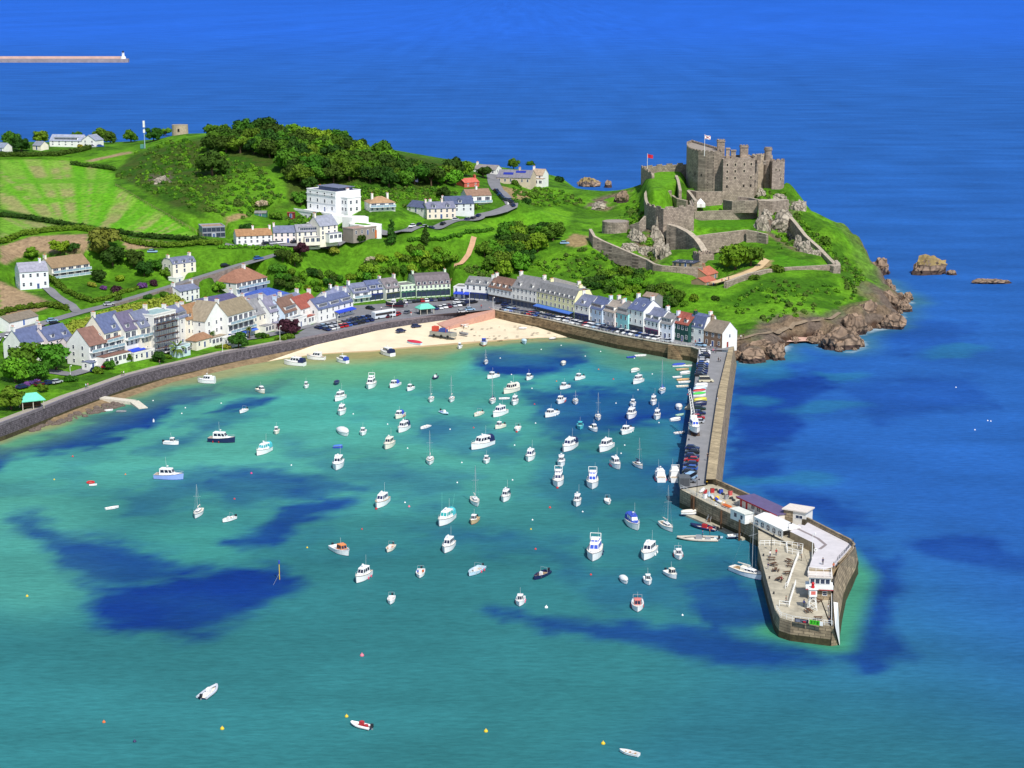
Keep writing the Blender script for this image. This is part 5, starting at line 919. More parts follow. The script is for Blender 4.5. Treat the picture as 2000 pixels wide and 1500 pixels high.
# bottom seen through the shallows: sand and weed-green towards the beach and the walls, by distance from shore
beach_px = [(0, 850), (110, 822), (200, 790), (335, 742), (475, 712), (560, 697), (640, 690), (720, 689), (820, 678), (900, 673), (1000, 667), (1090, 662), (1130, 664), (1207, 683), (1312, 703), (1362, 712)]
dB = pdist(QX, QY, beach_px); inside = QY > np.interp(QX, [p[0] for p in beach_px], [p[1] for p in beach_px]) - 6
kB = np.where((QX > -10) & (QX < 1366), 1, 0) * harb
rb = 30 + 20 * sstep(300, 700, QX) - 32 * sstep(840, 960, QX) + 8 * sstep(1120, 1200, QX)
mixc(kB * .75 * (1 - sstep(.5, 2.0, (dB + wy * .7) / rb)), GRN); mixc(kB * .9 * (1 - sstep(.25, 1.05, (dB + wy * .5) / (rb * .62))) * (1 - .6 * sstep(1110, 1150, QX)), SAND)
dC = pdist(SX, SY, [(p.x, p.y) for p in coast_w]); mixc((1 - sstep(0, 16, dC + wy * .25)) * .6, (.05, .17, .14))
ph = [W(1511, 1232, 0), W(1632, 1262, 0), W(1660, 1176, 0), W(1678, 1123, 0), W(1640, 1080, 0)]
mixc((1 - sstep(.5, 4, dC)) * sstep(.5, .62, nz(SX, SY, .2, 91, 3)) * .75, (.45, .55, .6)); mixc((1 - sstep(1, 7, pdist(SX, SY, ph))) * .75, (.06, .30, .13))
cw = nz(SX, SY, .03, 81, 5); C = C * (.86 + .28 * cw)[..., None]
def sea_material():
    m = bpy.data.materials.new('sea_water'); m.use_nodes = True; N = m.node_tree.nodes; L = m.node_tree.links
    N.remove(N['Principled BSDF']); df = N.new('ShaderNodeBsdfDiffuse'); gl = N.new('ShaderNodeBsdfGlossy'); gl.inputs['Roughness'].default_value = .25; mxs = N.new('ShaderNodeMixShader'); mxs.inputs[0].default_value = .028
    L.new(df.outputs[0], mxs.inputs[1]); L.new(gl.outputs[0], mxs.inputs[2]); L.new(mxs.outputs[0], N['Material Output'].inputs['Surface'])
    a = N.new('ShaderNodeAttribute'); a.attribute_name = 'water'
    g = N.new('ShaderNodeNewGeometry'); mp = N.new('ShaderNodeMapping'); mp.inputs['Rotation'].default_value = (0, 0, R(9)); mp.inputs['Scale'].default_value = (.32, 1.0, 1)
    L.new(g.outputs['Position'], mp.inputs[0])
    n1 = N.new('ShaderNodeTexNoise'); n1.inputs['Scale'].default_value = .85; n1.inputs['Detail'].default_value = 5; n1.inputs['Roughness'].default_value = .66
    n2 = N.new('ShaderNodeTexNoise'); n2.inputs['Scale'].default_value = .035; n2.inputs['Detail'].default_value = 6; n2.inputs['Roughness'].default_value = .65
    L.new(mp.outputs[0], n1.inputs[0]); L.new(mp.outputs[0], n2.inputs[0])
    r1 = N.new('ShaderNodeMapRange'); r1.inputs[1].default_value = .3; r1.inputs[2].default_value = .7; r1.inputs[3].default_value = .84; r1.inputs[4].default_value = 1.18
    r2 = N.new('ShaderNodeMapRange'); r2.inputs[1].default_value = .3; r2.inputs[2].default_value = .7; r2.inputs[3].default_value = .82; r2.inputs[4].default_value = 1.2
    L.new(n1.outputs[0], r1.inputs[0]); L.new(n2.outputs[0], r2.inputs[0])
    mu = N.new('ShaderNodeMath'); mu.operation = 'MULTIPLY'; L.new(r1.outputs[0], mu.inputs[0]); L.new(r2.outputs[0], mu.inputs[1])
    v = N.new('ShaderNodeVectorMath'); v.operation = 'SCALE'; L.new(a.outputs['Color'], v.inputs[0]); L.new(mu.outputs[0], v.inputs['Scale']); L.new(v.outputs[0], df.inputs[0])
    b = N.new('ShaderNodeBump'); b.inputs['Strength'].default_value = .6; b.inputs['Distance'].default_value = .4; L.new(n1.outputs[0], b.inputs['Height']); L.new(b.outputs[0], df.inputs['Normal']); L.new(b.outputs[0], gl.inputs['Normal'])
    return m
ny, nx = SX.shape; _i = (np.arange(ny - 1)[:, None] * nx + np.arange(nx - 1)[None, :]).ravel()
sea = put('sea', npmesh('sea', np.stack([SX.ravel(), SY.ravel(), 0 * SX.ravel()], 1), np.stack([_i, _i + 1, _i + nx + 1, _i + nx], 1), sea_material(), True,
   {'water': np.concatenate([np.clip(C, 0, 1).reshape(-1, 3), np.ones((ny * nx, 1))], 1)}))
tag(sea, 'blue and turquoise sea with dark weed patches', 'sea', kind='structure')
# ------------------------------------------------------------------ trees, shrubs, hedges
def leafmat(name, c, var=.35):
    m = mat(name, c, .75, var, 2.5, spec=.15, rnd=.25, hue=.28); return m
LK = {'dark': leafmat('leaf_dark', (.030, .080, .008)), 'mid': leafmat('leaf_mid', (.062, .155, .010)), 'bright': leafmat('leaf_bright', (.105, .240, .012)), 'olive': leafmat('leaf_olive', (.085, .130, .018)), 'copper': leafmat('leaf_copper', (.050, .018, .030)), 'gold': leafmat('leaf_gold', (.26, .27, .03)), 'violet': leafmat('leaf_violet', (.11, .055, .20)), 'blossom': leafmat('leaf_blossom', (.42, .45, .30))}
M_BARK = mat('bark', lin((92, 74, 56)), .9, .3, 2)
def icos():
    import bmesh as b_; bm = b_.new(); b_.ops.create_icosphere(bm, subdivisions=1, radius=1); v = np.array([x.co[:] for x in bm.verts]); f = np.array([[q.index for q in p.verts] for p in bm.faces]); bm.free(); return v, f
ICV, ICF = icos()
def leafcloud(rng, cen, rad, n, ls):
    """n leaf-clump faces over blobs (centres, radii) plus rough inner lumps; returns verts, quads"""
    k = len(cen); w_ = rad ** 2; pick = rng.choice(k, n, p=w_ / w_.sum()); d = rng.normal(size=(n, 3)); d /= np.linalg.norm(d, axis=1)[:, None]; d[:, 2] = np.where(d[:, 2] < -.45, -d[:, 2], d[:, 2])
    r = rad[pick] * rng.uniform(.80, 1.10, n); p = cen[pick] + d * r[:, None] * np.array((1, 1, .88))
    nn = d + rng.normal(size=(n, 3)) * .55; nn /= np.linalg.norm(nn, axis=1)[:, None]; t = np.cross(nn, rng.normal(size=(n, 3))); t /= np.linalg.norm(t, axis=1)[:, None] + 1e-9; b = np.cross(nn, t)
    s = ls * rng.uniform(.6, 1.35, n)[:, None]; v = np.stack([p - t * s - b * s * .7, p + t * s - b * s * .6, p + t * s * .8 + b * s, p - t * s * .9 + b * s * .8], 1).reshape(-1, 3); q = np.arange(4 * n).reshape(-1, 4)
    vs = [v]; qs = [q]; o = len(v)
    for c, rr in zip(cen, rad):
        cv = ICV * rr * .84 * (1 + rng.uniform(-.16, .16, (len(ICV), 1))) * np.array((1, 1, .86)) + c; vs.append(cv); qs.append(np.concatenate([ICF, ICF[:, 2:3]], 1) + o); o += len(cv)
    return np.concatenate(vs), np.concatenate(qs)
def fixtri(me): return me
CROWN = {}; TRUNK = {}
def crown(shape, var, kind):
    key = (shape, var, kind)
    if key in CROWN: return CROWN[key]
    rng = np.random.default_rng(hash((shape, var)) % 1000 + 7 if False else var * 17 + len(shape) * 101)
    if shape == 'round':
        k = 13; a = rng.uniform(0, 6.28, k); rr = np.sqrt(rng.uniform(0, 1, k)) * .72; z = rng.uniform(.5, 1.35, k); z = z * (1 - .28 * rr); cen = np.stack([rr * np.cos(a), rr * np.sin(a), z], 1); rad = rng.uniform(.26, .48, k); n, ls = 1100, .075
    elif shape == 'tall':
        k = 11; a = rng.uniform(0, 6.28, k); z = np.linspace(.4, 2.3, k); rr = .42 * (1 - (z / 2.7)) * rng.uniform(.3, 1.2, k); cen = np.stack([rr * np.cos(a), rr * np.sin(a), z], 1); rad = .5 * (1 - z / 3.2); n, ls = 900, .075
    else:                                                     # low bush
        k = 7; a = rng.uniform(0, 6.28, k); rr = np.sqrt(rng.uniform(0, 1, k)) * .62; cen = np.stack([rr * np.cos(a), rr * np.sin(a), rng.uniform(.2, .5, k)], 1); rad = rng.uniform(.32, .52, k); n, ls = 420, .1
    v, q = leafcloud(rng, cen, rad, n, ls); f = [tuple(dict.fromkeys(map(int, x))) for x in q]
    me = bpy.data.meshes.new('crown'); me.from_pydata(v.tolist(), [], f); me.materials.append(LK[kind]); me.update(); CROWN[key] = me; return me
def trunkmesh(v):
    if v in TRUNK: return TRUNK[v]
    mb = MB(); mb.tube((0, 0, -.3), (.02, 0, .45), .09, .06, 7); rs = random.Random(v)
    for i in range(4): a = i * 1.57 + rs.uniform(-.4, .4); mb.tube((.02, 0, .4), (.36 * math.cos(a), .36 * math.sin(a), .85 + rs.uniform(0, .2)), .045, .02, 5)
    TRUNK[v] = mb.mesh('trunk', M_BARK); return TRUNK[v]
NTREE = [0]
def tree(label, px, py, r, kind='mid', shape='round', group=None, at=None, squash=1.0, name=None, cat=None):
    p = T(px, py) if at is None else at; i = NTREE[0]; NTREE[0] += 1
    nm = name or ('shrub' if shape == 'bush' else 'tree'); t = thing(nm, label, cat or nm, p, (i * 2.4) % 6.28, group)
    put('crown', crown(shape, i % (5 if shape == 'round' else 3), kind), t, scale=(r, r, r * squash))
    if shape != 'bush': put('trunk', trunkmesh(i % 3), t, scale=(r, r, r * squash))
    return t
def hedge(label, pts, w_, h, kind='mid', dens=1.0):
    c = resample(pts, 1.4); rng = np.random.default_rng(len(label)); cen = np.array([(p.x, p.y, float(hgt(p.x, p.y)) + h * .45) for p in c]); cen = cen + rng.normal(size=cen.shape) * .18; k = max(1, int(w_ / 1.8)); allc = [cen]
    for j in range(1, k):
        o = offs(c, (j / k) * w_ - w_ / 2); allc.append(np.array([(p.x, p.y, float(hgt(p.x, p.y)) + h * .45) for p in o]) + rng.normal(size=(len(o), 3)) * .25)
    cen = np.concatenate(allc); rad = rng.uniform(.75, 1.15, len(cen)) * h * .62; v, q = leafcloud(rng, cen, rad, int(len(cen) * 26 * dens), .32); f = [tuple(dict.fromkeys(map(int, x))) for x in q]
    me = bpy.data.meshes.new('hedge'); me.from_pydata(v.tolist(), [], f); me.materials.append(LK[kind]); me.update(); return tag(put('hedge', me), label, 'hedge')
def polysample(poly, n, rng, mind):
    x0, y0 = np.min(poly, 0); x1, y1 = np.max(poly, 0); out = []; tries = 0
    while len(out) < n and tries < n * 60:
        tries += 1; x, y = rng.uniform(x0, x1), rng.uniform(y0, y1)
        if not inpoly(np.array([x]), np.array([y]), poly)[0]: continue
        p = T(x, y)
        if p.z > 1 and all((p - q).length > mind for q in out): out.append(p)
    return out
rng = np.random.default_rng(11)
# the wood on the hill
g = 'trees packed in the wood on the hill'
WOOD = [(405, 283), (480, 272), (570, 276), (640, 286), (720, 310), (800, 336), (868, 350), (905, 352), (890, 366), (830, 366), (760, 366), (690, 360), (640, 362), (600, 372), (565, 352), (545, 312), (480, 300), (420, 300)]
for i, p in enumerate(polysample(WOOD, 105, rng, 6.0)):
    k = ('dark', 'dark', 'mid', 'dark', 'mid', 'bright', 'dark', 'mid')[i % 8]
    tree({'dark': 'dark green tree packed among others in the hilltop wood', 'mid': 'mid green tree packed among others in the hilltop wood', 'bright': 'bright green tree standing out in the hilltop wood'}[k], 0, 0, rng.uniform(4.2, 7.2), k, 'round', g + {'dark': ' (dark ones)', 'mid': ' (mid green ones)', 'bright': ' (bright ones)'}[k], p, rng.uniform(.85, 1.2))
for x, y, r, k in ((430, 268, 6.5, 'mid'), (480, 262, 7, 'mid'), (520, 262, 7.5, 'dark'), (560, 266, 6.5, 'bright'), (610, 276, 6.5, 'bright'), (655, 282, 7.5, 'mid'), (700, 300, 6, 'bright'), (760, 322, 6.5, 'bright'), (808, 336, 6, 'mid')):
    tree('tree on the skyline of the hilltop wood, crown against the sea', x, y + 10, r, k, 'round', 'skyline trees of the hilltop wood')
# big clump below the castle green
g = 'trees in the big dark clump on the bank behind the slipway'
for i, p in enumerate(polysample([(945, 500), (990, 470), (1040, 452), (1085, 452), (1088, 480), (1050, 505), (1020, 530), (985, 548), (955, 535)], 26, rng, 4.0)):
    k = ('mid', 'dark', 'mid', 'bright')[i % 4]; tree({'mid': 'mid green tree in the big clump above the square', 'dark': 'dark green tree in the big clump above the square', 'bright': 'bright green tree in the big clump above the square'}[k], 0, 0, rng.uniform(3.6, 5.4), k, 'round', g + ' (' + k + ')', p, rng.uniform(.9, 1.2))
g = 'bushes of the green bank above the square'
for i, p in enumerate(polysample([(690, 540), (740, 515), (800, 505), (880, 498), (895, 510), (860, 528), (800, 536), (720, 556)], 40, rng, 3.4)):
    k = ('bright', 'bright', 'mid')[i % 3]; tree('%s green bush on the bank behind the square' % k, 0, 0, rng.uniform(2.4, 4.0), k, 'bush', g + ' (' + k + ')', p, 1.2)
g = 'bushes on the steep bank behind the blue roof'
for i, p in enumerate(polysample([(540, 530), (620, 540), (700, 552), (640, 570), (575, 570), (545, 560), (525, 545)], 30, rng, 3.2)):
    k = ('mid', 'bright', 'dark')[i % 3]; tree('%s green bush on the bank above the blue roof' % k, 0, 0, rng.uniform(2.0, 3.6), k, 'bush', g + ' (' + k + ')', p, 1.2)
g = 'bushes on the slope below the castle curtain wall'
for i, p in enumerate(polysample([(1150, 560), (1185, 530), (1250, 545), (1290, 560), (1360, 590), (1330, 600), (1250, 585), (1180, 575)], 34, rng, 4)):
    k = ('mid', 'dark', 'bright')[i % 3]; tree('%s green bush behind the quay houses below the castle' % k, 0, 0, rng.uniform(2.2, 4.2), k, 'bush', g + ' (' + k + ')', p, 1.1)
# single trees, each where the photo shows it: label, x, y of its foot, crown radius, kind, shape
for l, x, y, r, k, s in (
 ('big spreading green tree inside the lower castle ward', 1436, 526, 7.2, 'bright', 'round'), ('second dark crown merging with the big castle tree', 1466, 520, 6.2, 'mid', 'round'),
 ('dark conifer left of the white curved terrace road', 766, 478, 4.6, 'dark', 'tall'), ('dark conifer standing alone on the castle green edge', 832, 478, 3.6, 'dark', 'tall'),
 ('lone round dark tree on the bright scrub slope', 414, 344, 8.2, 'dark', 'round'), ('copper leaved tree in front of the hill terrace', 632, 476, 2.8, 'copper', 'tall'), ('wide purple leaved tree below the hill terrace', 586, 500, 4.2, 'copper', 'round'),
 ('copper beech in the seafront garden by the car park', 566, 656, 4.6, 'copper', 'round'), ('green bush at the foot of the garden copper beech', 560, 664, 3.0, 'mid', 'bush'),
 ('dark round seafront tree below the glass fronted house', 466, 682, 4.2, 'dark', 'round'), ('small dark seafront tree beside the parked cars', 310, 708, 2.6, 'dark', 'round'), ('small round tree by the red parked car', 213, 722, 2.4, 'mid', 'round'), ('thin young tree by the white villa drive', 250, 706, 2, 'mid', 'round'),
 ('large green tree filling the garden left of the white villa', 110, 724, 6.5, 'mid', 'round'), ('bright green tree in the garden at far left', 52, 720, 6.2, 'mid', 'round'), ('leafy tree below the white gabled cottage', 30, 746, 5.5, 'bright', 'round'), ('tree at the garden edge above the flower beds', 75, 742, 4.5, 'mid', 'round'),
 ('bushy tree beside the turquoise shelter', 22, 800, 5.2, 'mid', 'round'), ('rounded olive tree in front of the brown field', 208, 500, 8.0, 'olive', 'round'), ('very dark tree under the olive tree', 220, 520, 5.5, 'dark', 'round'), ('dark tree in the garden right of the olive tree', 262, 520, 4.5, 'dark', 'round'),
 ('bright round tree behind the cream balcony house', 118, 498, 4.2, 'bright', 'round'), ('bright green tree behind the slate roofed field house', 62, 506, 3.4, 'bright', 'round'), ('dark clipped tree next to the bright round tree', 145, 500, 3.2, 'dark', 'round'),
 ('yellow green bush against the hill retaining wall', 427, 572, 3.0, 'bright', 'round'), ('tree at the left edge of the hilltop houses', 22, 290, 6, 'mid', 'round'), ('dark tree beside the hilltop house drive', 42, 296, 5.5, 'dark', 'round'), ('tree behind the hilltop outbuilding', 80, 280, 5, 'bright', 'round'), ('tree behind the white hilltop house roof', 150, 272, 5, 'mid', 'round'), ('round tree right of the white hilltop house', 198, 278, 5.6, 'mid', 'round'), ('dark tree right of the round hilltop tree', 216, 280, 4.2, 'dark', 'round'), ('bushy tree left of the radio mast', 256, 278, 5, 'mid', 'round'), ('dark tree behind the radio mast', 300, 276, 5.2, 'dark', 'round'), ('bright tree left of the round stone tower', 324, 266, 5.4, 'bright', 'round'),
 ('orange leaved shrub in front of the hilltop house', 155, 288, 2.6, 'gold', 'bush'), ('tree above the small blue roofed hut', 808, 346, 5, 'mid', 'round'), ('dark tree above the twin gabled house', 868, 388, 4, 'dark', 'round'), ('bright tree left of the headland road', 905, 344, 5.5, 'bright', 'round'), ('dark tree by the top of the headland road', 944, 348, 4.2, 'dark', 'round'), ('round tree behind the solar panel house', 1003, 330, 4, 'mid', 'round'), ('tree behind the headland white gable', 1036, 330, 4, 'mid', 'round'), ('dark bush on the headland slope', 1096, 356, 4, 'dark', 'bush'),
 ('bush in front of the solar panel house', 1010, 362, 3.2, 'mid', 'bush'), ('bush on the headland by the dry bank', 1046, 388, 4.2, 'mid', 'bush'), ('dark bush at the edge of the castle green', 1030, 398, 3.6, 'dark', 'bush'), ('tree below the white mansion terrace', 620, 438, 3.6, 'mid', 'round'), ('leafy tree left of the mansion', 588, 400, 4.5, 'mid', 'round'), ('tree behind the green garden shed', 512, 408, 3.2, 'blossom', 'bush'), ('bush beside the green garden shed', 540, 428, 3.4, 'mid', 'bush'), ('dark bushes behind the terrace cottages', 480, 450, 4, 'dark', 'bush'), ('white flowering bush on the bank above the square', 720, 512, 3.0, 'blossom', 'bush'),
 ('dark bush in front of the white curved terrace', 702, 472, 3.4, 'dark', 'bush'), ('red leaved tree on the field edge below the terrace', 652, 500, 2.8, 'gold', 'round'), ('tree by the road right of the hill road wall', 552, 512, 3.6, 'dark', 'round'), ('round tree at the top end of the hill road wall', 576, 520, 3.8, 'mid', 'round'),
 ('bush on the sea slope right of the castle ridge', 1608, 478, 4.4, 'mid', 'bush'), ('bush against the outer castle wall', 1516, 532, 3.6, 'mid', 'bush'), ('small bush beside the outer wall path', 1472, 548, 2.6, 'mid', 'bush'), ('ivy bush below the gatehouse wall', 1398, 588, 2.4, 'dark', 'bush'), ('dark hedge tree behind the last quay houses', 1310, 600, 4.2, 'dark', 'bush'), ('bright bush beneath the curtain wall', 1212, 558, 4.4, 'bright', 'bush'), ('bush on the bank beside the footpath', 880, 512, 3.2, 'mid', 'bush'),
 ('dark purple bush in the villa garden', 232, 596 - 24, 3.4, 'copper', 'bush'), ('round purple bush beside the lawn', 304, 558, 2.6, 'copper', 'bush'), ('long purple shrub at the garden edge', 282, 562, 2.8, 'violet', 'bush'), ('lilac flowering shrub in the villa garden', 204, 566, 2.0, 'violet', 'bush'), ('yellow shrub in the middle of the villa garden', 182, 560, 2.2, 'gold', 'bush'), ('bright clipped bush on the villa lawn', 236, 548, 3.0, 'bright', 'bush'), ('dark tree behind the villa lawn', 196, 552, 3.6, 'dark', 'round'), ('bush next to the cream mansard house', 326, 546, 3.0, 'mid', 'round'), ('tree in the dark hollow of the villa garden', 282, 540, 4.0, 'dark', 'round'), ('second tree in the dark hollow of the villa garden', 304, 530, 3.6, 'mid', 'round'),
 ('small bush by the hill road junction', 228, 588, 2.4, 'mid', 'bush'), ('dark bush against the hill road wall', 286, 584, 2.2, 'dark', 'bush'), ('bush at the left of the arched wall', 316, 580, 2.2, 'mid', 'bush'),
 ('yellow bush on the seafront lawn', 398, 672, 1.8, 'gold', 'bush'), ('clipped green bush by the seafront cars', 396, 676, 2.0, 'mid', 'bush'), ('orange flowering bush beside the seafront path', 442, 682, 2.0, 'gold', 'bush'), ('dark clipped block hedge in the seafront garden', 508, 662, 2.4, 'dark', 'bush'), ('round hedge bush near the parked red car', 192, 730, 2.8, 'mid', 'bush'), ('low shrub by the seafront road', 140, 746, 2.6, 'mid', 'bush'), ('small tree by the purple flower bed', 85, 766, 2.0, 'mid', 'round')):
    tree(l, x, y, r, k, s)
def palm(label, x, y, h, s=1.0):
    t = thing('palm_tree', label, 'palm', T(x, y)); mb = MB(); mb.tube((0, 0, -.5), (.1, 0, h), .3 * s, .22 * s, 7); mb.build('trunk', M_BARK, t); mb = MB(); rs = random.Random(int(x))
    for i in range(30):
        a = i * 2.4; e = rs.uniform(-.5, 1.2); L = rs.uniform(1.8, 2.6) * s; prev = Vector((.1, 0, h)); d = Vector((math.cos(a) * math.cos(e), math.sin(a) * math.cos(e), math.sin(e))); side = Vector((-math.sin(a), math.cos(a), 0))
        for k in range(4):
            nx_ = prev + d * (L / 4); d = (d + Vector((0, 0, -.32))).normalized(); w0, w1 = (.38 - .07 * k) * s, (.31 - .08 * k) * s; dr = Vector((0, 0, .18 * s)); mb.add([prev - side * w0 - dr, prev, nx_, nx_ - side * w1 - dr], [(0, 1, 2, 3)]); mb.add([prev + side * w0 - dr, prev, nx_, nx_ + side * w1 - dr], [(3, 2, 1, 0)]); prev = nx_
    mb.build('crown', LK['olive'], t)
palm('big palm tree on the seafront by the terrace houses', 346, 698, 3.6, 1.6); palm('smaller palm beside the cottage with veranda', 412, 672, 4.5, .9); palm('slim palm tree in front of the glass fronted house', 487, 664, 4.2, .8); palm('young palm near the seafront lamp post', 368, 690, 3.2, .7)
# hedges
hedge('long yellow green hedge bank behind the seafront houses', [T(x, y) for x, y in ((112, 660), (160, 646), (210, 628), (262, 612), (310, 603), (352, 596))], 9, 3.0, 'gold', .8)
hedge('dark field hedge running above the brown field', [T(x, y) for x, y in ((-10, 424), (60, 430), (130, 442), (180, 452), (250, 460), (330, 468), (400, 474))], 3, 2.2, 'dark')
hedge('curving hedge between the light green strip and brown field', [T(x, y) for x, y in ((-10, 478), (40, 462), (100, 452), (150, 450), (200, 458), (250, 474), (330, 484), (430, 480))], 4, 2.4, 'mid')
hedge('hedge along the top of the green field below the hilltop houses', [T(x, y) for x, y in ((-10, 306), (60, 306), (110, 305), (140, 300), (176, 292))], 4, 2.6, 'dark')
hedge('hedge dividing the green field from the scrub hill', [T(x, y) for x, y in ((140, 322), (190, 328), (224, 334))], 3, 2.2, 'dark')
hedge('clipped hedge edging the villa garden', [T(x, y) for x, y in ((92, 542), (120, 566), (150, 582), (178, 592))], 3, 2.2, 'mid')
hedge('hedge below the brown field at far left', [T(x, y) for x, y in ((-10, 618), (40, 606), (90, 600), (128, 606))], 5, 2.2, 'mid')
hedge('hedge along the lower edge of the villa garden', [T(x, y) for x, y in ((178, 592), (200, 588), (240, 574), (280, 562))], 2.5, 1.6, 'mid')
hedge('hedge in front of the hill terrace cottages', [T(x, y) for x, y in ((430, 486), (500, 488), (570, 492))], 3, 1.6, 'bright')
hedge('leafy slope edge between the castle green and the square', [T(x, y) for x, y in ((800, 474), (850, 470), (900, 464), (960, 452))], 3, 1.6, 'mid')
# low scrub covering the hill
cen = []; rad = []
for poly, n in (([(228, 345), (300, 305), (420, 300), (520, 330), (560, 390), (470, 430), (400, 415), (330, 392)], 620), ([(262, 300), (330, 274), (420, 282), (410, 305), (320, 310)], 120), ([(680, 368), (860, 368), (900, 380), (850, 400), (770, 398), (700, 392)], 260), ([(780, 405), (900, 385), (960, 400), (900, 420)], 60), ([(1000, 362), (1100, 372), (1150, 400), (1060, 405), (1000, 395)], 150), ([(560, 420), (620, 425), (640, 445), (560, 440)], 50), ([(1200, 430), (1245, 390), (1256, 420), (1230, 460)], 60), ([(1560, 430), (1690, 540), (1660, 590), (1645, 540)], 130), ([(1180, 480), (1300, 525), (1260, 545), (1180, 510)], 60), ([(960, 520), (1000, 545), (920, 540), (890, 525)], 60), ([(1400, 600), (1500, 550), (1620, 555), (1660, 590), (1500, 635)], 90), ([(1030, 520), (1150, 485), (1250, 515), (1240, 550), (1100, 545)], 130), ([(1250, 475), (1300, 440), (1310, 505), (1270, 510)], 40), ([(1485, 420), (1560, 400), (1590, 470), (1520, 490)], 60), ([(1345, 352), (1500, 372), (1530, 350), (1536, 392), (1490, 392)], 40)):
    q = np.array(poly); k = 0
    while k < n:
        x, y = rng.uniform(q[:, 0].min(), q[:, 0].max()), rng.uniform(q[:, 1].min(), q[:, 1].max())
        if not inpoly(np.array([x]), np.array([y]), poly)[0]: continue
        k += 1; p = T(x, y)
        if p.z < 2: continue
        r = rng.uniform(.4, 1.25) * (1.5 if rng.random() < .12 else 1); cen.append((p.x, p.y, p.z + r * .25)); rad.append(r)
cen, rad = np.array(cen), np.array(rad)
for kind, sel in (('olive', np.arange(len(cen)) % 3 == 0), ('mid', np.arange(len(cen)) % 3 == 1), ('bright', np.arange(len(cen)) % 3 == 2)):
    v, q = leafcloud(rng, cen[sel], rad[sel], int(sel.sum() * 34), .3); me = bpy.data.meshes.new('scrub'); me.from_pydata(v.tolist(), [], [tuple(dict.fromkeys(map(int, x))) for x in q]); me.materials.append(LK[kind]); me.update()
    tag(put('scrub', me), {'olive': 'olive scrub and gorse covering the hillsides', 'mid': 'green scrub scattered over the hillsides', 'bright': 'bright green low scrub scattered over the hillsides'}[kind], kind='stuff')
# ------------------------------------------------------------------ boats
def paint_(c, r=.35): return mat('gel_%d_%d_%d' % c, lin(c), r, .06, 1, spec=.5)
BW, BC, BNAVY, BBLUE, BTURQ, BRED, BGREY, BTAN, BORG, BLK, BPALE = (240, 240, 240), (232, 226, 210), (30, 40, 84), (50, 80, 180), (70, 180, 190), (180, 44, 50), (150, 154, 160), (196, 170, 132), (220, 110, 50), (40, 40, 46), (190, 216, 232)
M_BGL = mat('boat_glass', lin((28, 36, 60)), .12, .2, 1, spec=.6)
M_STEEL = mat('stainless', lin((206, 210, 214)), .3, .05, 1, metal=.5)
def hullpts(L, B, F, fine=2.4, stern=.86, n=11):
    st = []
    for i in range(n):
        s = i / (n - 1); x = -L / 2 + L * s; w_ = B / 2 * (stern + (1 - stern) * min(1, s / .35)) * (1 - max(0, (s - .42) / .58) ** fine) if i < n - 1 else .02; st.append((x, w_, F * (1 + .42 * s ** 2)))
    return st
def hullmesh(L, B, F, top, bot, fine=2.4, stern=.86, inner=None, floor=.12):
    st = hullpts(L, B, F, fine, stern); mb = MB(); rows = []
    for x, w_, h in st:
        fl = .12 * max(0, x) / (L / 2) * F; rows.append([(x, -w_, h), (x - fl, -w_ * .93, .14), (x - fl * 2, -w_ * .72, -.28), (x - fl * 2, w_ * .72, -.28), (x - fl, w_ * .93, .14), (x, w_, h)])
    nr = len(rows); vs = [p for r in rows for p in r]; fs = []; ms = []
    for i in range(nr - 1):
        for j in range(5): fs.append((i * 6 + j, i * 6 + j + 1, (i + 1) * 6 + j + 1, (i + 1) * 6 + j)); ms.append(0 if j in (0, 4) else 1)
    fs.append(tuple(range(5, -1, -1))); ms.append(0); b = len(mb.v); mb.v += vs; mb.f += [list(f) for f in fs]; mb.m += ms
    for sgn in (-1, 1):                                        # rubbing strake
        for (x0, w0, h0), (x1, w1, h1) in zip(st[:-1], st[1:]): mb.add([(x0, sgn * w0, h0 - .12), (x1, sgn * w1, h1 - .12), (x1, sgn * (w1 + .05), h1 - .02), (x0, sgn * (w0 + .05), h0 - .02), (x1, sgn * w1, h1 + .02), (x0, sgn * w0, h0 + .02)], [(0, 1, 2, 3) if sgn < 0 else (3, 2, 1, 0), (3, 2, 4, 5) if sgn < 0 else (5, 4, 2, 3)], 2 if inner is None else 0)
    if inner is not None:
        q = [(x * .96, w_ * .84, h) for x, w_, h in st]
        for sgn in (-1, 1):
            for (a, w0, h0), (b_, w1, h1), (c, u0, k0), (d, u1, k1) in zip(st[:-1], st[1:], q[:-1], q[1:]): mb.add([(a, sgn * w0, h0), (b_, sgn * w1, h1), (d, sgn * u1, k1), (c, sgn * u0, k0), (c, sgn * u0 * .9, floor), (d, sgn * u1 * .9, floor)], [(0, 1, 2, 3), (3, 2, 5, 4)], 0)
        for (c, u0, k0), (d, u1, k1) in zip(q[:-1], q[1:]): mb.add([(c, -u0 * .9, floor), (d, -u1 * .9, floor), (d, u1 * .9, floor), (c, u0 * .9, floor)], [(0, 1, 2, 3)], 3)
    return mb.mesh('hull', [paint_(top), paint_(bot), paint_((120, 124, 132)), paint_(inner or BC)])
def deckmesh(L, B, F, c, fine=2.4, stern=.86, x0=-1.0, x1=1.0, dz=-.04):
    st = [s for s in hullpts(L, B, F, fine, stern) if x0 * L / 2 - .01 <= s[0] <= x1 * L / 2 + .01]; mb = MB(); mb.add([(x, -w_ * .97, h + dz) for x, w_, h in st] + [(x, w_ * .97, h + dz) for x, w_, h in st], [(i, i + 1, len(st) + i + 1, len(st) + i) for i in range(len(st) - 1)]); return mb.mesh('deck', paint_(c, .6))
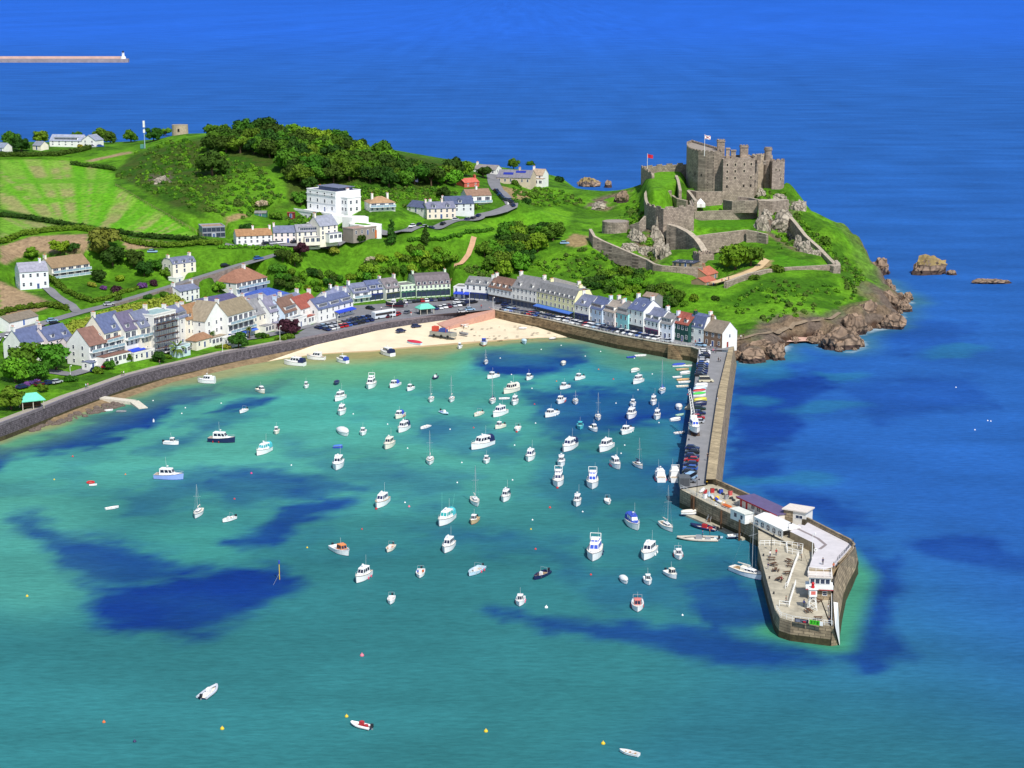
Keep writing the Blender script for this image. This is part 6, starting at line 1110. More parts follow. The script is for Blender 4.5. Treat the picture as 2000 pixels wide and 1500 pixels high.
def cabin(o, x0, x1, w0, w1, z0, z1, c, rake=.5, name='cabin', win=True, wc=None, top=None):
    """raked cabin from x0 (aft) to x1 (forward) with a dark window band as its own part"""
    mb = MB(); t = .86; xa, xb = x0 + .08, x1 - rake; ov = .1
    mb.add([(x0, -w0, z0), (x1, -w1, z0), (x1, w1, z0), (x0, w0, z0), (xa, -w0 * t, z1), (xb, -w1 * t, z1), (xb, w1 * t, z1), (xa, w0 * t, z1)], [(0, 1, 5, 4), (1, 2, 6, 5), (2, 3, 7, 6), (3, 0, 4, 7), (4, 5, 6, 7)], 0)
    mb.add([(xa - ov, -w0 * t - ov, z1), (xb + ov, -w1 * t - ov, z1), (xb + ov, w1 * t + ov, z1), (xa - ov, w0 * t + ov, z1), (xa, -w0 * t * .9, z1 + .12), (xb - .15, -w1 * t * .9, z1 + .12), (xb - .15, w1 * t * .9, z1 + .12), (xa, w0 * t * .9, z1 + .12)], [(0, 1, 5, 4), (1, 2, 6, 5), (2, 3, 7, 6), (3, 0, 4, 7), (4, 5, 6, 7), (3, 2, 1, 0)], 1)
    cb = mb.build(name, [paint_(c), paint_(top or c)], o)
    if win:
        a, b = .42, .88; L_ = lambda p, q, f: tuple(p[i] + (q[i] - p[i]) * f for i in range(3)); g = MB(); e = .025
        for s in (-1, 1):
            p0, p1, q0, q1 = (x0, s * w0, z0), (x1, s * w1, z0), (xa, s * w0 * t, z1), (xb, s * w1 * t, z1)
            for f0, f1 in ((.08, .36), (.42, .68), (.74, .95)):
                bl, br = L_(L_(p0, p1, f0), L_(q0, q1, f0), a), L_(L_(p0, p1, f1), L_(q0, q1, f1), a); tl, tr = L_(L_(p0, p1, f0), L_(q0, q1, f0), b), L_(L_(p0, p1, f1), L_(q0, q1, f1), b); q = [(v[0], v[1] + s * e, v[2]) for v in (bl, br, tr, tl)]; g.add(q, [(0, 1, 2, 3) if s < 0 else (3, 2, 1, 0)])
        for f0, f1 in ((.06, .47), (.53, .94)):
            P0, P1, Q0, Q1 = (x1, -w1, z0), (x1, w1, z0), (xb, -w1 * t, z1), (xb, w1 * t, z1); q = [L_(L_(P0, P1, f), L_(Q0, Q1, f), k) for f, k in ((f0, a), (f1, a), (f1, b), (f0, b))]; g.add([(v[0] + e, v[1], v[2] + e) for v in q], [(0, 1, 2, 3)])
        g.build('window', M_BGL if wc is None else paint_(wc, .2), cb)
    return cb
def bowrail(o, L, B, F, fine=2.4, x0=.0, h=.5):
    st = [s for s in hullpts(L, B, F, fine) if s[0] >= x0 * L / 2]; mb = MB(); pts_ = [(x, -w_ * .94, z + h) for x, w_, z in st] + [(x, w_ * .94, z + h) for x, w_, z in st[::-1]]; mb.path(pts_, .028, 4)
    for x, w_, z in st[::2]:
        for s in (-1, 1): mb.tube((x, s * w_ * .94, z), (x, s * w_ * .94, z + h), .024, n=4)
    mb.build('bow_rail', M_STEEL, o)
def aerial(o, x, y, z, h, r=.025, name='aerial'): MB().tube((x, y, z), (x - .15, y, z + h), r, r * .6, 4).build(name, M_WHITE, o)
def fenders(o, L, B, c, n=2, side=1):
    for i in range(n): MB().lathe([(.05, -.1), (.17, .05), (.17, .5), (.05, .65)], 7, c=(-L * .28 + i * L * .22, side * (B / 2 + .1))).build('fender', paint_(c, .5), o)
def ball(o, x, y, z, r, c, name='fender'): MB().lathe([(r * .5, z - r * .85), (r * .9, z - r * .4), (r, z), (r * .85, z + r * .5), (r * .4, z + r * .9)], 8, c=(x, y)).build(name, paint_(c, .5), o)
def outboard(o, L, z=.5): MB().box(-L / 2 - .55, -.2, z - .1, -L / 2 - .02, .2, z + .62, 0).box(-L / 2 - .45, -.09, -.4, -L / 2 - .15, .09, z - .1, 1).build('outboard_motor', [paint_(BLK), paint_(BGREY)], o)
def canvas(o, x0, x1, w_, z0, z1, c, name='canopy'):
    mb = MB(); n = 6; ring = []
    for k in range(n + 1): a = math.pi * k / n; ring.append((-w_ * math.cos(a), z0 + (z1 - z0) * (math.sin(a) ** .6)))
    mb.add([(x0, y, z) for y, z in ring] + [(x1, y, z * .97) for y, z in ring], [(i, i + 1, n + 2 + i, n + 1 + i) for i in range(n)] + [tuple(range(n, -1, -1)), tuple(range(n + 1, 2 * n + 2))]); mb.build(name, paint_(c, .85), o)
GB = 'boats moored in the harbour'
def boat(label, x, y, L, hd, kind, hull=BW, bot=BNAVY, cab=BW, deck=BC, cv=None, cat='boat', group=GB, z=0.0, mast=None, fend=None, fl=0, win=None, extra=None, at=None, roll=0):
    p = W(x, y, z) if at is None else at
    if x > 590 and -165 < hd < -25 and kind != 'sail': hd = -92 + (hd + 92) * .62
    if L > 5 and x > 250 and at is None: L *= .92
    o = thing({'sail': 'sailing_boat', 'rib': 'inflatable_boat', 'dinghy': 'dinghy', 'cover': 'covered_boat', 'cuddy': 'fishing_boat', 'open': 'open_boat', 'cruiser': 'motor_cruiser'}[kind], label, cat, p, R(hd), group); o.rotation_euler.x = R(roll)
    if kind == 'cruiser':
        B, F = L * .37, .72 + L * .075; put('hull', hullmesh(L, B, F, hull, bot), o); put('deck', deckmesh(L, B, F, deck), o); zt = F + .9 + L * .09; cabin(o, -L * .30, L * .20, B * .40, B * .30, F - .05, zt, cab, L * .10, wc=win)
        MB().add([(L * .18, -B * .30, F), (L * .40, -B * .10, F + .15), (L * .40, B * .10, F + .15), (L * .18, B * .30, F), (L * .12, -B * .26, F + .5), (L * .33, -B * .07, F + .38), (L * .33, B * .07, F + .38), (L * .12, B * .26, F + .5)], [(0, 1, 5, 4), (1, 2, 6, 5), (2, 3, 7, 6), (4, 5, 6, 7)]).build('foredeck_hatch', paint_(cab), o); bowrail(o, L, B, F)
        if fl: cabin(o, -L * .24, L * .06, B * .32, B * .26, zt + .1, zt + .75, cab, .5, 'flybridge', True, win); mb = MB(); mb.path([(-L * .2, -B * .34, zt), (-L * .26, -B * .34, zt + 1.7), (-L * .26, B * .34, zt + 1.7), (-L * .2, B * .34, zt)], .08, 5); mb.build('radar_arch', M_WHITE, o)
        if cv: canvas(o, -L * .49, -L * .24, B * .42, F, zt + .05, cv)
        else: MB().box(-L * .47, -B * .36, F - .04, -L * .31, B * .36, F + .06).build('cockpit', paint_((176, 160, 140), .7), o)
        aerial(o, -L * .12, B * .2, zt, 2.2 + .12 * L); MB().tube((-L * .05, 0, zt), (-L * .05, 0, zt + 1.0), .05, .03, 5).lathe([(.28, zt + .7), (.28, zt + .85)], 8, c=(-L * .05, 0)).build('radar_mast', M_WHITE, o)
    elif kind == 'cuddy':
        B, F = L * .41, .6 + L * .06; put('hull', hullmesh(L, B, F, hull, bot, inner=deck, floor=.25), o); put('deck', deckmesh(L, B, F, deck, x0=.1), o); cabin(o, -L * .05, L * .24, B * .34, B * .27, F - .3, F + 1.25, cab, L * .07, 'wheelhouse', wc=win)
        bowrail(o, L, B, F, x0=.25, h=.4); aerial(o, 0, 0, F + 1.25, 1.6); outboard(o, L, F * .8)
        if cv: canvas(o, -L * .34, -L * .02, B * .36, F, F + 1.2, cv)
    elif kind in ('open', 'dinghy'):
        B, F = L * .37, (.42 if kind == 'dinghy' else .6) + L * .02; put('hull', hullmesh(L, B, F, hull, bot, inner=deck, floor=.12), o)
        for f in (-.28, 0, .22): MB().box(L * f - .14, -B * .4, F * .6, L * f + .14, B * .4, F * .6 + .06).build('thwart', mat('thwart_wood', lin((178, 148, 108)), .7, .2), o)
        if kind == 'open': MB().box(-L * .04, -.35, .15, L * .06, .35, F + .5).build('console', paint_(cab), o); mb = MB(); mb.path([(-L * .2, -B * .4, F), (-L * .2, -B * .36, F + 1.3), (-L * .2, B * .36, F + 1.3), (-L * .2, B * .4, F)], .035, 4); mb.build('hoop', M_STEEL, o); outboard(o, L, F * .8)
        if cv: canvas(o, L * .05, L * .4, B * .3, F * .7, F + .45, cv, 'spray_hood')
    elif kind == 'cover':
        B, F = L * .38, .45 + L * .05; put('hull', hullmesh(L, B, F, hull, bot), o); st = hullpts(L, B, F); mb = MB(); k = 6; rows = []
        for x_, w_, h in st: rows.append([(x_, -w_ * 1.02 * math.cos(math.pi * j / k), h - .05 + (.25 + L * .09) * math.sin(math.pi * j / k) ** .8 * (.4 + .6 * math.sin(math.pi * (x_ / L + .5)) ** .5 if abs(x_) < L / 2 - .01 else .3)) for j in range(k + 1)])
        for a, b in zip(rows[:-1], rows[1:]): strip(mb, b, a)
        mb.add(rows[0], [tuple(range(k + 1))]); mb.build('cover', paint_(cab, .85), o, smooth=True)
    elif kind == 'rib':
        B, F = L * .36, .5; st = hullpts(L, B, F, 2.0, .95); put('hull', hullmesh(L, B * .8, .35, bot, bot, inner=deck, floor=.2), o); mb = MB(); pts_ = [(x_, -w_ * .92, .38 + .25 * max(0, x_ / L * 2) ** 2) for x_, w_, h in st[:-1]] + [(L / 2 - .1, 0, .68)] + [(x_, w_ * .92, .38 + .25 * max(0, x_ / L * 2) ** 2) for x_, w_, h in st[:-1][::-1]]
        mb.path(pts_, .26, 7); mb.build('inflatable_tube', paint_(hull, .6), o); MB().box(-L * .12, -.4, .2, L * .04, .4, 1.25).box(-L * .32, -.35, .2, -L * .2, .35, .75).build('console', paint_(cab), o); outboard(o, L, .6)
    elif kind == 'sail':
        B, F = L * .315, .55 + L * .05; put('hull', hullmesh(L, B, F, hull, bot, 1.9, .66), o); put('deck', deckmesh(L, B, F, deck, 1.9, .66), o); cabin(o, -L * .12, L * .24, B * .30, B * .16, F - .04, F + .45 + .02 * L, cab, L * .08, 'coachroof', wc=win)
        MB().box(-L * .40, -B * .22, F - .02, -L * .14, B * .22, F + .06).build('cockpit', mat('teak', lin((172, 140, 100)), .7, .2), o); H = mast or L * 1.25
        mb = MB(); mb.tube((L * .08, 0, F), (L * .08, 0, H), .075, .05, 6); mb.tube((L * .08, -B * .42, H * .62), (L * .08, B * .42, H * .62), .035, n=4)
        for q in ((L * .49, 0, F * 1.4), (-L * .49, 0, F), (L * .06, -B * .46, F), (L * .06, B * .46, F)): mb.tube((L * .08, 0, H - .1), q, .014, n=3)
        mb.build('mast', M_STEEL, o); MB().tube((L * .06, 0, F + 1.3), (-L * .34, 0, F + 1.2), .07, n=5).build('boom', M_STEEL, o); MB().tube((L * .02, 0, F + 1.45), (-L * .32, 0, F + 1.36), .17, .12, 6).build('sail_cover', paint_(cv or BC, .85), o); bowrail(o, L, B, F, 1.9, .2)
        if extra == 'hood': canvas(o, -L * .18, -L * .06, B * .3, F, F + 1.1, cv or BNAVY, 'spray_hood')
    if fend: fenders(o, L, L * .36, fend, 2, 1 if math.cos(R(hd)) < 0 else -1); fenders(o, L, L * .36, fend, 2, -1 if math.cos(R(hd)) < 0 else 1)
    if extra == 'bowbuoy': ball(o, L * .54, 0, .15, .38, BRED, 'bow_fender')
    if extra == 'outrig':
        for s in (-1, 1): MB().tube((-L * .1, s * L * .15, 2), (-L * .25, s * L * .2, 7.5), .035, .02, 4).build('outrigger', mat('rod_green', lin((110, 200, 180)), .5, .05), o)
    if extra == 'gear':
        for dx, dy, c in ((-.3, .1, BORG), (-.22, -.14, BBLUE), (-.36, -.06, (210, 210, 210))): MB().lathe([(.3, .3), (.34, .5), (.3, .75)], 8, c=(L * dx, L * dy)).build('gear_tub', paint_(c, .7), o)
    if extra == 'hoops': MB().path([(-L * .3, -L * .15, 1), (-L * .34, -L * .15, 2.4), (-L * .34, L * .15, 2.4), (-L * .3, L * .15, 1)], .05, 4).build('stern_frame', M_STEEL, o)
    return o
B_ = boat; D = -100
# in the shallows and on the sand
B_('white cruiser lying off the sea wall at far left of the moorings', 403, 748, 7.2, 168, 'cruiser', deck=BW, cv=BW)
B_('white cruiser with navy hull stripe and blue canopy nearest the beach wall', 575, 713, 9.5, 160, 'cruiser', bot=BNAVY, cv=BNAVY)
B_('white boat with brown cockpit afloat off the narrow beach', 617, 702, 8, 165, 'cruiser', deck=BTAN)
B_('white boat with royal blue canopy off the narrow beach', 668, 708, 6.5, 140, 'cruiser', cv=BBLUE)
B_('tall white cruiser with dark aft canvas at the sand edge', 755, 693, 9, 130, 'cruiser', cv=BNAVY)
B_('blue hulled boat with a red cover aground on the sand', 809, 672, 7, 155, 'cover', hull=BPALE, bot=BNAVY, cab=(190, 44, 70), z=.3)
B_('white trawler with blue wheelhouse and orange keel aground on the sand', 945, 672, 7.5, -92, 'cuddy', hull=BW, bot=BORG, cab=BBLUE, z=.4)
B_('small white motor boat at the edge of the sand', 898, 680, 4.5, -100, 'cuddy')
B_('pale blue covered boat lying on the sand', 1024, 669, 6, -80, 'cover', hull=BPALE, bot=BPALE, cab=(196, 222, 232), z=.4)
B_('tiny white dinghy on wet sand beside the quay', 1079, 662, 2.8, 20, 'dinghy', z=.2)
B_('white dinghy high on the dry sand', 1021, 642, 3.2, 0, 'dinghy', z=1.2)
B_('small gaff rigged boat with short mast off the beach', 949, 710, 5, -95, 'sail', mast=5.5)
# left side
B_('cream pointed boat with yellow waterline in the green shallows', 510, 766, 6, -55, 'cuddy', hull=BC, bot=(210, 170, 50))
B_('open white boat with steel hoop among the left weed patches', 475, 805, 4.8, -110, 'open')
B_('tiny cabin boat alone between the beach and blue covered boat', 598, 757, 4.2, -90, 'cuddy')
B_('small cream cabin boat left of the covered cruiser', 540, 846, 4.4, -90, 'cuddy', hull=BC)
B_('small blue bottomed cabin boat at far left of the moorings', 335, 868, 5.4, -15, 'cuddy', bot=BNAVY)
B_('large white cabin boat with navy hull and red fenders', 434, 863, 9.5, -12, 'cruiser', hull=BNAVY, bot=BLK, fend=BRED)
B_('sport fisher with turquoise canopy in the left moorings', 514, 885, 8.5, -112, 'cruiser', cab=BW, cv=BTURQ, win=(60, 170, 180))
B_('white cruiser with bright blue hull side at far left', 331, 935, 9.5, -10, 'cruiser', hull=(150, 175, 235), bot=BBLUE)
B_('white sailing yacht alone at the lower left', 387, 1006, 8.2, -93, 'sail', mast=8.8)
B_('small open boat with stern frame beside the lone yacht', 447, 1017, 5.2, -125, 'open', hull=BW, deck=BTAN)
B_('white dinghy drifting at far left over weed', 219, 994, 3.8, 30, 'dinghy')
B_('little white tender by the red ring buoy', 182, 949, 2.2, 10, 'dinghy')
B_('white dinghy off the stone boat slip', 212, 803, 3.0, 20, 'dinghy'); B_('grey dinghy off the tip of the stone boat slip', 237, 805, 3.4, 0, 'dinghy', hull=BGREY)
# centre left column
B_('small boat wrapped in navy cover', 657, 750, 5, -95, 'cover', hull=BNAVY, bot=BNAVY, cab=BNAVY)
B_('big white cruiser with radar mast and dark windscreen near the beach', 724, 756, 9.5, -100, 'cruiser', fl=1)
B_('white cruiser with navy hull below the navy covered boat', 663, 781, 7.5, -122, 'cruiser', bot=BNAVY)
B_('white cruiser with blue chine directly above the covered white cruiser', 667, 808, 7.5, -95, 'cruiser', bot=BNAVY)
B_('large white cruiser fully covered in white canvas', 671, 847, 9.5, -60, 'cover', cab=BW)
B_('small cabin boat with blue bottom beside the white covered cruiser', 709, 848, 5.6, -92, 'cuddy')
B_('tiny blue covered dinghy above the big white cruiser', 660, 875, 3, 0, 'cover', hull=BBLUE, bot=BBLUE, cab=(70, 120, 200))
B_('big white cruiser seen bow on under the blue dinghy', 660, 912, 9.5, -93, 'cruiser', deck=BW)
B_('white cruiser with tan deck, navy windscreen and red bow buoy', 745, 986, 9, -112, 'cruiser', deck=BTAN, win=BNAVY, extra='bowbuoy')
B_('white boat with blue canopy right of the radar mast cruiser', 770, 755, 7.5, -125, 'cuddy', cv=BBLUE)
B_('small blue and white cabin boat below the blue canopied boat', 801, 762, 5, -120, 'cuddy', bot=BBLUE)
B_('dark blue inflatable boat off the beach', 850, 739, 5, -100, 'rib', hull=BNAVY)
B_('sailing boat with bare mast, left of two side by side', 842, 783, 6.8, -95, 'sail', mast=8)
B_('sailing boat with bare mast, right of two side by side', 882, 783, 6.8, -95, 'sail', mast=9)
B_('cream boat with blue canopy and one red fender', 780, 815, 7, -118, 'cuddy', hull=BC, cv=BBLUE, fend=BRED)
B_('white cruiser with navy aft canopy beside the rowing boat', 787, 841, 8.2, -118, 'cruiser', cv=BNAVY)
B_('open white rowing boat in mid harbour', 830, 836, 5.5, -140, 'dinghy')
B_('cream white cruiser with broad foredeck in mid harbour', 759, 873, 8.2, -108, 'cruiser', hull=BC, cab=BC)
B_('small inflatable boat with red and blue gear', 868, 808, 4.8, -40, 'rib', hull=BPALE, extra='gear')
B_('white sailing yacht with tall mast in mid harbour', 840, 903, 8.2, -90, 'sail', mast=10)
# centre
B_('white cabin boat with dark windows behind a tall bare mast', 962, 738, 6.6, -150, 'cuddy')
B_('sailing boat with blue sail cover near the cream classic cruiser', 962, 786, 7.6, -95, 'sail', cv=BNAVY, mast=10, extra='hood')
B_('small white dinghy between the blue sailed yacht and a cabin boat', 985, 780, 3.8, 5, 'dinghy')
B_('cream classic cruiser with a raised canopy', 997, 766, 9, -145, 'cruiser', hull=BC, cab=BC, cv=BC)
B_('white cabin boat below the cream classic cruiser', 1005, 789, 6.4, -105, 'cruiser')
B_('small dark hulled cabin boat alone under the big weed patch', 1033, 741, 5.4, -120, 'cuddy')
B_('cream fishing boat with open steering post', 934, 811, 6.2, -130, 'open', hull=BC)
B_('big white sports boat with radar arch in mid harbour', 975, 811, 9, -135, 'cruiser', win=BNAVY, deck=BW)
B_('little cream cabin boat under the big sports boat', 976, 836, 5.4, -145, 'cuddy', hull=BC)
B_('white open boat with stern frame and orange bow buoy', 1011, 840, 6, -98, 'open', extra='bowbuoy')
B_('sport cruiser with navy canopy lying broadside in mid harbour', 940, 873, 11, -148, 'cruiser', bot=BNAVY, cv=BNAVY)
B_('small white cabin boat under the navy canopied cruiser', 950, 903, 4.8, -95, 'cuddy')
B_('white speedboat with navy windscreen and wake arch', 1035, 897, 7.8, -105, 'cruiser', win=BNAVY, extra='hoops')
B_('white fishing boat with twin aerials right of the sports boat', 1076, 812, 8, -140, 'cuddy', fend=BW)
B_('cabin boat with wheelhouse mast and red fender', 1095, 786, 7.2, -115, 'cuddy', fend=BRED)
B_('small white boat with a tonneau cover near the quay wall weed', 1100, 712, 5.6, -100, 'cover', hull=BC, cab=BC)
B_('little white cabin boat in the upper right moorings', 1131, 741, 6, -145, 'cuddy')
B_('small low white cabin boat lying broadside, upper right', 1102, 759, 5.8, -150, 'cuddy')
B_('broad white boat with a blue sail boom', 1124, 787, 6.8, -92, 'sail', mast=4.5, cv=BBLUE)
B_('sailing boat with an orange mast top in the right moorings', 1168, 818, 7, -92, 'sail', mast=9)
B_('white sailing boat with tall mast in the lower middle', 928, 983, 8.6, -80, 'sail', mast=11)
B_('white cruiser with dark blue canopy right of the lower yacht', 987, 976, 6.8, -105, 'cruiser', cv=BNAVY)
B_('sport fisher with turquoise top and two outrigger poles', 870, 1020, 9.8, -120, 'cruiser', cv=BTURQ, win=(50, 160, 160), extra='outrig')
B_('small tan boat with a red bow under the lower yacht', 926, 1020, 5, -115, 'cuddy', hull=BTAN, bot=BRED)
B_('white cruiser with plain round wheelhouse, lower middle', 875, 1073, 8.2, -108, 'cruiser')
B_('white fishing boat with orange wheelhouse roof', 666, 1079, 8.6, -32, 'cuddy', cab=(226, 140, 80), deck=BGREY)
B_('small workboat with orange deck gear', 762, 1074, 5.6, -110, 'open', hull=BC, deck=BORG)
B_('white cruiser with pink fenders at the lower left moorings', 708, 1131, 8, -120, 'cruiser', fend=(220, 90, 120))
B_('fishing boat with blue and orange tubs on deck', 821, 1123, 6.2, -92, 'open', extra='gear')
B_('grey angling skiff with pink buoys at its stern', 929, 1118, 7.8, -130, 'open', hull=BPALE, fend=(220, 80, 110))
B_('dark hulled open boat with tan deck and outboard', 1057, 1126, 7.2, -140, 'open', hull=BNAVY, deck=BTAN)
B_('small white open boat, lowest at the left of the moorings', 764, 1175, 4.8, -92, 'open', hull=BW, deck=BW)
B_('white cabin boat lowest in the middle of the moorings', 1016, 1178, 5.8, -98, 'cuddy', fend=(220, 120, 150))
# right
B_('white motor yacht with blue flybridge cover and red bow buoy', 1090, 945, 9.5, -95, 'cruiser', fl=1, win=BNAVY, extra='bowbuoy')
B_('broad white boat just above the blue topped motor yacht', 1096, 908, 6.8, -95, 'cruiser', deck=BW)
B_('large white cruiser with navy windows and navy aft canopy', 1111, 877, 10, -125, 'cruiser', win=BNAVY, cv=BNAVY)
B_('large white cruiser right of the navy canopied one', 1182, 878, 9.6, -130, 'cruiser', deck=BW)
B_('big flybridge cruiser with blue windscreen in the right moorings', 1157, 948, 10.2, -95, 'cruiser', fl=1, win=BBLUE)
B_('white cabin boat with navy bottom under the flybridge cruiser', 1127, 985, 6.4, -100, 'cruiser', bot=BNAVY)
B_('small white launch right of the navy bottomed cabin boat', 1187, 982, 4.8, -85, 'open')
B_('white cruiser pointing to lower right with a pink fender', 1203, 912, 7.6, -70, 'cruiser', fend=(220, 100, 140))
B_('small sailing boat with blue hood and balloon buoys aloft', 1247, 912, 6.6, -70, 'sail', cv=BNAVY, mast=9, extra='hood')
B_('turquoise wheelhouse boat seen bow on', 1133, 836, 6, -92, 'cuddy', hull=BTURQ, cab=BTURQ, bot=BNAVY)
B_('small white cabin boat beside the turquoise boat', 1160, 841, 5.6, -60, 'cuddy')
B_('white trawler with navy hull and red flag', 1223, 845, 8.4, -128, 'cuddy', hull=BW, bot=BNAVY, fend=BW)
B_('white cruiser directly above the red flagged trawler', 1232, 815, 8.2, -115, 'cruiser', bot=BNAVY)
B_('white cabin boat between the red flagged trawler and the pier', 1283, 817, 6.6, -105, 'cruiser')
B_('white cabin boat with rounded roof near the pontoon', 1276, 789, 6.2, -105, 'cruiser')
B_('small white cabin boat in the right moorings', 1236, 792, 5, -95, 'cuddy')
B_('cream covered boat in the upper right moorings', 1239, 726, 5.6, -140, 'cover', hull=BW, cab=BC)
B_('white cabin boat with navy hull in the upper right moorings', 1245, 748, 7.2, -140, 'cruiser', bot=BNAVY)
B_('sailing boat with blue covers close to the pier', 1293, 766, 8.2, -100, 'sail', hull=(214, 226, 240), bot=BBLUE, cv=BBLUE, mast=12, extra='hood')
B_('white cruiser covered against the grey pontoon', 1326, 798, 6.6, -95, 'cover', cab=BW)
B_('pale green tender below the pontoon', 1328, 812, 3.2, 30, 'dinghy', hull=(180, 220, 200)); B_('white covered tender at the pier foot below the pontoon', 1319, 822, 3.8, 20, 'cover'); B_('white tender with a red motor by the pier wall', 1327, 847, 3.8, 20, 'dinghy', deck=BRED)
B_('small blue and white dinghy near the quay steps', 1233, 699, 3.6, 15, 'dinghy', hull=BBLUE); B_('long white rowing boat near the quay steps', 1251, 696, 4.6, 10, 'dinghy')
B_('blue covered tender, topmost by the pier', 1326, 716, 5, 5, 'cover', hull=BW, cab=BBLUE); B_('white tender behind the blue covered one by the pier', 1343, 716, 3.4, 5, 'dinghy'); B_('tan wooden tender second from the top by the pier', 1333, 723, 5, 15, 'dinghy', hull=BTAN); B_('white covered tender in the middle of the pier tenders', 1338, 731, 4, 15, 'cover'); B_('small white tender left of the pier tenders', 1323, 738, 3.6, 12, 'dinghy'); B_('orange rimmed wooden tender by the pier', 1334, 743, 4.8, 15, 'dinghy', hull=(226, 190, 140), deck=BORG); B_('white tender below the orange rimmed one by the pier', 1337, 748, 4.8, 12, 'dinghy'); B_('cream tender, lowest of the pier tenders', 1333, 756, 4.6, 10, 'dinghy', hull=BC)
B_('white fishing cruiser moored stern out at the pier, left of two', 1289, 935, 9, 92, 'cruiser', deck=BW, fend=(220, 110, 130)); B_('white cruiser with dark stern moored at the pier, right of two', 1317, 935, 9.5, 90, 'cruiser', hull=BW, bot=(80, 50, 40), fl=1, fend=BW)
B_('white cruiser under a big royal blue canopy', 1237, 1028, 9.2, -70, 'cruiser', cv=BBLUE, cab=BBLUE, win=BW)
B_('white sailing yacht with red fender near the pier bend', 1302, 1032, 8.8, -72, 'sail', mast=12)
B_('largest motor yacht with flybridge, blue windows and tall aerial', 1161, 1085, 11.5, -102, 'cruiser', fl=1, win=BBLUE, fend=BNAVY)
B_('white motor cruiser with side fenders in the lower right', 1266, 1085, 10, -118, 'cruiser', fend=BW)
B_('white cabin boat with stern frame and red ball fender', 1325, 1088, 6, -90, 'cuddy', extra='hoops', fend=BRED)
B_('small cream motor boat under the ball fendered boat', 1311, 1126, 5.6, -50, 'cuddy', hull=BW, cab=BC)
B_('white boat under a full cover, left of two small ones', 1219, 1136, 5.2, -75, 'cover'); B_('small pale cabin boat right of the covered white one', 1265, 1138, 5.2, -85, 'cuddy', cab=(220, 232, 230))
B_('fishing boat with red wheelhouse and frames, lowest at right', 1245, 1187, 7.4, -95, 'cuddy', cab=(214, 120, 110), fend=BRED, extra='hoops')
B_('long beige workboat inflatable below the pier pontoon', 1362, 1054, 11.5, 175, 'rib', hull=(196, 186, 172), bot=BLK, cab=BGREY)
B_('navy inflatable boat alongside the pier pontoon', 1374, 1032, 8.5, 145, 'rib', hull=BNAVY, cab=BRED)
B_('large white sailing yacht alongside the pier end', 1463, 1124, 12.5, -50, 'sail', hull=(226, 232, 240), bot=BBLUE, mast=17, cv=BC, extra='hood')
B_('small white motor boat on the end of the pontoon', 1434, 1048, 3.6, 10, 'dinghy', z=.6); B_('beige tender resting on the upper end of the pontoon', 1346, 1004, 4.4, 0, 'cover', cab=BC, z=.6)
B_('pale blue tender floating beside the long workboat', 1403, 1052, 2.4, 0, 'dinghy', hull=BPALE)
# foreground
B_('grey inflatable boat alone in the lower left foreground', 409, 1354, 7.2, 72, 'rib', hull=(190, 196, 206), cab=BW)
B_('white inflatable dinghy tied to a yellow buoy in the foreground', 705, 1420, 4.6, 150, 'rib', hull=BW, cab=BRED)
B_('white tender alone at the bottom right foreground', 1229, 1473, 4.0, 150, 'dinghy', hull=BW, deck=BGREY)
# ------------------------------------------------------------------ buoys
def buoy(label, x, y, c, r=.34, group=None, shape='ball'):
    p = W(x, y, 0); o = put('mooring_buoy', BUOY(c, shape), None, p, (0, 0, x), r / .42); tag(o, label, 'buoy', group)
_bm = {}
def BUOY(c, shape):
    k = (c, shape)
    if k not in _bm: _bm[k] = MB().lathe([(.16, -.22), (.31, -.08), (.35, .08), (.27, .28), (.1, .38), (.06, .4), (.06, .55)], 10).mesh('mooring_buoy', paint_(c, .5), True) if shape == 'ball' else MB().lathe([(.3, -.3), (.3, .7), (.08, .75), (.08, 1.1)], 10).mesh('mooring_buoy', paint_(c, .5))
    return _bm[k]
YB, OB, PB, RB = (226, 190, 40), (228, 110, 50), (226, 120, 140), (206, 50, 50)
for l, x, y, c, r in (('yellow buoy at the far left edge', 53, 1165, YB, .4), ('yellow buoy in the lower left foreground', 434, 1424, YB, .5), ('yellow buoy in the foreground centre', 949, 1429, YB, .5), ('yellow buoy near the bottom right tender', 1178, 1453, YB, .5), ('yellow buoy tied to the white inflatable', 677, 1400, YB, .45), ('orange buoy in the lower left corner', 203, 1411, OB, .4), ('large pink and white buoy below the moorings', 707, 1281, PB, .55), ('white square topped buoy under the lowest boats', 1067, 1187, BW, .5), ('dark buoy in the bottom left foreground', 263, 1449, (50, 50, 90), .42), ('red buoy in the lower middle moorings', 1074, 992, RB, .42), ('red buoy under the lower middle red buoy', 1046, 1073, RB, .36), ('small red buoy right of the dark open boat', 1154, 1123, RB, .34), ('pink buoy between the tan deck cruiser and sport fisher', 799, 990, PB, .42), ('magenta buoy near the turquoise canopied fisher', 491, 925, (214, 60, 130), .4), ('red buoy left of the radar mast sailboat', 458, 975, RB, .34), ('red buoy beside the small tan boat', 707, 1034, RB, .3), ('red buoy in the middle of the moorings', 925, 836, RB, .34), ('red buoy by the boom boat', 1044, 790, RB, .34), ('red buoy in the upper right moorings', 1198, 741, RB, .38), ('orange buoy in the upper right moorings', 1169, 722, OB, .34), ('orange buoy left of the lone yacht', 1087, 745, OB, .3), ('pale yellow buoy beside the square topped buoy', 1037, 1034, YB, .3), ('yellow buoy near the beacon pole', 600, 1070, YB, .3), ('red buoy close under the left sea wall', 142, 892, RB, .36), ('orange and white buoy over the left weed', 245, 927, OB, .3), ('yellow buoy over the far left weed', 106, 937, YB, .3), ('red buoy beside the pontoon', 1343, 771, RB, .3)): buoy(l, x, y, c, r)
